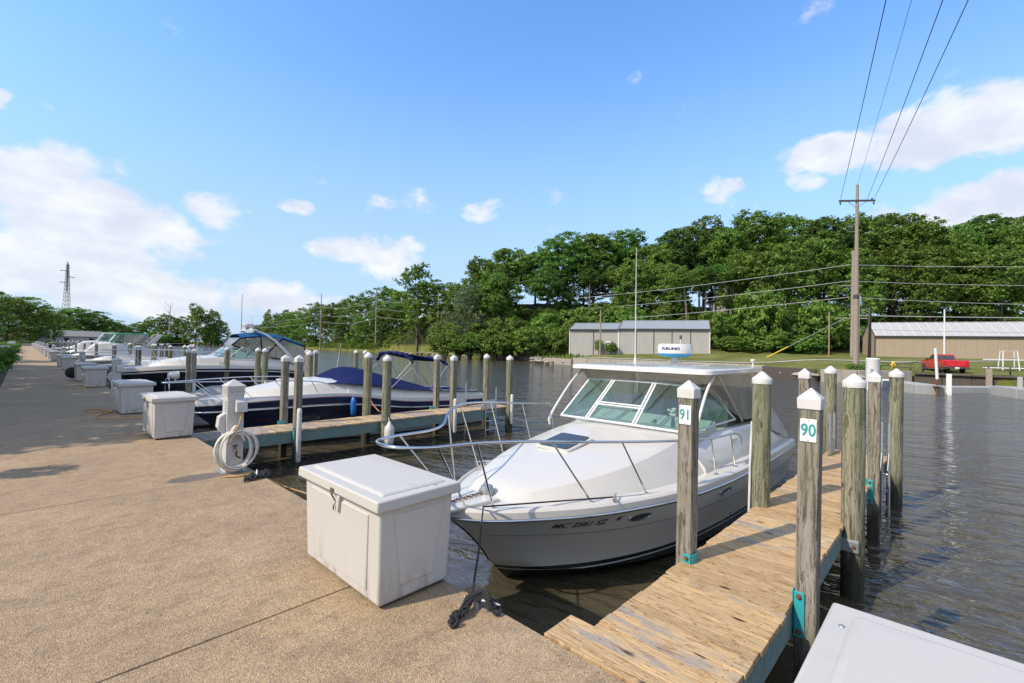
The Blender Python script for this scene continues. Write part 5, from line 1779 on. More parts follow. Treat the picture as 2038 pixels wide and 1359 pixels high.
# ================================================================== canvas-covered tender
B5 = thing('covered_boat', 'small open boat under a grey tarpaulin beside the third pier', 'boat', (2.75, 16.6, WATER_Z), 0.0, 'boats in the slips')
h5 = Hull(4.6, 0.95, ((0, .62), (2, .55), (4.6, .5)), 0.6, 0.06)
h5.shell(B5, mat_hull('white_small_hull', [(-0.6, (0.05, 0.05, 0.06)), (0.06, (0.6, 0.6, 0.58))]))
cv = MB(); rows = []
for i in range(21):
    f = i / 20; x = lerp(-0.05, 4.6, f)
    zr = cr_interp([0, .5, 1.5, 2.6, 3.6, 4.6], [.66, .9, 1.22, 1.15, 1.28, .9], x)
    w = h5.hb(max(x, 0.05)) + 0.04
    r = []
    for j in range(15):
        g = -1 + j / 7
        r.append((x, g * w, h5.sheer(x) - 0.1 * (abs(g) > .98) + 0.03 + max(zr - .6, 0) * (1 - abs(g) ** 1.5) + 0.03 * math.sin(i * 2.1 + j * 1.3) * (1 - abs(g))))
    rows.append(r)
cv.grid(rows); cv.build('tarpaulin', GREY_CANVAS, B5, smooth=50)
hp = MB()
hp.tube(smooth_path([(0.2, 0.25, .7), (0.2, 0.25, 1.35), (0.22, 0.1, 1.45), (0.22, -0.1, 1.45), (0.2, -0.25, 1.35), (0.2, -0.25, .7)], 4), 0.016, 6)
hp.build('boarding_rail', STEEL, B5, smooth=50)

# ================================================================== navy cruiser with arch and blue canopy
NV2 = (0.007, 0.008, 0.024)
NAVY2 = mat_hull('dark_navy_hull', [(-0.6, (0.3, 0.02, 0.02)), (0.10, (0.55, 0.54, 0.52)), (0.15, NV2)], 0.12)
B3 = thing('canopy_cruiser', 'long white and dark navy cruiser with blue canopy, arch and radar', 'boat', (2.75, 24.9, WATER_Z), 0.0, 'boats in the slips')
B3.scale = (0.80, 1.0, 1.0)
h3 = Hull(9.0, 1.6, ((0, 1.15), (2, 1.27), (5, 1.27), (7.5, 1.18), (9.0, 1.05)), 1.1, 0.16)
h3.shell(B3, NAVY2)
h3.foredeck(B3, GEL_WHITE, 4.1, [0.9, 1.4, 2.2, 3.2, 4.1], [.05, .5, .95, 1.2, 1.28], [0, .10, .20, .30, .34], lip=0.26, slope=0.25, camber=0.06)
h3.cockpit(B3, GEL_WHITE, 4.1, 9.0, 1.30, 1.30, .34, .25, .6, lip=0.26)
h3.stripe(B3, sm('navy_line', (0.012, 0.016, 0.06), 0.2), -0.085, -0.03, 'sheer_line', 0.010)
h3.rubrail(B3, GEL_SHINE, 0.028)
MB().box(4.0, 8.9, -1.1, 1.1, 0.55, 0.6).build('cockpit_sole', NONSKID, B3)
MB().box(8.85, 8.98, -1.3, 1.3, 0.6, 1.55).build('transom_wall', NAVY2, B3, bevel=0.03)
ws3 = MB()
base = [(4.0, 0.0), (4.05, -0.75), (4.5, -1.15), (6.4, -1.22)]
topp = [(5.0, 0.0, 2.42), (5.05, -0.65, 2.40), (5.4, -0.98, 2.32), (6.4, -1.15, 2.05)]
fr3 = MB()
for s in (-1, 1):
    bpts = [Vector((x, s * -y, 1.83 - 0.02 * i)) for i, (x, y) in enumerate(base)]
    tpts = [Vector((x, s * -y, z)) for x, y, z in topp]
    for i in range(3):
        pane(B3, (bpts[i], bpts[i + 1], tpts[i + 1], tpts[i]), 'windscreen_pane', GLASS_TEAL)
        fr3.tube([bpts[i], bpts[i + 1]], 0.02, 6); fr3.tube([tpts[i], tpts[i + 1]], 0.02, 6); fr3.tube([bpts[i + 1], tpts[i + 1]], 0.018, 6)
fr3.build('windscreen_frame', GEL_SHINE, B3)
# canopy: canvas roof, clear sides with blue edges
cz = 3.02
cn = MB()
rows = []
for i in range(9):
    f = i / 8; x = lerp(5.3, 8.85, f)
    zc = cr_interp([5.3, 6.3, 7.4, 8.85], [2.95, 3.06, 3.0, 2.62], x)
    w = cr_interp([5.3, 6.3, 7.4, 8.85], [0.92, 1.12, 1.18, 1.15], x)
    rows.append([(x, g * w, zc - 0.20 * abs(g) ** 3) for g in [-1 + j / 6 for j in range(13)]])
cn.grid(rows)
cn.build('canopy_roof', TEALBLUE_CANVAS, B3, smooth=50)
for s in (-1, 1):
    pane(B3, ((4.9, s * .75, 2.42), (6.35, s * 1.16, 2.1), (6.3, s * 1.12, 2.86), (5.3, s * .92, 2.76)), 'clear_panel', VINYL, 8, 4, 0.004, wob=0.015)
    pane(B3, ((6.42, s * 1.2, 1.9), (7.6, s * 1.24, 1.82), (7.5, s * 1.18, 2.78), (6.3, s * 1.12, 2.86)), 'clear_panel', VINYL, 8, 4, 0.004, wob=0.015)
    pane(B3, ((7.7, s * 1.24, 1.82), (8.95, s * 1.25, 1.6), (8.85, s * 1.15, 2.42), (7.5, s * 1.18, 2.78)), 'clear_panel', VINYL, 8, 4, 0.004, wob=0.015)
    ed = MB()
    for a, b in (((4.9, s * .76, 2.42), (5.3, s * .93, 2.76)), ((5.3, s * .93, 2.76), (6.3, s * 1.13, 2.86)), ((6.38, s * 1.17, 2.02), (6.3, s * 1.13, 2.86)), ((6.42, s * 1.21, 1.85), (7.5, s * 1.19, 2.78)),
                 ((8.95, s * 1.26, 1.6), (8.85, s * 1.16, 2.42)), ((7.5, s * 1.19, 2.78), (8.85, s * 1.16, 2.42)), ((6.35, s * 1.17, 2.1), (4.95, s * .8, 2.40)), ((7.7, s * 1.25, 1.84), (8.95, s * 1.26, 1.62))):
        ed.tube([a, b], 0.035, 6)
    ed.build('canopy_edging', BLUE_CANVAS, B3)
pane(B3, ((8.95, -1.25, 1.6), (8.95, 1.25, 1.6), (8.85, 1.15, 2.42), (8.85, -1.15, 2.42)), 'clear_panel', VINYL, 8, 4, 0.004, wob=0.015)
pane(B3, ((4.95, 0.75, 2.44), (4.95, -0.75, 2.44), (5.3, -0.92, 2.78), (5.3, 0.92, 2.78)), 'clear_panel', VINYL, 8, 4, 0.004, wob=0.015)
# radar arch sweeping from the quarter up and forward
ar = MB()
for s in (-1, 1):
    rows = []
    for x, z, w, d in ((8.15, 1.6, .34, .11), (7.7, 2.1, .26, .10), (7.1, 2.62, .22, .09), (6.5, 3.0, .20, .08), (6.0, 3.14, .20, .07)):
        y = s * cr_interp([6.0, 7.1, 8.15], [1.06, 1.26, 1.34], x)
        rows.append([(x - w / 2, y - d / 2, z), (x + w / 2, y - d / 2, z), (x + w / 2, y + d / 2, z), (x - w / 2, y + d / 2, z)])
    ar.grid(rows, closed=True)
ar.box(5.9, 6.1, -1.1, 1.1, 3.11, 3.19)
ar.build('radar_arch', GEL_SHINE, B3, smooth=50, bevel=0.015)
rdm = MB()
rdm.lathe([(0.10, 3.2), (0.10, 3.27), (0.28, 3.30), (0.31, 3.36), (0.30, 3.46), (0.25, 3.49), (0.02, 3.50)], (6.0, 0.0, 0), 26)
rdm.build('radar_dome', GEL_SHINE, B3, smooth=40)
an = MB(); an.tube([(6.2, 0.9, 3.2), (6.9, 0.95, 4.6)], [0.014, 0.007], 6); an.tube([(6.0, -0.6, 3.2), (6.0, -0.6, 3.75)], 0.012, 6)
an.build('whip_antenna', GEL_SHINE, B3)
nearp = [(4.6, -1.42, 1.66), (4.2, -1.44, 2.05), (3.0, -1.36, 2.14), (1.6, -1.05, 2.18), (0.6, -0.66, 2.18), (-0.1, -0.34, 2.16), (-0.55, -0.15, 2.15), (-0.65, 0, 2.15)]
farp = [(p[0], -p[1], p[2]) for p in reversed(nearp[:-1])]
stn = []
for tx, bx_ in ((3.9, 4.15), (3.0, 3.4), (2.1, 2.5), (1.2, 1.65), (0.4, 0.9)):
    y = cr_interp([-.5, -.1, .6, 1.6, 3.0, 4.2], [.15, .34, .66, 1.05, 1.36, 1.44], tx)
    for s in (-1, 1):
        stn.append(((tx, s * y, 2.15), (bx_, s * (h3.hb(bx_) - .12), h3.sheer(bx_) + .26)))
rail(B3, nearp + farp, stn, 0.016)
for x in (3.9, 5.1):
    for s in (-1, 1):
        lozenge(h3, 0.46, x, 0.92, s, STEEL, B3)

# ================================================================== green canopy cruiser, fifth slip
WHITE_HULL = mat_hull('white_blue_line_hull', [(-0.6, (0.03, 0.04, 0.10)), (0.12, WHT), (0.62, (0.05, 0.05, 0.08)), (0.72, WHT)], 0.2)


def simple_cruiser(label, x, y, L, B, canvas, seed, hullmat, cabin=0.5, top=True, arch=True, name='cabin_cruiser'):
    t = thing(name, label, 'boat', (x, y, WATER_Z), 0.0, 'boats in the slips')
    k = L / 9.0
    h = Hull(L, B, ((0, 1.25 * k), (L * .3, 1.28 * k), (L, 1.05 * k)), 1.1 * k, 0.15)
    h.shell(t, hullmat, 24, 5)
    h.foredeck(t, GEL_WHITE, L * .46, [L * .1, L * .18, L * .3, L * .46], [.05, B * .45, B * .68, B * .78], [0, .2 * k, cabin * .8 * k, cabin * k], lip=0.18 * k, nx=20)
    h.cockpit(t, GEL_WHITE, L * .46, L, B * .8, B * .8, cabin * k, cabin * .5 * k, .5 * k, lip=0.18 * k, nx=8)
    h.rubrail(t, DARK_TRIM, 0.03)
    zb = (1.46 + cabin) * k
    zt = zb + 0.95 * k
    x0, x1 = L * .45, L * .86
    w = B * .66
    if top:
        MB().frustum((x0 + .5 * k, x1, -w, w), (x0 + .6 * k, x1 - .1, -w * .9, w * .9), zt, zt + 0.12 * k).build('canopy_roof', canvas, t, bevel=0.04)
        for s in (-1, 1):
            pane(t, ((x0, s * w * .85, zb), (x0 + 1.1 * k, s * w * 1.05, zb), (x0 + 1.2 * k, s * w, zt), (x0 + .6 * k, s * w * .85, zt)), 'clear_panel', GLASS_TEAL)
            pane(t, ((x0 + 1.15 * k, s * w * 1.05, zb), (x1, s * w * 1.08, zb - .1), (x1 - .1, s * w, zt), (x0 + 1.25 * k, s * w, zt)), 'clear_panel', VINYL)
            e = MB()
            for a, b in (((x0, s * w * .85, zb), (x0 + .6 * k, s * w * .85, zt)), ((x0 + 1.1 * k, s * w * 1.05, zb), (x0 + 1.2 * k, s * w, zt)), ((x1, s * w * 1.08, zb - .1), (x1 - .1, s * w, zt)), ((x0, s * w * .85, zb), (x1, s * w * 1.08, zb - .05))):
                e.tube([a, b], 0.03, 5)
            e.build('canopy_frame', canvas, t)
        pane(t, ((x0, -w * .85, zb), (x0, w * .85, zb), (x0 + .6 * k, w * .85, zt), (x0 + .6 * k, -w * .85, zt)), 'windscreen_pane', GLASS_TEAL)
    if arch:
        a = MB()
        for s in (-1, 1):
            a.prism([(L * .80, zb - .5 * k), (L * .88, zb - .5 * k), (L * 1.0, zt + .05), (L * .95, zt + .05)], 'y', s * B * .82 - .04, s * B * .82 + .04)
        a.box(L * .95, L * 1.0, -B * .82, B * .82, zt - .0, zt + .06)
        a.build('radar_arch', GEL_SHINE, t, bevel=0.02)
    rl = [(L * .45, -B * .88, 1.45 * k), (L * .43, -B * .9, 2.0 * k), (L * .25, -B * .75, 2.1 * k), (L * .08, -B * .42, 2.12 * k), (-.05 * L, -B * .12, 2.1 * k), (-.06 * L, 0, 2.1 * k)]
    rl = rl + [(p[0], -p[1], p[2]) for p in reversed(rl[:-1])]
    st = []
    for f in (.36, .25, .15):
        yy = B * cr_interp([.08, .25, .43], [.42, .75, .9], f)
        for s in (-1, 1): st.append(((f * L, s * yy, 2.1 * k), (f * L + .35 * k, s * (h.hb(f * L + .35 * k) - .1), 1.42 * k)))
    rail(t, rl, st, 0.018, pr=0.014)
    return t


simple_cruiser('white cruiser with bright green canopy and raked arch further along the slips', 2.5, 58.5, 7.2, 1.7, GREEN_CANVAS, 1, WHITE_HULL, 1.5)
simple_cruiser('low white boat behind the navy cruiser in the fourth slip', 2.8, 35.6, 7.0, 1.4, GEL_SHINE, 2, WHITE_HULL, 0.3, False, False)
simple_cruiser('white boat in the sixth slip left of the green canopy', 2.8, 45.0, 7.0, 1.5, BEIGE_CANVAS, 4, WHITE_HULL, 0.4, False, False)
simple_cruiser('distant white cruiser with a pale hardtop beyond the green canopy boat', 3.0, 84.0, 9.0, 1.8, GEL_SHINE, 5, WHITE_HULL, 1.0)
simple_cruiser('distant low white boat near the far end of the slips', 2.8, 72.0, 7.5, 1.5, GEL_SHINE, 6, WHITE_HULL, 0.4, False, False)

# ------------------------------------------------------------------ foliage
def leaf_mesh(name, clumps, per, leaf, seed, mat, flat=0.6, spread=0.5, fold=0.25):
    """many small leaf faces gathered in clumps; clumps = list of (x, y, z, radius, outward dir)"""
    rng = np.random.default_rng(seed)
    C = np.array([c[:3] for c in clumps]); Rr = np.array([c[3] for c in clumps]); Dn = np.array([c[4] for c in clumps])
    n = len(clumps) * per
    idx = np.repeat(np.arange(len(clumps)), per)
    off = rng.normal(size=(n, 3))
    off /= np.linalg.norm(off, axis=1)[:, None] + 1e-9
    off *= (rng.random(n) ** 0.45)[:, None] * Rr[idx][:, None]
    off[:, 2] *= flat
    P = C[idx] + off
    nd = off / (np.linalg.norm(off, axis=1)[:, None] + 1e-9)
    nrm = 0.45 * Dn[idx] + 0.55 * nd + np.array([0, 0, 0.35]) + rng.normal(size=(n, 3)) * spread
    nrm /= np.linalg.norm(nrm, axis=1)[:, None] + 1e-9
    t = rng.normal(size=(n, 3))
    t -= nrm * (t * nrm).sum(1)[:, None]
    t /= np.linalg.norm(t, axis=1)[:, None] + 1e-9
    b = np.cross(nrm, t)
    s = leaf * (0.55 + 0.9 * rng.random(n))[:, None]
    w = 0.62
    V = np.stack([P - t * s, P + b * s * w + nrm * s * fold, P + t * s, P - b * s * w + nrm * s * fold], 1).reshape(-1, 3)
    me = bpy.data.meshes.new(name)
    me.vertices.add(len(V)); me.vertices.foreach_set('co', V.astype(np.float32).ravel())
    me.loops.add(4 * n); me.loops.foreach_set('vertex_index', np.arange(4 * n, dtype=np.int32))
    me.polygons.add(n); me.polygons.foreach_set('loop_start', np.arange(0, 4 * n, 4, dtype=np.int32)); me.polygons.foreach_set('loop_total', np.full(n, 4, dtype=np.int32))
    me.update(calc_edges=True)
    me.materials.append(mat)
    return me


def crown_clumps(lobes, count, seed, rad, inner=0.25):
    """clump centres over the shells of several lobes"""
    rng = np.random.default_rng(seed)
    L = np.array(lobes, float)
    area = (L[:, 3] * L[:, 4] + L[:, 3] * L[:, 5] + L[:, 4] * L[:, 5]); pr = area / area.sum()
    out = []
    tries = 0
    while len(out) < count and tries < count * 30:
        tries += 1
        l = L[rng.choice(len(L), p=pr)]
        d = rng.normal(size=3); d /= np.linalg.norm(d)
        if d[2] < -0.55 and rng.random() < 0.6: continue
        r = 1.0 - abs(rng.normal()) * inner
        p = l[:3] + d * l[3:6] * max(r, 0.2)
        q = (p - L[:, :3]) / L[:, 3:6]
        if (np.sum((q ** 2).sum(1) < 0.5) > 0) and rng.random() < 0.75: continue
        out.append((p[0], p[1], p[2], rad * (0.6 + 0.8 * rng.random()), tuple(d)))
    return out


def tree_variant(kind, seed, leafmat, nclump=330, per=34, leaf=0.26, rad=0.95, H=20.0, W=13.0, low=0.28, open_=0.25):
    rnd = random.Random(seed)
    lobes = []
    n = 13
    for i in range(n):
        f = i / (n - 1)
        z = lerp(low * H + 2.2, H * 0.90, f ** 0.9)
        prof = math.sin(math.pi * min(1, 0.22 + 0.73 * f)) ** 0.7
        r = W / 2 * prof * 0.66 * (0.75 + 0.4 * rnd.random())
        a = i * 2.4 + rnd.uniform(-.5, .5)
        sz = W * 0.165 * (0.85 + 0.5 * rnd.random())
        lobes.append((r * math.cos(a), r * math.sin(a), z, sz * 1.25, sz * 1.25, sz))
    lobes.append((0, 0, H * 0.86, W * .22, W * .22, W * .17))
    lobes.append((0, 0, H * 0.62, W * .26, W * .26, W * .22))
    cl = crown_clumps(lobes, nclump, seed, rad, open_)
    crown = leaf_mesh('crown', cl, per, leaf, seed + 1, leafmat)
    tr = MB()
    tr.tube(smooth_path([(0, 0, -1.5), (rnd.uniform(-.1, .1), rnd.uniform(-.1, .1), H * .18), (rnd.uniform(-.4, .4), rnd.uniform(-.4, .4), H * .45), (rnd.uniform(-.5, .5), rnd.uniform(-.5, .5), H * .82)], 4),
            [lerp(0.36, 0.06, k / 12) for k in range(13)], 8)
    for l in lobes[:11]:
        z0 = max(H * 0.2, l[2] - W * .33)
        tr.tube(smooth_path([(0, 0, z0), (l[0] * .45, l[1] * .45, lerp(z0, l[2], .45)), (l[0] * .95, l[1] * .95, l[2])], 3), [lerp(.17, .03, k / 6) for k in range(7)], 5)
    trunk = tr.mesh('trunk', 60); trunk.materials.append(BARK)
    return crown, trunk


OAKS = [tree_variant('oak', 10 + i, [LEAF_OAK, LEAF_LIGHT, LEAF_DARK, LEAF_OAK, LEAF_OAK][i], nclump=560, per=30, leaf=0.22, rad=0.8, low=[.30, .26, .34, .30, .22][i]) for i in range(5)]
LOWT = [tree_variant('low', 70 + i, [LEAF_OAK, LEAF_LIGHT, LEAF_OAK][i], nclump=420, per=28, leaf=0.24, rad=0.9, low=-0.02, open_=0.3) for i in range(3)]
SLIM = [tree_variant('slim', 40 + i, [LEAF_LIGHT, LEAF_OAK][i], 260, 26, 0.22, 0.75, 20, 9, 0.18, 0.45) for i in range(2)]
PALE = tree_variant('pale', 60, LEAF_PALE, 260, 24, 0.20, 0.8, 14, 12, 0.08, 0.5)


def bush_variant(seed, mat, n=120, per=26, leaf=0.17, rad=0.6, W=6.0, H=5.0):
    rnd = random.Random(seed)
    lobes = []
    for i in range(8):
        a = i * 2.4
        r = W * .26 * rnd.uniform(.3, 1)
        z = H * rnd.uniform(.25, .72)
        lobes.append((r * math.cos(a), r * math.sin(a), z, W * .23, W * .23, H * .24))
    lobes.append((0, 0, H * .35, W * .4, W * .4, H * .34))
    cl = crown_clumps(lobes, n, seed, rad, 0.2)
    fol = leaf_mesh('foliage', cl, per, leaf, seed + 1, mat)
    st = MB()
    for k in range(5):
        a = k * 1.3
        st.tube([(0.1 * math.cos(a), 0.1 * math.sin(a), -1.0), (W * .12 * math.cos(a), W * .12 * math.sin(a), H * .3), (W * .25 * math.cos(a), W * .25 * math.sin(a), H * .62)], [.07, .05, .02], 5)
    stem = st.mesh('stem', 60); stem.materials.append(BARK)
    return fol, stem


BUSH = [bush_variant(80 + i, [LEAF_LIGHT, LEAF_OAK, LEAF_LIGHT][i], 190, 26, 0.16, 0.5) for i in range(3)]


def plant_tree(variant, x, y, zb, top, w, H0, W0, label, group, rz, name='tree', cat='tree', parts=('crown', 'trunk')):
    t = thing(name, label, cat, (x, y, zb), rz, group)
    h = max(top - zb, 1.0)
    t.scale = (w / W0, w / W0, h / H0)
    for me, nm in zip(variant, parts):
        link(nm, me, t)
    return t


CREST = [(80.3, 86.8, 24.2, 12.7), (88.3, 85.6, 27.9, 14.6), (97.1, 83.6, 28.4, 12.4), (94.4, 72.0, 30.3, 14.0), (103.9, 69.2, 32.3, 15.3), (113.8, 66.0, 34.4, 16.6), (110.2, 55.3, 28.6, 11.5), (119.0, 53.4, 34.1, 14.6), (129.0, 50.0, 37.6, 15.2),
         (123.3, 41.5, 33.4, 12.7), (133.6, 37.9, 39.2, 17.3), (145.2, 33.0, 39.5, 16.6), (140.0, 23.9, 36.5, 16.6), (151.5, 19.2, 38.4, 15.9), (164.3, 12.9, 41.0, 20.7), (157.1, 5.9, 35.9, 15.3), (169.8, -0.1, 35.6, 14.6), (181.9, -5.6, 41.1, 19.4),
         (173.0, -10.7, 35.4, 16.6), (187.1, -18.4, 38.1, 19.9)]
MID = [(101.3, 47.2, 21.6, 12.6), (118.5, 36.4, 25.9, 14.4), (119.5, 28.1, 27.2, 13.7), (130.9, 23.4, 29.8, 15.6), (130.5, 16.5, 25.8, 12.6), (143.3, 10.3, 27.8, 15.6), (142.3, 4.1, 23.3, 12.6), (154.8, -1.8, 26.9, 15.6), (153.4, -7.6, 27.1, 16.0),
       (166.4, -14.0, 26.1, 15.6), (95.8, 53.0, 22.0, 11.4), (86.3, 70.3, 21.3, 13.2), (74.5, 75.4, 18.5, 11.4)]
CREST += [(197, -31, 38, 19), (206, -43, 37, 18), (215, -55, 38, 19)]
MID += [(178, -25, 28, 16), (187, -37, 27, 16), (196, -49, 28, 16)]
BUSHES = [(60.6, 77.0, 6.9, 6.3), (64.7, 77.0, 5.5, 5.4), (70.1, 75.7, 7.4, 7.8), (68.9, 68.3, 8.2, 6.3), (74.0, 67.3, 9.0, 7.6), (79.3, 66.0, 9.9, 7.8), (77.2, 59.5, 7.4, 6.3), (103.8, 35.9, 8.3, 7.6), (109.2, 34.6, 12.4, 8.9), (105.7, 29.5, 15.5, 9.4),
          (112.0, 27.3, 11.7, 8.6), (118.4, 24.9, 11.0, 8.9), (114.4, 20.4, 12.7, 9.4), (120.9, 17.9, 9.8, 7.6), (126.8, 16.0, 9.0, 6.7), (87.0, 49.3, 11.3, 7.3), (94.1, 46.1, 12.3, 8.6), (101.5, 42.7, 12.2, 8.9), (99.2, 36.4, 10.6, 6.3), (85.9, 54.7, 12.1, 7.6),
          (84.7, 60.4, 11.7, 7.8)]
SLOPE = [(102.5, 269.5, 18.1, 16.8), (103.2, 254.3, 21.2, 16.2), (102.3, 233.5, 22.7, 15.2), (103.3, 217.9, 21.7, 13.4), (104.0, 202.7, 23.5, 13.9), (104.2, 188.0, 25.7, 13.3), (104.4, 173.1, 26.4, 14.7), (103.9, 159.2, 24.3, 12.0), (87.6, 125.5, 29.8, 14.2),
         (98.0, 129.2, 24.1, 12.1), (96.0, 116.7, 22.5, 11.3), (69.5, 79.3, 15.2, 12.5), (96.6, 148.3, 17.8, 11.0), (96.7, 162.6, 16.7, 11.7), (96.6, 178.4, 13.2, 10.3), (99.3, 200.5, 11.7, 11.1), (90.4, 93.5, 20.2, 8.4), (90.9, 112.8, 15.2, 9.1)]
FAR = [(56.4, 419.6, 14.4, 14.3), (62.6, 413.1, 18.8, 16.0), (67.8, 393.1, 20.3, 17.3), (75.0, 385.6, 18.0, 17.3), (80.7, 370.0, 27.5, 15.1), (88.8, 366.5, 23.7, 16.7), (95.6, 375.0, 16.7, 13.0), (112.3, 331.0, 24.3, 9.7), (112.5, 313.1, 20.6, 15.7), (112.2, 295.7, 21.4, 15.1),
       (95.2, 400.3, 14.5, 15.7), (112.5, 345.2, 14.6, 18.5)]
BUSHES += [(58.5, 74.0, 4.6, 7.0), (62.5, 71.0, 5.2, 7.0), (65.5, 66.5, 5.6, 7.0), (69.5, 61.5, 6.0, 7.0), (73.5, 57.5, 6.2, 6.0), (99.5, 33.0, 5.5, 6.5), (104.0, 27.5, 6.5, 7.5), (109.0, 21.5, 6.5, 7.5)]
BACK = [(112, 78, 28, 15), (122, 70, 31, 16), (130, 60, 33, 16), (140, 47, 36, 17), (150, 38, 37, 17), (158, 28, 38, 18), (168, 20, 38, 18), (178, 8, 40, 19), (186, -2, 40, 19), (192, -12, 40, 19)]
for q in range(12):
    px_, D_ = 935 + 38 * q, 109 + 3 * (q % 2)
    L_ = (px_ - 1019) / 926 * D_
    x_, y_ = .7246 * D_ + .689 * L_, .689 * D_ - .725 * L_
    BUSHES.append((round(x_, 1), round(y_, 1), gz(x_, y_) + 4.2 + (q % 3) * .8, 7.5))
rnd = random.Random(21)
for i, (x, y, top, w) in enumerate(BACK):
    plant_tree(LOWT[i % 3], x, y, gz(x, y) - 0.3, top, w, 20, 13, '%s dense tree of the row behind the hill crest, from the sheds rightwards' % ORD[i], 'trees on the hill', rnd.uniform(0, 6.28), 'hill_tree')
for i, (x, y, top, w) in enumerate(CREST):
    v = OAKS[i % 5]
    plant_tree(v, x, y, gz(x, y) - 0.3, top, w * 1.08, 20, 13, '%s tall oak-green tree along the hill crest counting from the pale tree rightwards' % ORD[i], 'trees on the hill', rnd.uniform(0, 6.28), 'hill_tree')
for i, (x, y, top, w) in enumerate(MID):
    plant_tree(LOWT[i % 3] if 0 < i < 10 or i > 12 else OAKS[(i + 1) % 5], x, y, gz(x, y) - 0.3, top, w, 20, 13, '%s tree of the lower row in front of the hill crest' % ORD[i], 'trees on the hill', rnd.uniform(0, 6.28), 'hill_tree')
for i, (x, y, top, w) in enumerate(BUSHES):
    zb = gz(x, y) - 0.3
    plant_tree(BUSH[i % 3], x, y, zb, top, w * 1.15, 5.0, 6.0, '%s leafy shrub at the foot of the wooded hill around the steel sheds' % ORD[i], 'shrubs at the foot of the hill', rnd.uniform(0, 6.28), 'shrub', 'shrub', ('foliage', 'stem'))
for i, (x, y, top, w) in enumerate(SLOPE):
    zb = gz(x, y) - 0.3
    if i == 11:
        plant_tree(PALE, x, y, zb, top, w, 14, 12, 'pale grey-green willow-like tree on the bank beside the stone shore', 'trees along the far shore', 1.0, 'pale_tree')
    elif i == 8:
        plant_tree(SLIM[0], x, y, zb, top, w, 20, 9, 'tall lone tree with open crown rising above the low shore trees', 'trees along the far shore', 0.6, 'tall_tree')
    else:
        plant_tree((LOWT + OAKS[:1] + LOWT + SLIM)[i % 9], x, y, zb, top, w * 1.1, 20, 13 if i % 9 < 7 else 9, '%s tree along the sloping far shore left of the hill' % ORD[i], 'trees along the far shore', rnd.uniform(0, 6.28), 'shore_tree')
for i, (x, y, top, w) in enumerate(FAR):
    plant_tree(LOWT[i % 3], x, y, -1.5, top, w * (.8 if i % 2 else 1.1), 20, 13, '%s scrubby tree across the water beyond the boats on the horizon' % ORD[i], 'far scrub trees', rnd.uniform(0, 6.28), 'scrub_tree')
# low brush lining the far waterline: one mass
cl = []
for i, (x, y, dx, dy) in enumerate(SP):
    if y < 72 or y > 430: continue
    l = math.hypot(dx, dy)
    for off in (1.5, 6.0, 12.0):
        if rnd.random() < (0.25 if off < 3 else 0.10): continue
        xx, yy = x + dx / l * off + rnd.uniform(-1, 1), y + dy / l * off + rnd.uniform(-2, 2)
        hh = (rnd.uniform(1.4, 2.6) if off < 3 else rnd.uniform(2.5, 5.5)) * (1.0 if y > 84 else 0.5)
        zg = ground_z(xx, yy, off)
        for q in range(18 if y < 200 else 10):
            a = rnd.uniform(0, 6.28); e = rnd.random()
            r = rnd.uniform(1.0, 2.6) * (1 - .4 * e)
            cl.append((xx + r * math.cos(a), yy + r * math.sin(a), zg + hh * (0.1 + .9 * e), rnd.uniform(.5, .9) * (1 if y > 84 else .6), (math.cos(a) * .7, math.sin(a) * .7, .7)))
tag(link('brush', leaf_mesh('brush', cl, 20, 0.21, 77, LEAF_LIGHT)), 'low green brush lining the far waterline', 'brush', kind='stuff')
# tree trunks standing on the open slope below the crest
for i, (x, y, top, lean) in enumerate([(97, 41.5, 19, .25), (101.5, 40.3, 20, 0.05), (103.0, 39.6, 20, -.05), (107.5, 39.0, 21, .03), (113.5, 37.2, 22, .02), (96, 58, 20, .1), (101, 54, 20, -.08), (91.5, 62, 19, 0)]):
    zb = gz(x, y) - 0.4
    t = thing('bare_trunk', '%s pale bare trunk standing on the slope behind the grey shed' % ORD[i], 'tree', (x, y, zb), 0, 'trunks on the slope')
    MB().tube(smooth_path([(0, 0, 0), (lean * 1.5, -lean, (top - zb) * .4), (-lean * 2, lean * 2, (top - zb) * .95)], 5), [lerp(.34, .16, q / 10) for q in range(11)], 8).build('trunk', BARK, t, smooth=60)
    link('crown', OAKS[i % 5][0], t, (-lean * 2, lean * 2, (top - zb) * .6)).scale = (.42, .42, .34)

# tall grass and weeds along the far bank
rng = np.random.default_rng(4)
gv, gf = [], []
for i, (x, y, dx, dy) in enumerate(SP):
    if y < 44 or y > 250: continue
    for q in range(26):
        off = rng.uniform(0.2, 7); l = math.hypot(dx, dy)
        px, py = x + dx / l * off + rng.uniform(-2, 2) , y + dy / l * off + rng.uniform(-2, 2)
        z = ground_z(px, py, off)
        hgt = rng.uniform(.3, .9); a = rng.uniform(0, 6.28)
        o = len(gv)
        gv += [(px - .22 * math.cos(a), py - .22 * math.sin(a), z - .1), (px + .22 * math.cos(a), py + .22 * math.sin(a), z - .1), (px + rng.uniform(-.2, .2), py + rng.uniform(-.2, .2), z + hgt)]
        gf.append((o, o + 1, o + 2))
me = bpy.data.meshes.new('bank_weeds'); me.from_pydata(gv, [], gf); me.materials.append(LEAF_LIGHT)
tag(link('bank_weeds', me), 'tall grass and weeds along the far waterline', 'grass', kind='stuff')

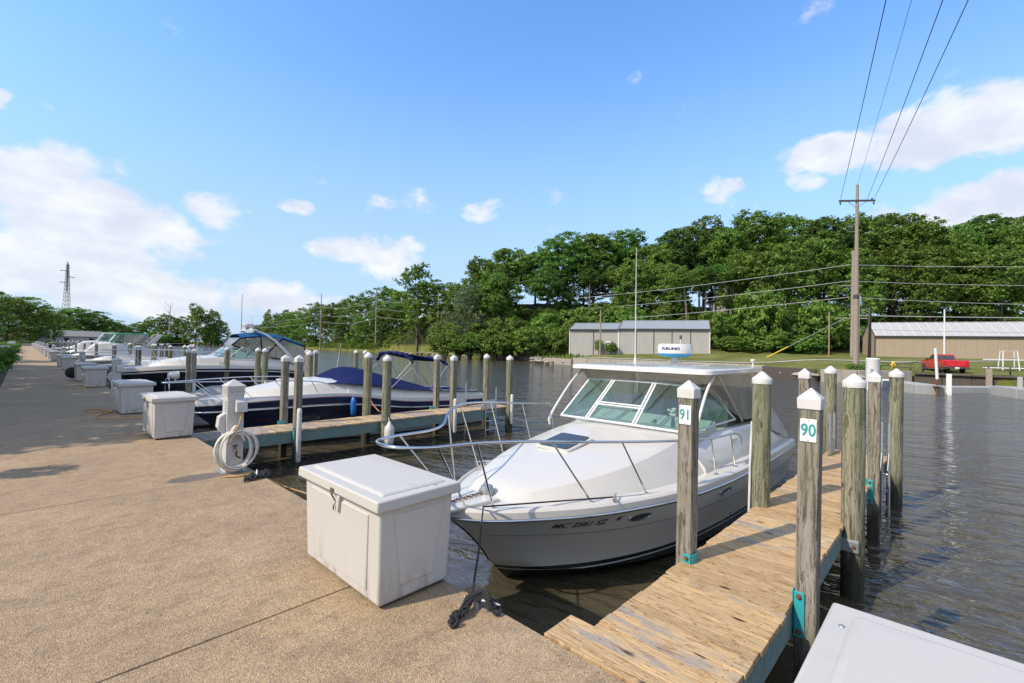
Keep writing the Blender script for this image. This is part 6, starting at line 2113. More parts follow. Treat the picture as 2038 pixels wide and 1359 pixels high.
# ------------------------------------------------------------------ far bank: seawalls, rocks, path
def wall_run(pts, z0, z1, th, label, mat=OLD_CONC, seg=2.4, name='seawall'):
    t = thing(name, label, 'wall', (0, 0, 0))
    for (a, b) in zip(pts[:-1], pts[1:]):
        a, b = Vector((*a, 0)), Vector((*b, 0))
        n = max(1, int((b - a).length / seg))
        d = (b - a).normalized(); nn = Vector((-d.y, d.x, 0))
        for i in range(n):
            p, q = a.lerp(b, i / n), a.lerp(b, (i + 1) / n)
            L = (q - p).length
            MB().obox((p + q) / 2 + Vector((0, 0, (z0 + z1) / 2)), d * (L / 2 - .015), nn * th / 2, Vector((0, 0, (z1 - z0) / 2))).build('wall_block', mat, t, bevel=0.04)
    return t


wall_run([(57.0, 15.2), (59.0, 25), (59.5, 43.0)], -1.6, 0.34, 0.5, 'long low concrete seawall on the far bank behind the cruiser hardtop')
wall_run([(56.6, 2.9), (52.5, 6.4), (51.5, 9.0)], -1.6, 0.30, 0.5, 'short broken concrete seawall below the tall power pole')
wall_run([(51.5, 9.4), (56.8, 15.3)], -1.6, 0.26, 0.4, 'dark return wall at the corner of the far seawall', DARK_TIMBER)
wall_run([(59.8, 43.6), (69.0, 59.6), (78.6, 78.0)], -1.4, 0.10, 0.5, 'pale broken edging of the far bank left of the seawall', STONE)
# rocks
rng = random.Random(8)
rk_me = []
for s in range(3):
    m_ = MB(); r2 = random.Random(90 + s)
    m_.lathe([(0.1, -.5), (.8 + r2.uniform(-.2, .2), -.35), (1.0, 0), (.75 + r2.uniform(-.2, .2), .35), (.2, .5)], n=7, sy=.8)
    m_.v = [(x * r2.uniform(.8, 1.2), y * r2.uniform(.8, 1.2), z * r2.uniform(.8, 1.2)) for x, y, z in m_.v]
    me = m_.mesh('rock'); me.materials.append(STONE); rk_me.append(me)
rk = MB()
for i, (x, y, dx, dy) in enumerate(SP):
    if 42 < y < 150 or 4 < y < 16:
        for q in range(5 if y > 40 else 4):
            me = rng.choice(rk_me)
            sc = rng.uniform(.25, .75); a = rng.uniform(0, 6); k2 = rng.uniform(.7, 1.3)
            ox, oy, oz = x - rng.uniform(-.6, 1.2), y + rng.uniform(-2, 2), -.75 + rng.uniform(0, .5)
            rk.add([(ox + sc * (v.co.x * math.cos(a) - v.co.y * k2 * math.sin(a)), oy + sc * (v.co.x * math.sin(a) + v.co.y * k2 * math.cos(a)), oz + sc * .7 * v.co.z) for v in me.vertices], [tuple(p.vertices) for p in me.polygons])
tag(rk.build('shore_stones', STONE), 'brown stones heaped along the far waterline', 'stones', kind='stuff')
# pale path across the grass
def strip(pts, w, mat, label, name, dz=0.05):
    mb = MB(); ra, rb = [], []
    P = smooth_path([(x, y, 0) for x, y in pts], 10)
    for i, p in enumerate(P):
        d = (P[min(i + 1, len(P) - 1)] - P[max(i - 1, 0)]).normalized(); nn = Vector((-d.y, d.x, 0))
        for row, s in ((ra, -1), (rb, 1)):
            q = p + nn * s * w / 2
            row.append((q.x, q.y, gz(q.x, q.y) + dz))
    mb.grid([ra, rb])
    return tag(mb.build(name, mat), label, None, kind='structure')


strip([(66, 56), (66.5, 42), (66.5, 28), (67, 16), (73, 4), (82, -8)], 1.3, GRAVEL, 'pale gravel path along the far bank', 'path', 0.06)

# ------------------------------------------------------------------ steel sheds
def shed(label, p0, p1, depth, z, eave, ridge, wallmat, roofmat, npan, group=None, rib=0.35, seams=False, door=None, trim=DARK_TRIM, roof_over=0.25, gaps=1):
    """long steel building: front wall from p0 to p1, ridge over the middle of its depth"""
    p0, p1 = Vector((*p0, z)), Vector((*p1, z))
    d = (p1 - p0); L = d.length; d.normalize()
    ang = math.atan2(d.y, d.x)
    t = thing('steel_shed', label, 'building', p0, ang, 'steel sheds on the far bank')
    # local: x along the front, y to the back (away from the water)
    D = depth
    body = MB()
    body.prism([(0.1, -2), (D - .1, -2), (D - .1, eave - .05), (D / 2, ridge - .12), (0.1, eave - .05)], 'x', 0.06, L - 0.06)
    body.build('wall_core', wallmat, t)
    pw = L / npan
    me = None
    for i in range(npan):
        if me is None:
            m_ = MB()
            xs = 0.0
            prof = []
            nrib = max(2, int(pw / rib))
            for k in range(nrib):
                a = pw * k / nrib
                prof += [(a, 0.0), (a + .09, 0.0), (a + .12, -.035), (a + .18, -.035), (a + .21, 0.0)]
            prof.append((pw - .03, 0.0))
            m_.grid([[(x, y, -1.6) for x, y in prof], [(x, y, eave - .03) for x, y in prof]])
            me = m_.mesh('wall_panel'); me.materials.append(wallmat)
        link('wall_panel', me, t, (i * pw + .015, 0.08, 0))
        if i and i % gaps == 0: MB().box(i * pw - .05, i * pw + .05, 0.015, 0.06, -1.5, eave - .04).build('panel_seam', trim, t)
    # end wall panels with ribs
    for x, s in ((0.0, -1), (L, 1)):
        e = MB()
        nr = int(D / rib)
        for k in range(nr):
            y = D * (k + .5) / nr
            zt = lerp(eave, ridge, 1 - abs(y - D / 2) / (D / 2)) - .1
            e.box(min(x, x + s * .03) , max(x, x + s * .03), y - .06, y + .06, -1.5, zt)
        e.build('end_rib', wallmat, t)
    nroof = npan if not seams else npan
    rp = L / nroof
    sl = math.hypot(D / 2 + roof_over, (ridge - eave) * (1 + roof_over / (D / 2)))
    for s in (0, 1):
        y0, z0 = (-roof_over, eave - (ridge - eave) * roof_over / (D / 2)) if s == 0 else (D + roof_over, eave - (ridge - eave) * roof_over / (D / 2))
        mer = None
        for i in range(nroof):
            if mer is None:
                m_ = MB()
                a, b = Vector((0, y0, z0)), Vector((0, D / 2, ridge))
                nrm = Vector((0, -(b - a).z, (b - a).y)).normalized() * (1 if s == 0 else -1)
                nr = 1 if seams else max(2, int(rp / rib))
                rows0, rows1 = [], []
                for k in range(nr):
                    x = rp * k / nr
                    for dx_, h_ in ((0, .0), (.05, .0), (.08, .05), (.16, .05), (.19, 0.0)):
                        rows0.append(a + Vector((x + dx_, 0, 0)) + nrm * (.04 + h_)); rows1.append(b + Vector((x + dx_, 0, 0)) + nrm * (.04 + h_))
                rows0.append(a + Vector((rp, 0, 0)) + nrm * .04); rows1.append(b + Vector((rp, 0, 0)) + nrm * .04)
                m_.grid([rows0, rows1])
                mer = m_.mesh('roof_panel'); mer.materials.append(roofmat)
                if seams:
                    ms = MB()
                    ms.obox((a + b) / 2 + Vector((.12, 0, 0)) + nrm * .10, Vector((.075, 0, 0)), (b - a) / 2, nrm * .02)
                    msm = ms.mesh('roof_seam'); msm.materials.append(ROOF_SEAM)
            link('roof_panel', mer, t, (i * rp, 0, 0))
            if seams and s == 0: link('roof_seam', msm, t, (i * rp, 0, 0))
    MB().box(-.15, L + .15, -roof_over - .06, -roof_over + .04, eave - .22, eave - .02).build('eave_trim', trim, t)
    MB().box(-.1, L + .1, D / 2 - .15, D / 2 + .15, ridge + .035, ridge + .10).build('ridge_cap', roofmat, t)
    for x in (-.06, L + .06):
        for y0, y1 in ((-roof_over, D / 2), (D + roof_over, D / 2)):
            za = eave - (ridge - eave) * roof_over / (D / 2)
            c = MB(); a, b = Vector((x, y0, za)), Vector((x, y1, ridge))
            c.obox((a + b) / 2, Vector((.05, 0, 0)), (b - a) / 2, Vector((0, 0, .09)))
            c.build('barge_board', RED_TRIM if trim is not DARK_TRIM or seams is False else trim, t)
    for x in (0.0, L):
        MB().box(x - .07, x + .07, -.02, .10, -1.5, eave - .05).build('corner_trim', WHITE_FRAME if not seams else trim, t)
    if door:
        xx, w, hh, end = door
        if end:
            MB().box(L - .02, L + .05, xx, xx + w, -.3, hh).build('door', DARK_TRIM, t)
            MB().box(L + .0, L + .08, xx - .12, xx + w + .12, hh, hh + .12).build('door_lintel', wallmat, t)
        else:
            MB().box(xx, xx + w, -.0, .05, -.3, hh).build('door', WHITE_FRAME, t)
    return t


shed('tall grey steel shed with blue-grey roof and red trim behind the radar dome', (75.0, 44.3), (80.9, 30.2), 11.0, 1.35, 4.3, 6.0, RIB_GREY, ROOF_GREY, 5, rib=.33, door=(4.0, 2.4, 2.7, True))
shed('smaller grey steel shed joined to the left of the taller one', (71.5, 52.8), (74.95, 44.4), 9.0, 1.42, 4.1, 5.4, RIB_GREY, ROOF_GREY, 2, rib=.33, door=(6.9, .9, 1.9, False))
shed('long tan steel building with pale seamed roof behind the red truck', (107.4, 10.4), (122.0, -37.4), 10.0, 0.9, 4.4, 7.0, RIB_TAN, ROOF_PALE, 36, rib=.4, seams=True, trim=DARK_TRIM, door=None, gaps=99)
# shrubs against the smaller grey shed
for i, (x, y, hh, w) in enumerate([(73.4, 47.6, 2.4, 1.8), (74.3, 45.6, 2.2, 2.6)]):
    plant_tree(BUSH[i], x - .6, y - .5, 1.2, 1.2 + hh, w, 5, 6, ['slim dark shrub against the small grey shed', 'spreading shrub by the white door of the small grey shed'][i], 'shrubs against the sheds', i, 'shrub', 'shrub', ('foliage', 'stem'))
# hillside houses showing between the trees
for i, (x, y, w, rz, nm) in enumerate([(127, 43, 8, .6, 'grey gabled house half hidden by trunks on the hill')]):
    zb = gz(x, y) - .3
    t = thing('hill_house', nm, 'house', (x, y, zb), rz, 'houses on the hill')
    MB().box(-w / 2, w / 2, -3.5, 3.5, -1, 3.0).build('wall', HOUSE_WALL, t)
    MB().prism([(-4.0, 2.95), (4.0, 2.95), (0, 5.6)], 'x', -w / 2 - .4, w / 2 + .4).build('roof', HOUSE_ROOF, t)
    for s in (-1, 1):
        wn = MB().box(s * w * .25 - .6, s * w * .25 + .6, -3.56, -3.48, 1.0, 2.3).build('window', GLASS_DARK, t)
        MB().box(s * w * .25 - .68, s * w * .25 + .68, -3.54, -3.49, .92, .99).build('sill', WHITE_FRAME, wn)

# ------------------------------------------------------------------ utility poles and wires
def pole(name, label, x, y, z, h, r0, r1, group='utility poles', lean=0.0, mat=POLE_WOOD):
    t = thing(name, label, 'pole', (x, y, z), 0, group)
    MB().tube([(0, 0, -1.5), (lean * .3, 0, h * .3), (lean * .7, 0, h * .7), (lean, 0, h)], [r0, lerp(r0, r1, .3), lerp(r0, r1, .7), r1], 12).build('shaft', mat, t, smooth=50)
    return t


PA = Vector((60.0, 7.4, 0.25))
pa = pole('power_pole', 'tall grey power pole with crossarm standing by the far seawall', PA.x, PA.y, PA.z, 19.3, .30, .13)
ad = Vector((0.60, -0.80, 0.0)).normalized()
arm_z = 17.6
ar = MB()
ar.obox((-.12, 0, arm_z), ad * 1.75, Vector((0, 0, .09)), ad.cross(Vector((0, 0, 1))) * .07)
ar.build('crossarm', DARK_TIMBER, pa)
br = MB()
for s in (-1, 1):
    br.tube([ad * s * .95 + Vector((-.12, 0, arm_z - .05)), Vector((-.1, 0, arm_z - .75))], .03, 5)
br.build('arm_brace', GALV, pa)
ins = []
for k, s in enumerate((-1.62, 1.45, 1.62)):
    b = ad * s + Vector((-.12, 0, arm_z))
    zz = [(.05, -.42), (.09, -.36), (.05, -.30), (.09, -.24), (.04, -.1)] if k != 1 else [(.05, .08), (.08, .14), (.08, .22), (.03, .3)]
    MB().lathe([(r, z) for r, z in zz], (b.x, b.y, b.z), 8).build('insulator', DARK_TRIM, pa)
MB().tube(smooth_path([(0, 0, 14.4), (-.35, .4, 14.35), (-.7, .85, 14.5), (-.72, .88, 14.8)], 4), .03, 6).build('lamp_arm', GALV, pa)
MB().tube([(.15, -.24, 7.8), (.16, -.25, 0)], .05, 6).build('conduit', WHITE_FRAME, pa)
MB().lathe([(.26, 7.3), (.26, 7.75)], (0, 0, 0), 12).build('pole_band', DARK_TRIM, pa)
pole_b = pole('power_pole', 'second pole standing just behind the tall one, with a transformer', 84.3, 10.8, .6, 16.5, .32, .18)
tf = MB(); tf.lathe([(.05, 8.4), (.30, 8.45), (.30, 9.55), (.22, 9.65), (.08, 9.9)], (.75, -.7, 0), 12); tf.build('transformer', GALV, pole_b, smooth=40)
pc = MB()
for z, l in ((6.5, 2.2), (11.3, 1.4)):
    pc.obox((-.2, 0.2, z), ad * l, Vector((0, 0, .08)), ad.cross(Vector((0, 0, 1))) * .06)
pc.build('crossarm', POLE_WOOD, pole_b)
pole('short_pole', 'short leaning dark post in front of the tan building corner', 63.0, 6.6, .3, 6.6, .17, .14, lean=.5, mat=DARK_TIMBER)
pole('steel_post', 'thin rusty post beside the double pole', 80.0, 13.0, .8, 7.0, .09, .09, mat=sm('rusty_pipe', (.3, .2, .15), .7))
fpole = pole('flag_pole', 'slim white flag pole in front of the tan building', 76.5, .8, .4, 7.0, .10, .07, mat=WHITE_FRAME)
pole('slip_pole', 'weathered pole in front of the joined grey sheds', 66.5, 42.8, .9, 7.4, .14, .11)
for i, (x, y, h) in enumerate([(92.6, 207.0, 24), (91.8, 158.0, 22), (88.0, 115.0, 18), (96.4, 330.0, 32)]):
    pole('shore_pole', '%s pale utility pole along the far shore counting from the lone tall tree leftwards' % ORD[[1, 0, 2, 3][i]] if i != 2 else 'utility pole beside the lone tall tree on the far shore', x, y, .5, h, .28, .16)


def wire(a, b, sag, r, label, mat, group):
    a, b = Vector(a), Vector(b)
    pts = [a.lerp(b, k / 28) + Vector((0, 0, -sag * 4 * (k / 28) * (1 - k / 28))) for k in range(29)]
    return tag(MB().tube(pts, r, 5).build('wire', mat), label, 'wire', group)


pole_n = pole('power_pole', 'power pole carrying the overhead wires behind the camera', -16.4, -8.0, 0, 19.5, .28, .14)
MB().obox((0, 0, 17.9), ad * 1.8, Vector((0, 0, .09)), ad.cross(Vector((0, 0, 1))) * .07).build('crossarm', DARK_TIMBER, pole_n)
NP = Vector((-16.4, -8.0, 0))
ends = [(PA + ad * -1.62 + Vector((0, 0, arm_z + .25)), NP + ad * -2.2 + Vector((0, 0, 18.3)), 'overhead wire furthest left of the four running to the tall power pole'),
        (PA + Vector((0, 0, 19.2)), NP + ad * -0.9 + Vector((0, 0, 20.5)), 'thinnest of the four overhead wires, second from the left'),
        (PA + ad * 1.0 + Vector((0, 0, arm_z + .25)), NP + ad * -0.3 + Vector((0, 0, 18.2)), 'overhead wire third from the left at the tall power pole'),
        (PA + ad * 1.62 + Vector((0, 0, arm_z + .2)), NP + ad * 1.2 + Vector((0, 0, 18.1)), 'rightmost overhead wire reaching the crossarm end of the tall pole')]
for i, (a, b, lab) in enumerate(ends):
    wire(a, b, 0.9, .012 if i == 1 else .021, lab, WIRE_DARK, 'overhead wires')
# lines strung along the bank
rowp = [Vector((91.8, 158.0, .5)), Vector((83.9, 11.2, .6)), Vector((132.0, -52.0, 1.0))]
for k, hz_ in enumerate((14.4, 12.0, 9.6)):
    wire(rowp[0] + Vector((0, 0, hz_ * 1.25)), rowp[1] + Vector((0, 0, hz_)), 3.2, .045, '%s bank wire down, left of the double pole' % ORD[k], WIRE, 'wires along the bank')
    wire(rowp[1] + Vector((0, 0, hz_)), rowp[2] + Vector((0, 0, hz_ + 3.2 - k)), 1.6, .04, '%s bank wire down, right of the double pole' % ORD[k], WIRE, 'wires along the bank')
wire(rowp[1] + Vector((0, 0, 6.9)), rowp[2] + Vector((0, 0, 8.0)), .6, .07, 'thick bundled cable right of the double pole', WIRE, 'wires along the bank')
wire(rowp[1] + Vector((0, 0, 4.9)), rowp[2] + Vector((0, 0, 6.2)), .8, .035, 'lowest thin wire right of the double pole', WIRE, 'wires along the bank')
for a, b, k in ((Vector((92.6, 207.0, .5)), rowp[0], 0), (Vector((96.4, 330.0, .5)), Vector((92.6, 207.0, .5)), 1)):
    for q, hz_ in enumerate((18, 14.5, 11.5)):
        wire(a + Vector((0, 0, hz_)), b + Vector((0, 0, hz_)), 1.5, .05, '%s wire down on the far shore, %s span' % (ORD[q], ['nearer', 'farther'][k]), WIRE, 'wires along the bank')
gw = thing('guy_wire', 'slanting guy wire with yellow guard left of the double pole', 'wire', (0, 0, 0))
ga, gb_ = Vector((74.5, 20.2, .75)), Vector((83.6, 11.4, 7.2))
MB().tube([ga, gb_], .035, 5).build('cable', WIRE, gw)
MB().tube([ga.lerp(gb_, .04), ga.lerp(gb_, .30)], .075, 6).build('guard', YELLOW, gw)

# ------------------------------------------------------------------ wharf at the right: dark timber wharf, floats, pilings, truck
wh = thing('wharf', 'dark timber wharf edge below the red truck', 'wharf', (0, 0, 0))
for i in range(13):
    y = 2.6 - i * 1.9
    MB().box(56.6, 57.2, y - 1.86, y, -1.6, 0.02).build('timber', DARK_TIMBER, wh, bevel=.03)
for i in range(13):
    y = 2.6 - i * 1.9
    MB().box(56.35, 57.6, y - 1.88, y, 0.025, 0.17).build('cap_timber', DARK_TIMBER, wh, bevel=.03)
FLT = 'floating dock sections'
def floatdock(label, a, b, w, h):
    t = thing('floating_dock', label, 'dock', (0, 0, 0), 0, FLT)
    a, b = Vector((*a, WATER_Z)), Vector((*b, WATER_Z)); d = (b - a).normalized(); nn = Vector((-d.y, d.x, 0)); L = (b - a).length
    n = max(1, int(L / 2.6))
    for i in range(n):
        p, q = a.lerp(b, i / n), a.lerp(b, (i + 1) / n)
        MB().obox((p + q) / 2 + Vector((0, 0, h / 2 - .15)), d * (L / n / 2 - .02), nn * w / 2, Vector((0, 0, h / 2 + .15))).build('float_block', FLOAT_CONC, t, bevel=.03)
    return t
floatdock('pale floating dock section left of the upright pipe', (42.0, 1.1), (47.2, 3.7), 1.6, .62)
floatdock('thin gangway float behind the gap in the pale docks', (45.5, .6), (50.5, -3.3), 1.2, .42)
floatdock('pale floating dock section at the right edge of the picture', (46.4, -2.6), (41.0, -4.7), 1.6, .62)
fp = thing('pipe_pile', 'leaning white and rust pipe pile at the end of the floating dock', 'post', (41.9, .75, 0))
MB().tube([(0, 0, -2.5), (-.03, .02, .2)], .085, 10).build('rusty_base', RUST, fp, smooth=50)
MB().tube([(-.03, .02, .2), (-.1, .12, 2.25)], .085, 10).build('pipe', WHITE_FRAME, fp, smooth=50)
MB().box(-.25, .25, -.25, .25, -.28, -.22).build('collar', GALV, fp)
for i, (x, y, z1, s, m_, lab) in enumerate([(42.6, .2, .55, .14, WHITE_FRAME, 'white square post beside the leaning pipe pile'), (44.0, 3.2, .45, .12, POLE_WOOD, 'small grey post on the floating dock'), (44.0, -3.1, .5, .12, FLOAT_CONC, 'pale square post at the float corner near the right edge'),
                                     (43.0, -4.0, .45, .14, FLOAT_CONC, 'pale post second from the right picture edge'), (42.5, -4.4, .45, .10, FLOAT_CONC, 'pale post nearest the right picture edge'), (56.4, -2.2, .75, .2, POLE_WOOD, 'short thick grey pile on the dark wharf')]):
    tag(MB().box(x - s, x + s, y - s, y + s, -2, z1).build('float_post', m_, bevel=.02), lab, 'post', 'posts of the floats')
wb = thing('white_drum', 'tall white cylinder behind the right-hand pilings', 'cylinder', (43.6, 4.35, -1.0))
MB().lathe([(.42, -.5), (.42, 2.35), (.44, 2.4), (.40, 2.48), (.2, 2.5)], n=20).build('drum', WHITE_FRAME, wb, smooth=40)
MB().box(-.47, -.40, -.08, .08, .9, 1.7).build('drum_bracket', GALV, wb)
sg = thing('notice_board', 'white board with red markings on the near float', 'sign', (46.3, 3.9, -.5))
MB().box(-.03, .03, -.75, .75, -.2, .35).build('board', PLATE_W, sg)
rb_ = MB()
for k in range(7):
    rb_.box(-.04, -.031, -.6 + k * .18, -.6 + k * .18 + .10, -.1 + .12 * (k % 3), -.02 + .12 * (k % 3))
rb_.build('red_print', RED_TRIM, sg)

# red pickup seen from behind
tk = thing('pickup_truck', 'bright red pickup truck parked on the wharf seen from behind', 'truck', (62.0, .7, .17), math.radians(20))
def half_prism(prof, y0, y1, ins=0.0):
    return MB().prism(prof, 'y', y0, y1)
# local x forward
b = MB()
b.prism([(-2.6, .55), (-2.62, 1.15), (-2.55, 1.2), (-.35, 1.2), (-.35, 1.22), (1.15, 1.22), (2.35, 1.12), (2.5, .95), (2.52, .5), (2.2, .38), (-2.3, .42)], 'y', -.93, .93)
b.build('truck_body', RED_PAINT, tk, bevel=.06, seg=3)
c = MB()
lowr, upr = [(-.42, 1.2), (1.1, 1.2)], [(-.22, 1.74), (.42, 1.76)]
c.add([(-.45, -.88, 1.19), (1.15, -.88, 1.19), (1.15, .88, 1.19), (-.45, .88, 1.19), (-.25, -.70, 1.76), (.40, -.72, 1.78), (.40, .72, 1.78), (-.25, .70, 1.76)], [(0, 1, 5, 4), (1, 2, 6, 5), (2, 3, 7, 6), (3, 0, 4, 7), (4, 5, 6, 7)])
c.build('cab', RED_PAINT, tk, bevel=.05, seg=3)
g = MB()
g.add([(-.465, -.74, 1.26), (-.465, .74, 1.26), (-.30, .62, 1.66), (-.30, -.62, 1.66)], [(0, 1, 2, 3)])
g.build('rear_window', GLASS_DARK, tk)
for s in (-1, 1):
    g = MB(); g.add([(-.28, s * .885, 1.27), (.95, s * .885, 1.27), (.40, s * .765, 1.68), (-.18, s * .757, 1.68)], [(0, 1, 2, 3)])
    g.build('side_window', GLASS_DARK, tk)
    MB().box(.75, .95, s * 1.03 - .09, s * 1.03 + .09, 1.22, 1.40).build('wing_mirror', DARK_TRIM, tk, bevel=.03)
    MB().box(-2.655, -2.60, s * .84 - .07, s * .84 + .07, .78, 1.12).build('tail_lamp', RED_LENS, tk, bevel=.01)
    for x in (-1.55, 1.6):
        w = MB(); w.lathe([(.22, -.11), (.35, -.11), (.37, -.06), (.37, .06), (.35, .11), (.22, .11)], (x, s * .84, .37), 20, axis='y')
        wo = w.build('tyre', BLACK_RUB, tk, smooth=40)
        MB().lathe([(.05, -.1), (.21, -.09), (.22, .09), (.05, .1)], (x, s * .85, .37), 14, axis='y').build('rim', ALU, wo, smooth=40)
        MB().tube([(x + .45 * math.cos(a), s * .935, .40 + .45 * math.sin(a)) for a in [math.pi * k / 10 for k in range(11)]], .035, 6).build('wheel_arch', DARK_TRIM, tk)
bd = MB(); bd.box(-2.45, -.5, -.78, .78, 1.195, 1.206); bd.build('bed_floor', DARK_TRIM, tk)
MB().box(-2.645, -2.62, -.72, .72, .66, 1.14).build('tailgate', RED_PAINT, tk, bevel=.01)
MB().box(-2.66, -2.63, -.12, .12, 1.02, 1.08).build('tailgate_handle', DARK_TRIM, tk)
MB().box(-2.82, -2.58, -.9, .9, .42, .60).build('bumper', DARK_TRIM, tk, bevel=.03)
MB().box(-2.835, -2.80, -.16, .16, .44, .58).build('licence_plate', PLATE_W, tk)
# hydrant
hy = thing('fire_hydrant', 'yellow fire hydrant on the grass left of the red truck', 'hydrant', (63.2, 4.6, .28))
MB().lathe([(.17, -.2), (.17, .05), (.12, .07), (.12, .52), (.16, .54), (.16, .60), (.13, .70), (.06, .78), (.03, .84)], n=14).build('barrel', YELLOW, hy, smooth=45)
for s in (-1, 1):
    MB().lathe([(.07, 0), (.08, s * .10), (.05, s * .13)], (0, s * .1, .45), 10, axis='y').build('nozzle', YELLOW, hy, smooth=45)
# picnic tables and steel frames on the wharf
def picnic(label, x, y, rz):
    t = thing('picnic_table', label, 'table', (x, y, .17), rz, 'picnic tables on the wharf')
    for k in range(4): MB().box(-.36 + k * .185, -.36 + k * .185 + .165, -.95, .95, .70, .745).build('table_board', DARK_TIMBER, t)
    for s in (-1, 1):
        MB().box(s * .72 - .13, s * .72 + .13, -.95, .95, .40, .445).build('bench_board', DARK_TIMBER, t)
        MB().box(-.72, .72, s * .65 - .04, s * .65 + .04, .33, .40).build('bearer', DARK_TIMBER, t)
        for q in (-1, 1):
            MB().obox((q * .38, s * .65, .35), Vector((q * .22, 0, -.35)), Vector((.05, 0, .03)), Vector((0, .03, 0))).build('leg', DARK_TIMBER, t)
picnic('weathered picnic table in front of the red truck', 58.4, 1.4, .1)
picnic('weathered picnic table right of the red truck', 58.5, -2.9, -.1)
picnic('faded pinkish picnic table left of the truck', 58.6, 3.6, .05)
for i, (x, y) in enumerate([(66.0, -3.9), (68.5, -6.6), (71, -9.3)]):
    t = thing('boat_stand', 'white tubular steel boat stand, %s to the right of the truck' % ORD[i], 'stand', (x, y, .35), .3, 'steel stands right of the truck')
    for s in (-1, 1):
        MB().tube([(s * .5, -.6, 0), (s * .3, -.5, 2.0), (s * .3, .5, 2.0), (s * .5, .6, 0)], .05, 6).build('hoop', WHITE_FRAME, t)
    MB().tube([(-.4, -2.0, 1.15), (-.4, 2.0, 1.15)], .05, 6).build('cross_tube', WHITE_FRAME, t)
    MB().tube([(-.4, -2.0, .35), (-.4, 2.0, .35)], .05, 6).build('cross_tube', WHITE_FRAME, t)
wd_ = plant_tree(BUSH[0], 56.6, 6.4, -.1, .75, 3.2, 5, 6, 'clump of weeds on the seawall beside the short leaning post', 'shrubs against the sheds', 2, 'shrub', 'shrub', ('foliage', 'stem'))

# ------------------------------------------------------------------ left side: planting, trees and tower beyond the walkway
def leafy(seed, mat, lobes, n, per, leaf, rad):
    return leaf_mesh('foliage', crown_clumps(lobes, n, seed, rad, 0.25), per, leaf, seed + 3, mat)


BED = [leafy(200 + i, [LEAF_LIGHT, LEAF_DARK, LEAF_OAK][i], [(0, 0, .45, .55, .6, .45), (.2, .3, .7, .4, .4, .35), (-.2, -.3, .6, .4, .4, .4)], 46, 22, 0.055, 0.2) for i in range(3)]
PURPLE = leafy(210, LEAF_PURPLE, [(0, 0, 2.6, 1.5, 1.6, 1.1), (.4, .6, 3.4, 1.1, 1.1, .9), (-.3, -.7, 3.0, 1.2, 1.2, 1.0)], 130, 26, 0.09, 0.4)
rnd = random.Random(31)
k = 0
y = 17.0
names = ['light green', 'dark leafy', 'mid green']
while y < 148:
    i = k % 3
    sc = rnd.uniform(.75, 1.25) * (1.0 if y > 30 else .85)
    x = -0.95 - rnd.uniform(0, .25) - (0.15 if y < 30 else 0.0)
    t = thing('bed_shrub', '%s shrub along the planted bed, %s from the camera' % (names[i], ORD[k]), 'shrub', (x, y, -.06), rnd.uniform(0, 6), 'shrubs in the walkway bed')
    t.scale = (sc, sc * 1.3, sc)
    link('foliage', BED[i], t)
    y += rnd.uniform(1.3, 2.2) * (1 + y / 70)
    k += 1
t = thing('purple_plum_tree', 'purple-leaved small tree at the left edge behind the bed', 'tree', (-2.9, 50.0, -.06), 0)
t.scale = (1.05, 1.2, 1.25)
link('crown', PURPLE, t); MB().tube([(0, 0, -.5), (0, 0, 2.2)], [.1, .06], 8).build('trunk', BARK, t)
t = thing('green_shrub', 'bright yellow-green tall shrub at the left picture edge', 'shrub', (-2.15, 37.0, -.06), 0)
t.scale = (1.25, 1.8, 3.0)
link('foliage', BED[0], t)
# pink flowers
fb = MB(); r2 = random.Random(2)
for q in range(60):
    fb.lathe([(.01, -.02), (.04, 0), (.02, .03)], (-.75 + r2.uniform(-.25, .2), 58 + r2.uniform(-2.5, 2.5), .55 + r2.uniform(-.2, .3)), 5)
tag(fb.build('pink_flowers', BLOSSOM), 'pink blossoms in the bed beside the white cabinet', 'flowers', kind='stuff')
# white utility cabinet
cb = thing('utility_cabinet', 'white metal utility cabinet with a grey plate in the planted bed', 'cabinet', (-.98, 51.2, -.06), .0)
MB().frustum((-.42, .42, -.35, .35), (-.38, .38, -.32, .32), 0, 1.2).build('cabinet', CAP_WHITE, cb, bevel=.02)
MB().box(-.2, .12, -.352, -.338, .72, .98).build('plate', GALV, cb)
for i, y in enumerate((84.0, 100.0)):
    cb2 = thing('utility_cabinet', ['small pale cabinet further along the bed', 'farthest pale cabinet along the bed'][i], 'cabinet', (-.9, y, -.06), .0)
    MB().frustum((-.3, .3, -.3, .3), (-.28, .28, -.28, .28), 0, 1.3).build('cabinet', CAP_WHITE, cb2, bevel=.02)

# trees shading the walkway from the left
SHADE_T = [tree_variant('shade', 230 + i, LEAF_OAK, 300, 26, 0.20, 0.75, 11, 9, 0.18, 0.3) for i in range(2)]
for i, (x, y, h, w) in enumerate([(-5.6, 14.4, 7.5, 5.6), (-6.3, 18.6, 8.5, 7.0), (-6.8, 23.0, 10.0, 7.6), (-6.6, 29.0, 9.5, 7.6), (-7.2, 35.5, 10.5, 8.0), (-7.4, 41.5, 9.5, 7.2)]):
    plant_tree(SHADE_T[i % 2], x, y, -.06, h, w, 11, 9, '%s shade tree beside the walkway, outside the picture on the left' % ORD[i], 'shade trees beside the walkway', i * 1.3, 'shade_tree')
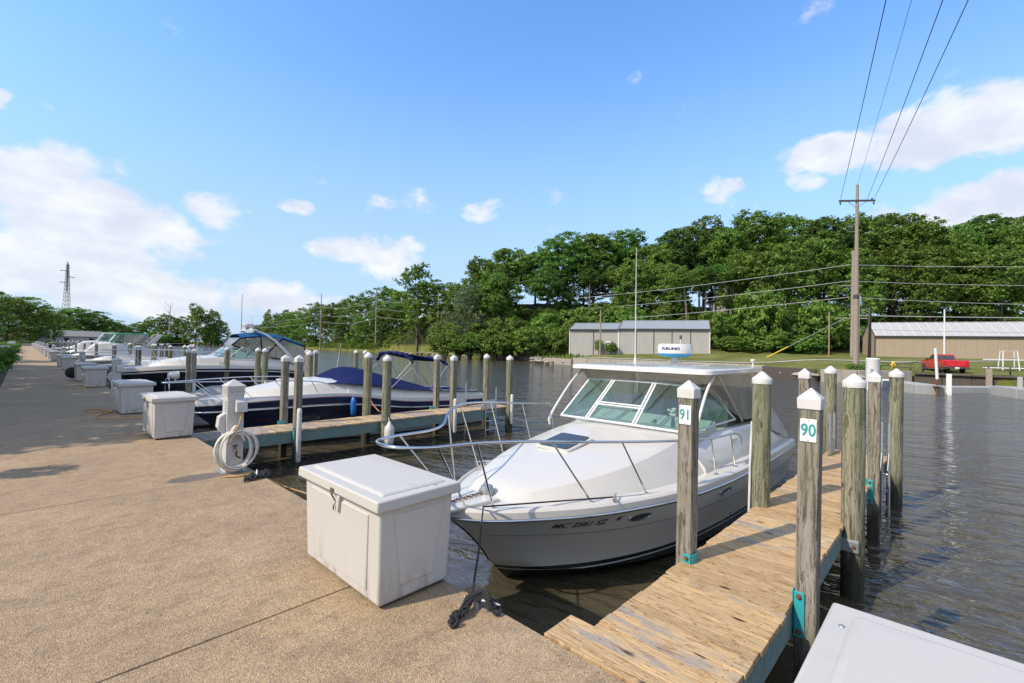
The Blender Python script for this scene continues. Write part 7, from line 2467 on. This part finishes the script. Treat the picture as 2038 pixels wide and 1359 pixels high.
# leafy twig of the nearest shade tree reaching the picture edge
tw = thing('sumac_sapling', 'tall sapling with long drooping leaves at the left picture edge', 'tree', (-1.75, 25.2, -.06), 0)
MB().tube(smooth_path([(0, 0, 0), (.05, .1, 2.5), (.12, .1, 4.6)], 5), [lerp(.05, .015, q / 10) for q in range(11)], 6).build('stem', BARK, tw)
lf = MB(); r2 = random.Random(17)
for q in range(70):
    z = r2.uniform(2.6, 4.7); a = r2.uniform(0, 6.28); L = r2.uniform(.25, .42)
    c = Vector((.1 + .45 * r2.random() * math.cos(a), .1 + .45 * r2.random() * math.sin(a), z))
    d = Vector((math.cos(a), math.sin(a), -.35)).normalized(); s = Vector((-math.sin(a), math.cos(a), 0)) * .05
    m0 = c + d * L * .5 + Vector((0, 0, .03))
    lf.add([c, m0 + s, c + d * L, m0 - s], [(0, 1, 2, 3)])
lf.build('leaves', LEAF_PURPLE, tw)
# unseen round-headed shrub, added to cast the rounded shadow on the slabs
ss = thing('shadow_shrub', 'unseen round-headed shrub added beside the walkway to cast a shadow on it', 'shrub', (-1.28, 8.95, -.06), 0)
link('crown', leafy(260, LEAF_DARK, [(0, 0, 1.45, .27, .27, .27)], 40, 26, .035, .11), ss)
MB().tube([(0, 0, 0), (0, 0, 1.35)], [.025, .018], 6).build('trunk', BARK, ss)

# trees beyond the end of the walkway
LEFT = [(-2.7, 177.0, 13.0, 14.3), (1.5, 201.6, 13.5, 13.6), (7.8, 267.6, 12.8, 14.4), (17.9, 315.0, 17.4, 19.9), (25.9, 321.1, 15.7, 18.1), (34.4, 336.7, 13.0, 16.2), (14.5, 362.1, 14.2, 16.8), (46.8, 396.1, 12.1, 13.0), (-8.0, 160.0, 14.0, 13.0)]
LM = [LOWT[1], LOWT[0], LOWT[0], LOWT[2], LOWT[0], LOWT[2], LOWT[0], LOWT[2], LOWT[1]]
lb = ['large spreading light green tree behind the end of the walkway', 'green tree right of the large one at the end of the walkway', 'dark tree left of the lattice tower', 'big dark tree right behind the lattice tower', 'dark tree right of the lattice tower',
      'dark tree two places right of the lattice tower', 'distant dark tree between the walkway end and the tower', 'small far tree left of the green canopy', 'large tree at the left edge beyond the walkway end']
for (x, y, top, w), v, l in zip(LEFT, LM, lb):
    plant_tree(v, x, y, .1, top, w * 1.1, 20, 13, l, 'trees beyond the walkway', rnd.uniform(0, 6), 'garden_tree')
for i in range(14):
    x = 4 + i * 6.0; y = 232 + i * 14.0
    plant_tree(BUSH[i % 3], x, y, .1, rnd.uniform(4.5, 7.0), 11, 5, 6, '%s hedge-like bush behind the far posts at the end of the basin' % ORD[i], 'bushes at the basin end', i, 'shrub', 'shrub', ('foliage', 'stem'))
hd = leafy(270, LEAF_LIGHT, [(-6, 0, .4, 3, .7, .6), (-1, 0, .4, 3, .7, .6), (4, 0, .4, 3, .7, .6)], 120, 22, .09, .35)
o = link('hedge', hd, None, (1, 152.6, .1)); o.scale = (1.0, 1, 1.1)
tag(o, 'clipped bright green hedge at the end of the walkway', 'hedge')
for i, (x, y, w, nm) in enumerate([(-1.0, 205, 12, 'pale blue-grey house under the tree at the end of the walkway'), (14.0, 240, 14, 'low grey-roofed house beyond the far posts')]):
    t = thing('house', nm, 'house', (x, y, .1), .2, 'houses beyond the walkway')
    MB().box(-w / 2, w / 2, -4, 4, -.5, 2.7).build('wall', HOUSE_WALL, t)
    MB().prism([(-4.6, 2.65), (4.6, 2.65), (0, 4.8)], 'x', -w / 2 - .5, w / 2 + .5).build('roof', HOUSE_ROOF, t)
    for s in (-1, 1):
        MB().box(s * w * .25 - .7, s * w * .25 + .7, -4.06, -3.98, .9, 2.1).build('window', GLASS_DARK, t)

# lattice tower
tw = thing('lattice_tower', 'tall grey steel lattice tower with side antennas on the horizon', 'tower', (15.4, 330.0, .2), .35)
Ht = 40.0
def tr(z):
    return 1.45 * (1 - z / Ht) ** 1.15 + .40
lgs = [(-1, -1), (1, -1), (1, 1), (-1, 1)]
for sx, sy in lgs:
    MB().tube([(sx * tr(z), sy * tr(z), z) for z in [Ht * q / 8 for q in range(9)]], .11, 6).build('leg', GALV, tw)
ns = 22
zz = [Ht * (1 - (1 - q / ns) ** 1.25) for q in range(ns + 1)]
for fi in range(4):
    m_ = MB()
    a, b = lgs[fi], lgs[(fi + 1) % 4]
    for q in range(ns):
        z0, z1 = zz[q], zz[q + 1]
        m_.tube([(a[0] * tr(z0), a[1] * tr(z0), z0), (b[0] * tr(z1), b[1] * tr(z1), z1)], .055, 4)
        m_.tube([(b[0] * tr(z0), b[1] * tr(z0), z0), (a[0] * tr(z1), a[1] * tr(z1), z1)], .055, 4)
        m_.tube([(a[0] * tr(z1), a[1] * tr(z1), z1), (b[0] * tr(z1), b[1] * tr(z1), z1)], .05, 4)
    m_.build('lattice_face', GALV, tw)
for z, s in ((36.5, -1), (33.5, 1), (30.5, -1)):
    MB().tube([(0, 0, z), (s * 2.8, -s * .6, z)], .16, 6).build('antenna_arm', DARK_TRIM, tw)
MB().tube([(0, 0, Ht - 14), (0, 0, Ht + 1.2)], .22, 6).build('feed_line', DARK_TRIM, tw)
# flag pole and distant dark posts at the end wall
fpo = thing('flagpole', 'small flagpole with a furled flag beyond the walkway end', 'pole', (5.4, 175, .2))
MB().tube([(0, 0, 0), (0, 0, 4.2)], .05, 6).build('shaft', WHITE_FRAME, fpo)
MB().sheet(((0, 0, 3.2), (.5, .1, 2.4), (.3, .1, 3.3), (0, 0, 4.1)), .02).build('flag', sm('faded_flag', (.5, .3, .3), .8), fpo)
# bare dead tree at the far scrub
dt = thing('dead_tree', 'bare pale dead tree on the far shore left of the radar arch', 'tree', (66.0, 372.0, .3))
m_ = MB(); r2 = random.Random(6)
m_.tube([(0, 0, -1), (.3, 0, 12), (.8, .2, 27)], [.4, .28, .08], 6)
for q in range(9):
    z = 9 + q * 1.8; a = r2.uniform(0, 6.28)
    m_.tube([(.4, 0, z), (.4 + 2.2 * math.cos(a), 2.2 * math.sin(a), z + 2.2), (.4 + 3.2 * math.cos(a + .3), 3.2 * math.sin(a + .3), z + 4.5)], [.14, .09, .04], 5)
m_.build('trunk', sm('dead_wood', (.34, .30, .26), .9), dt)
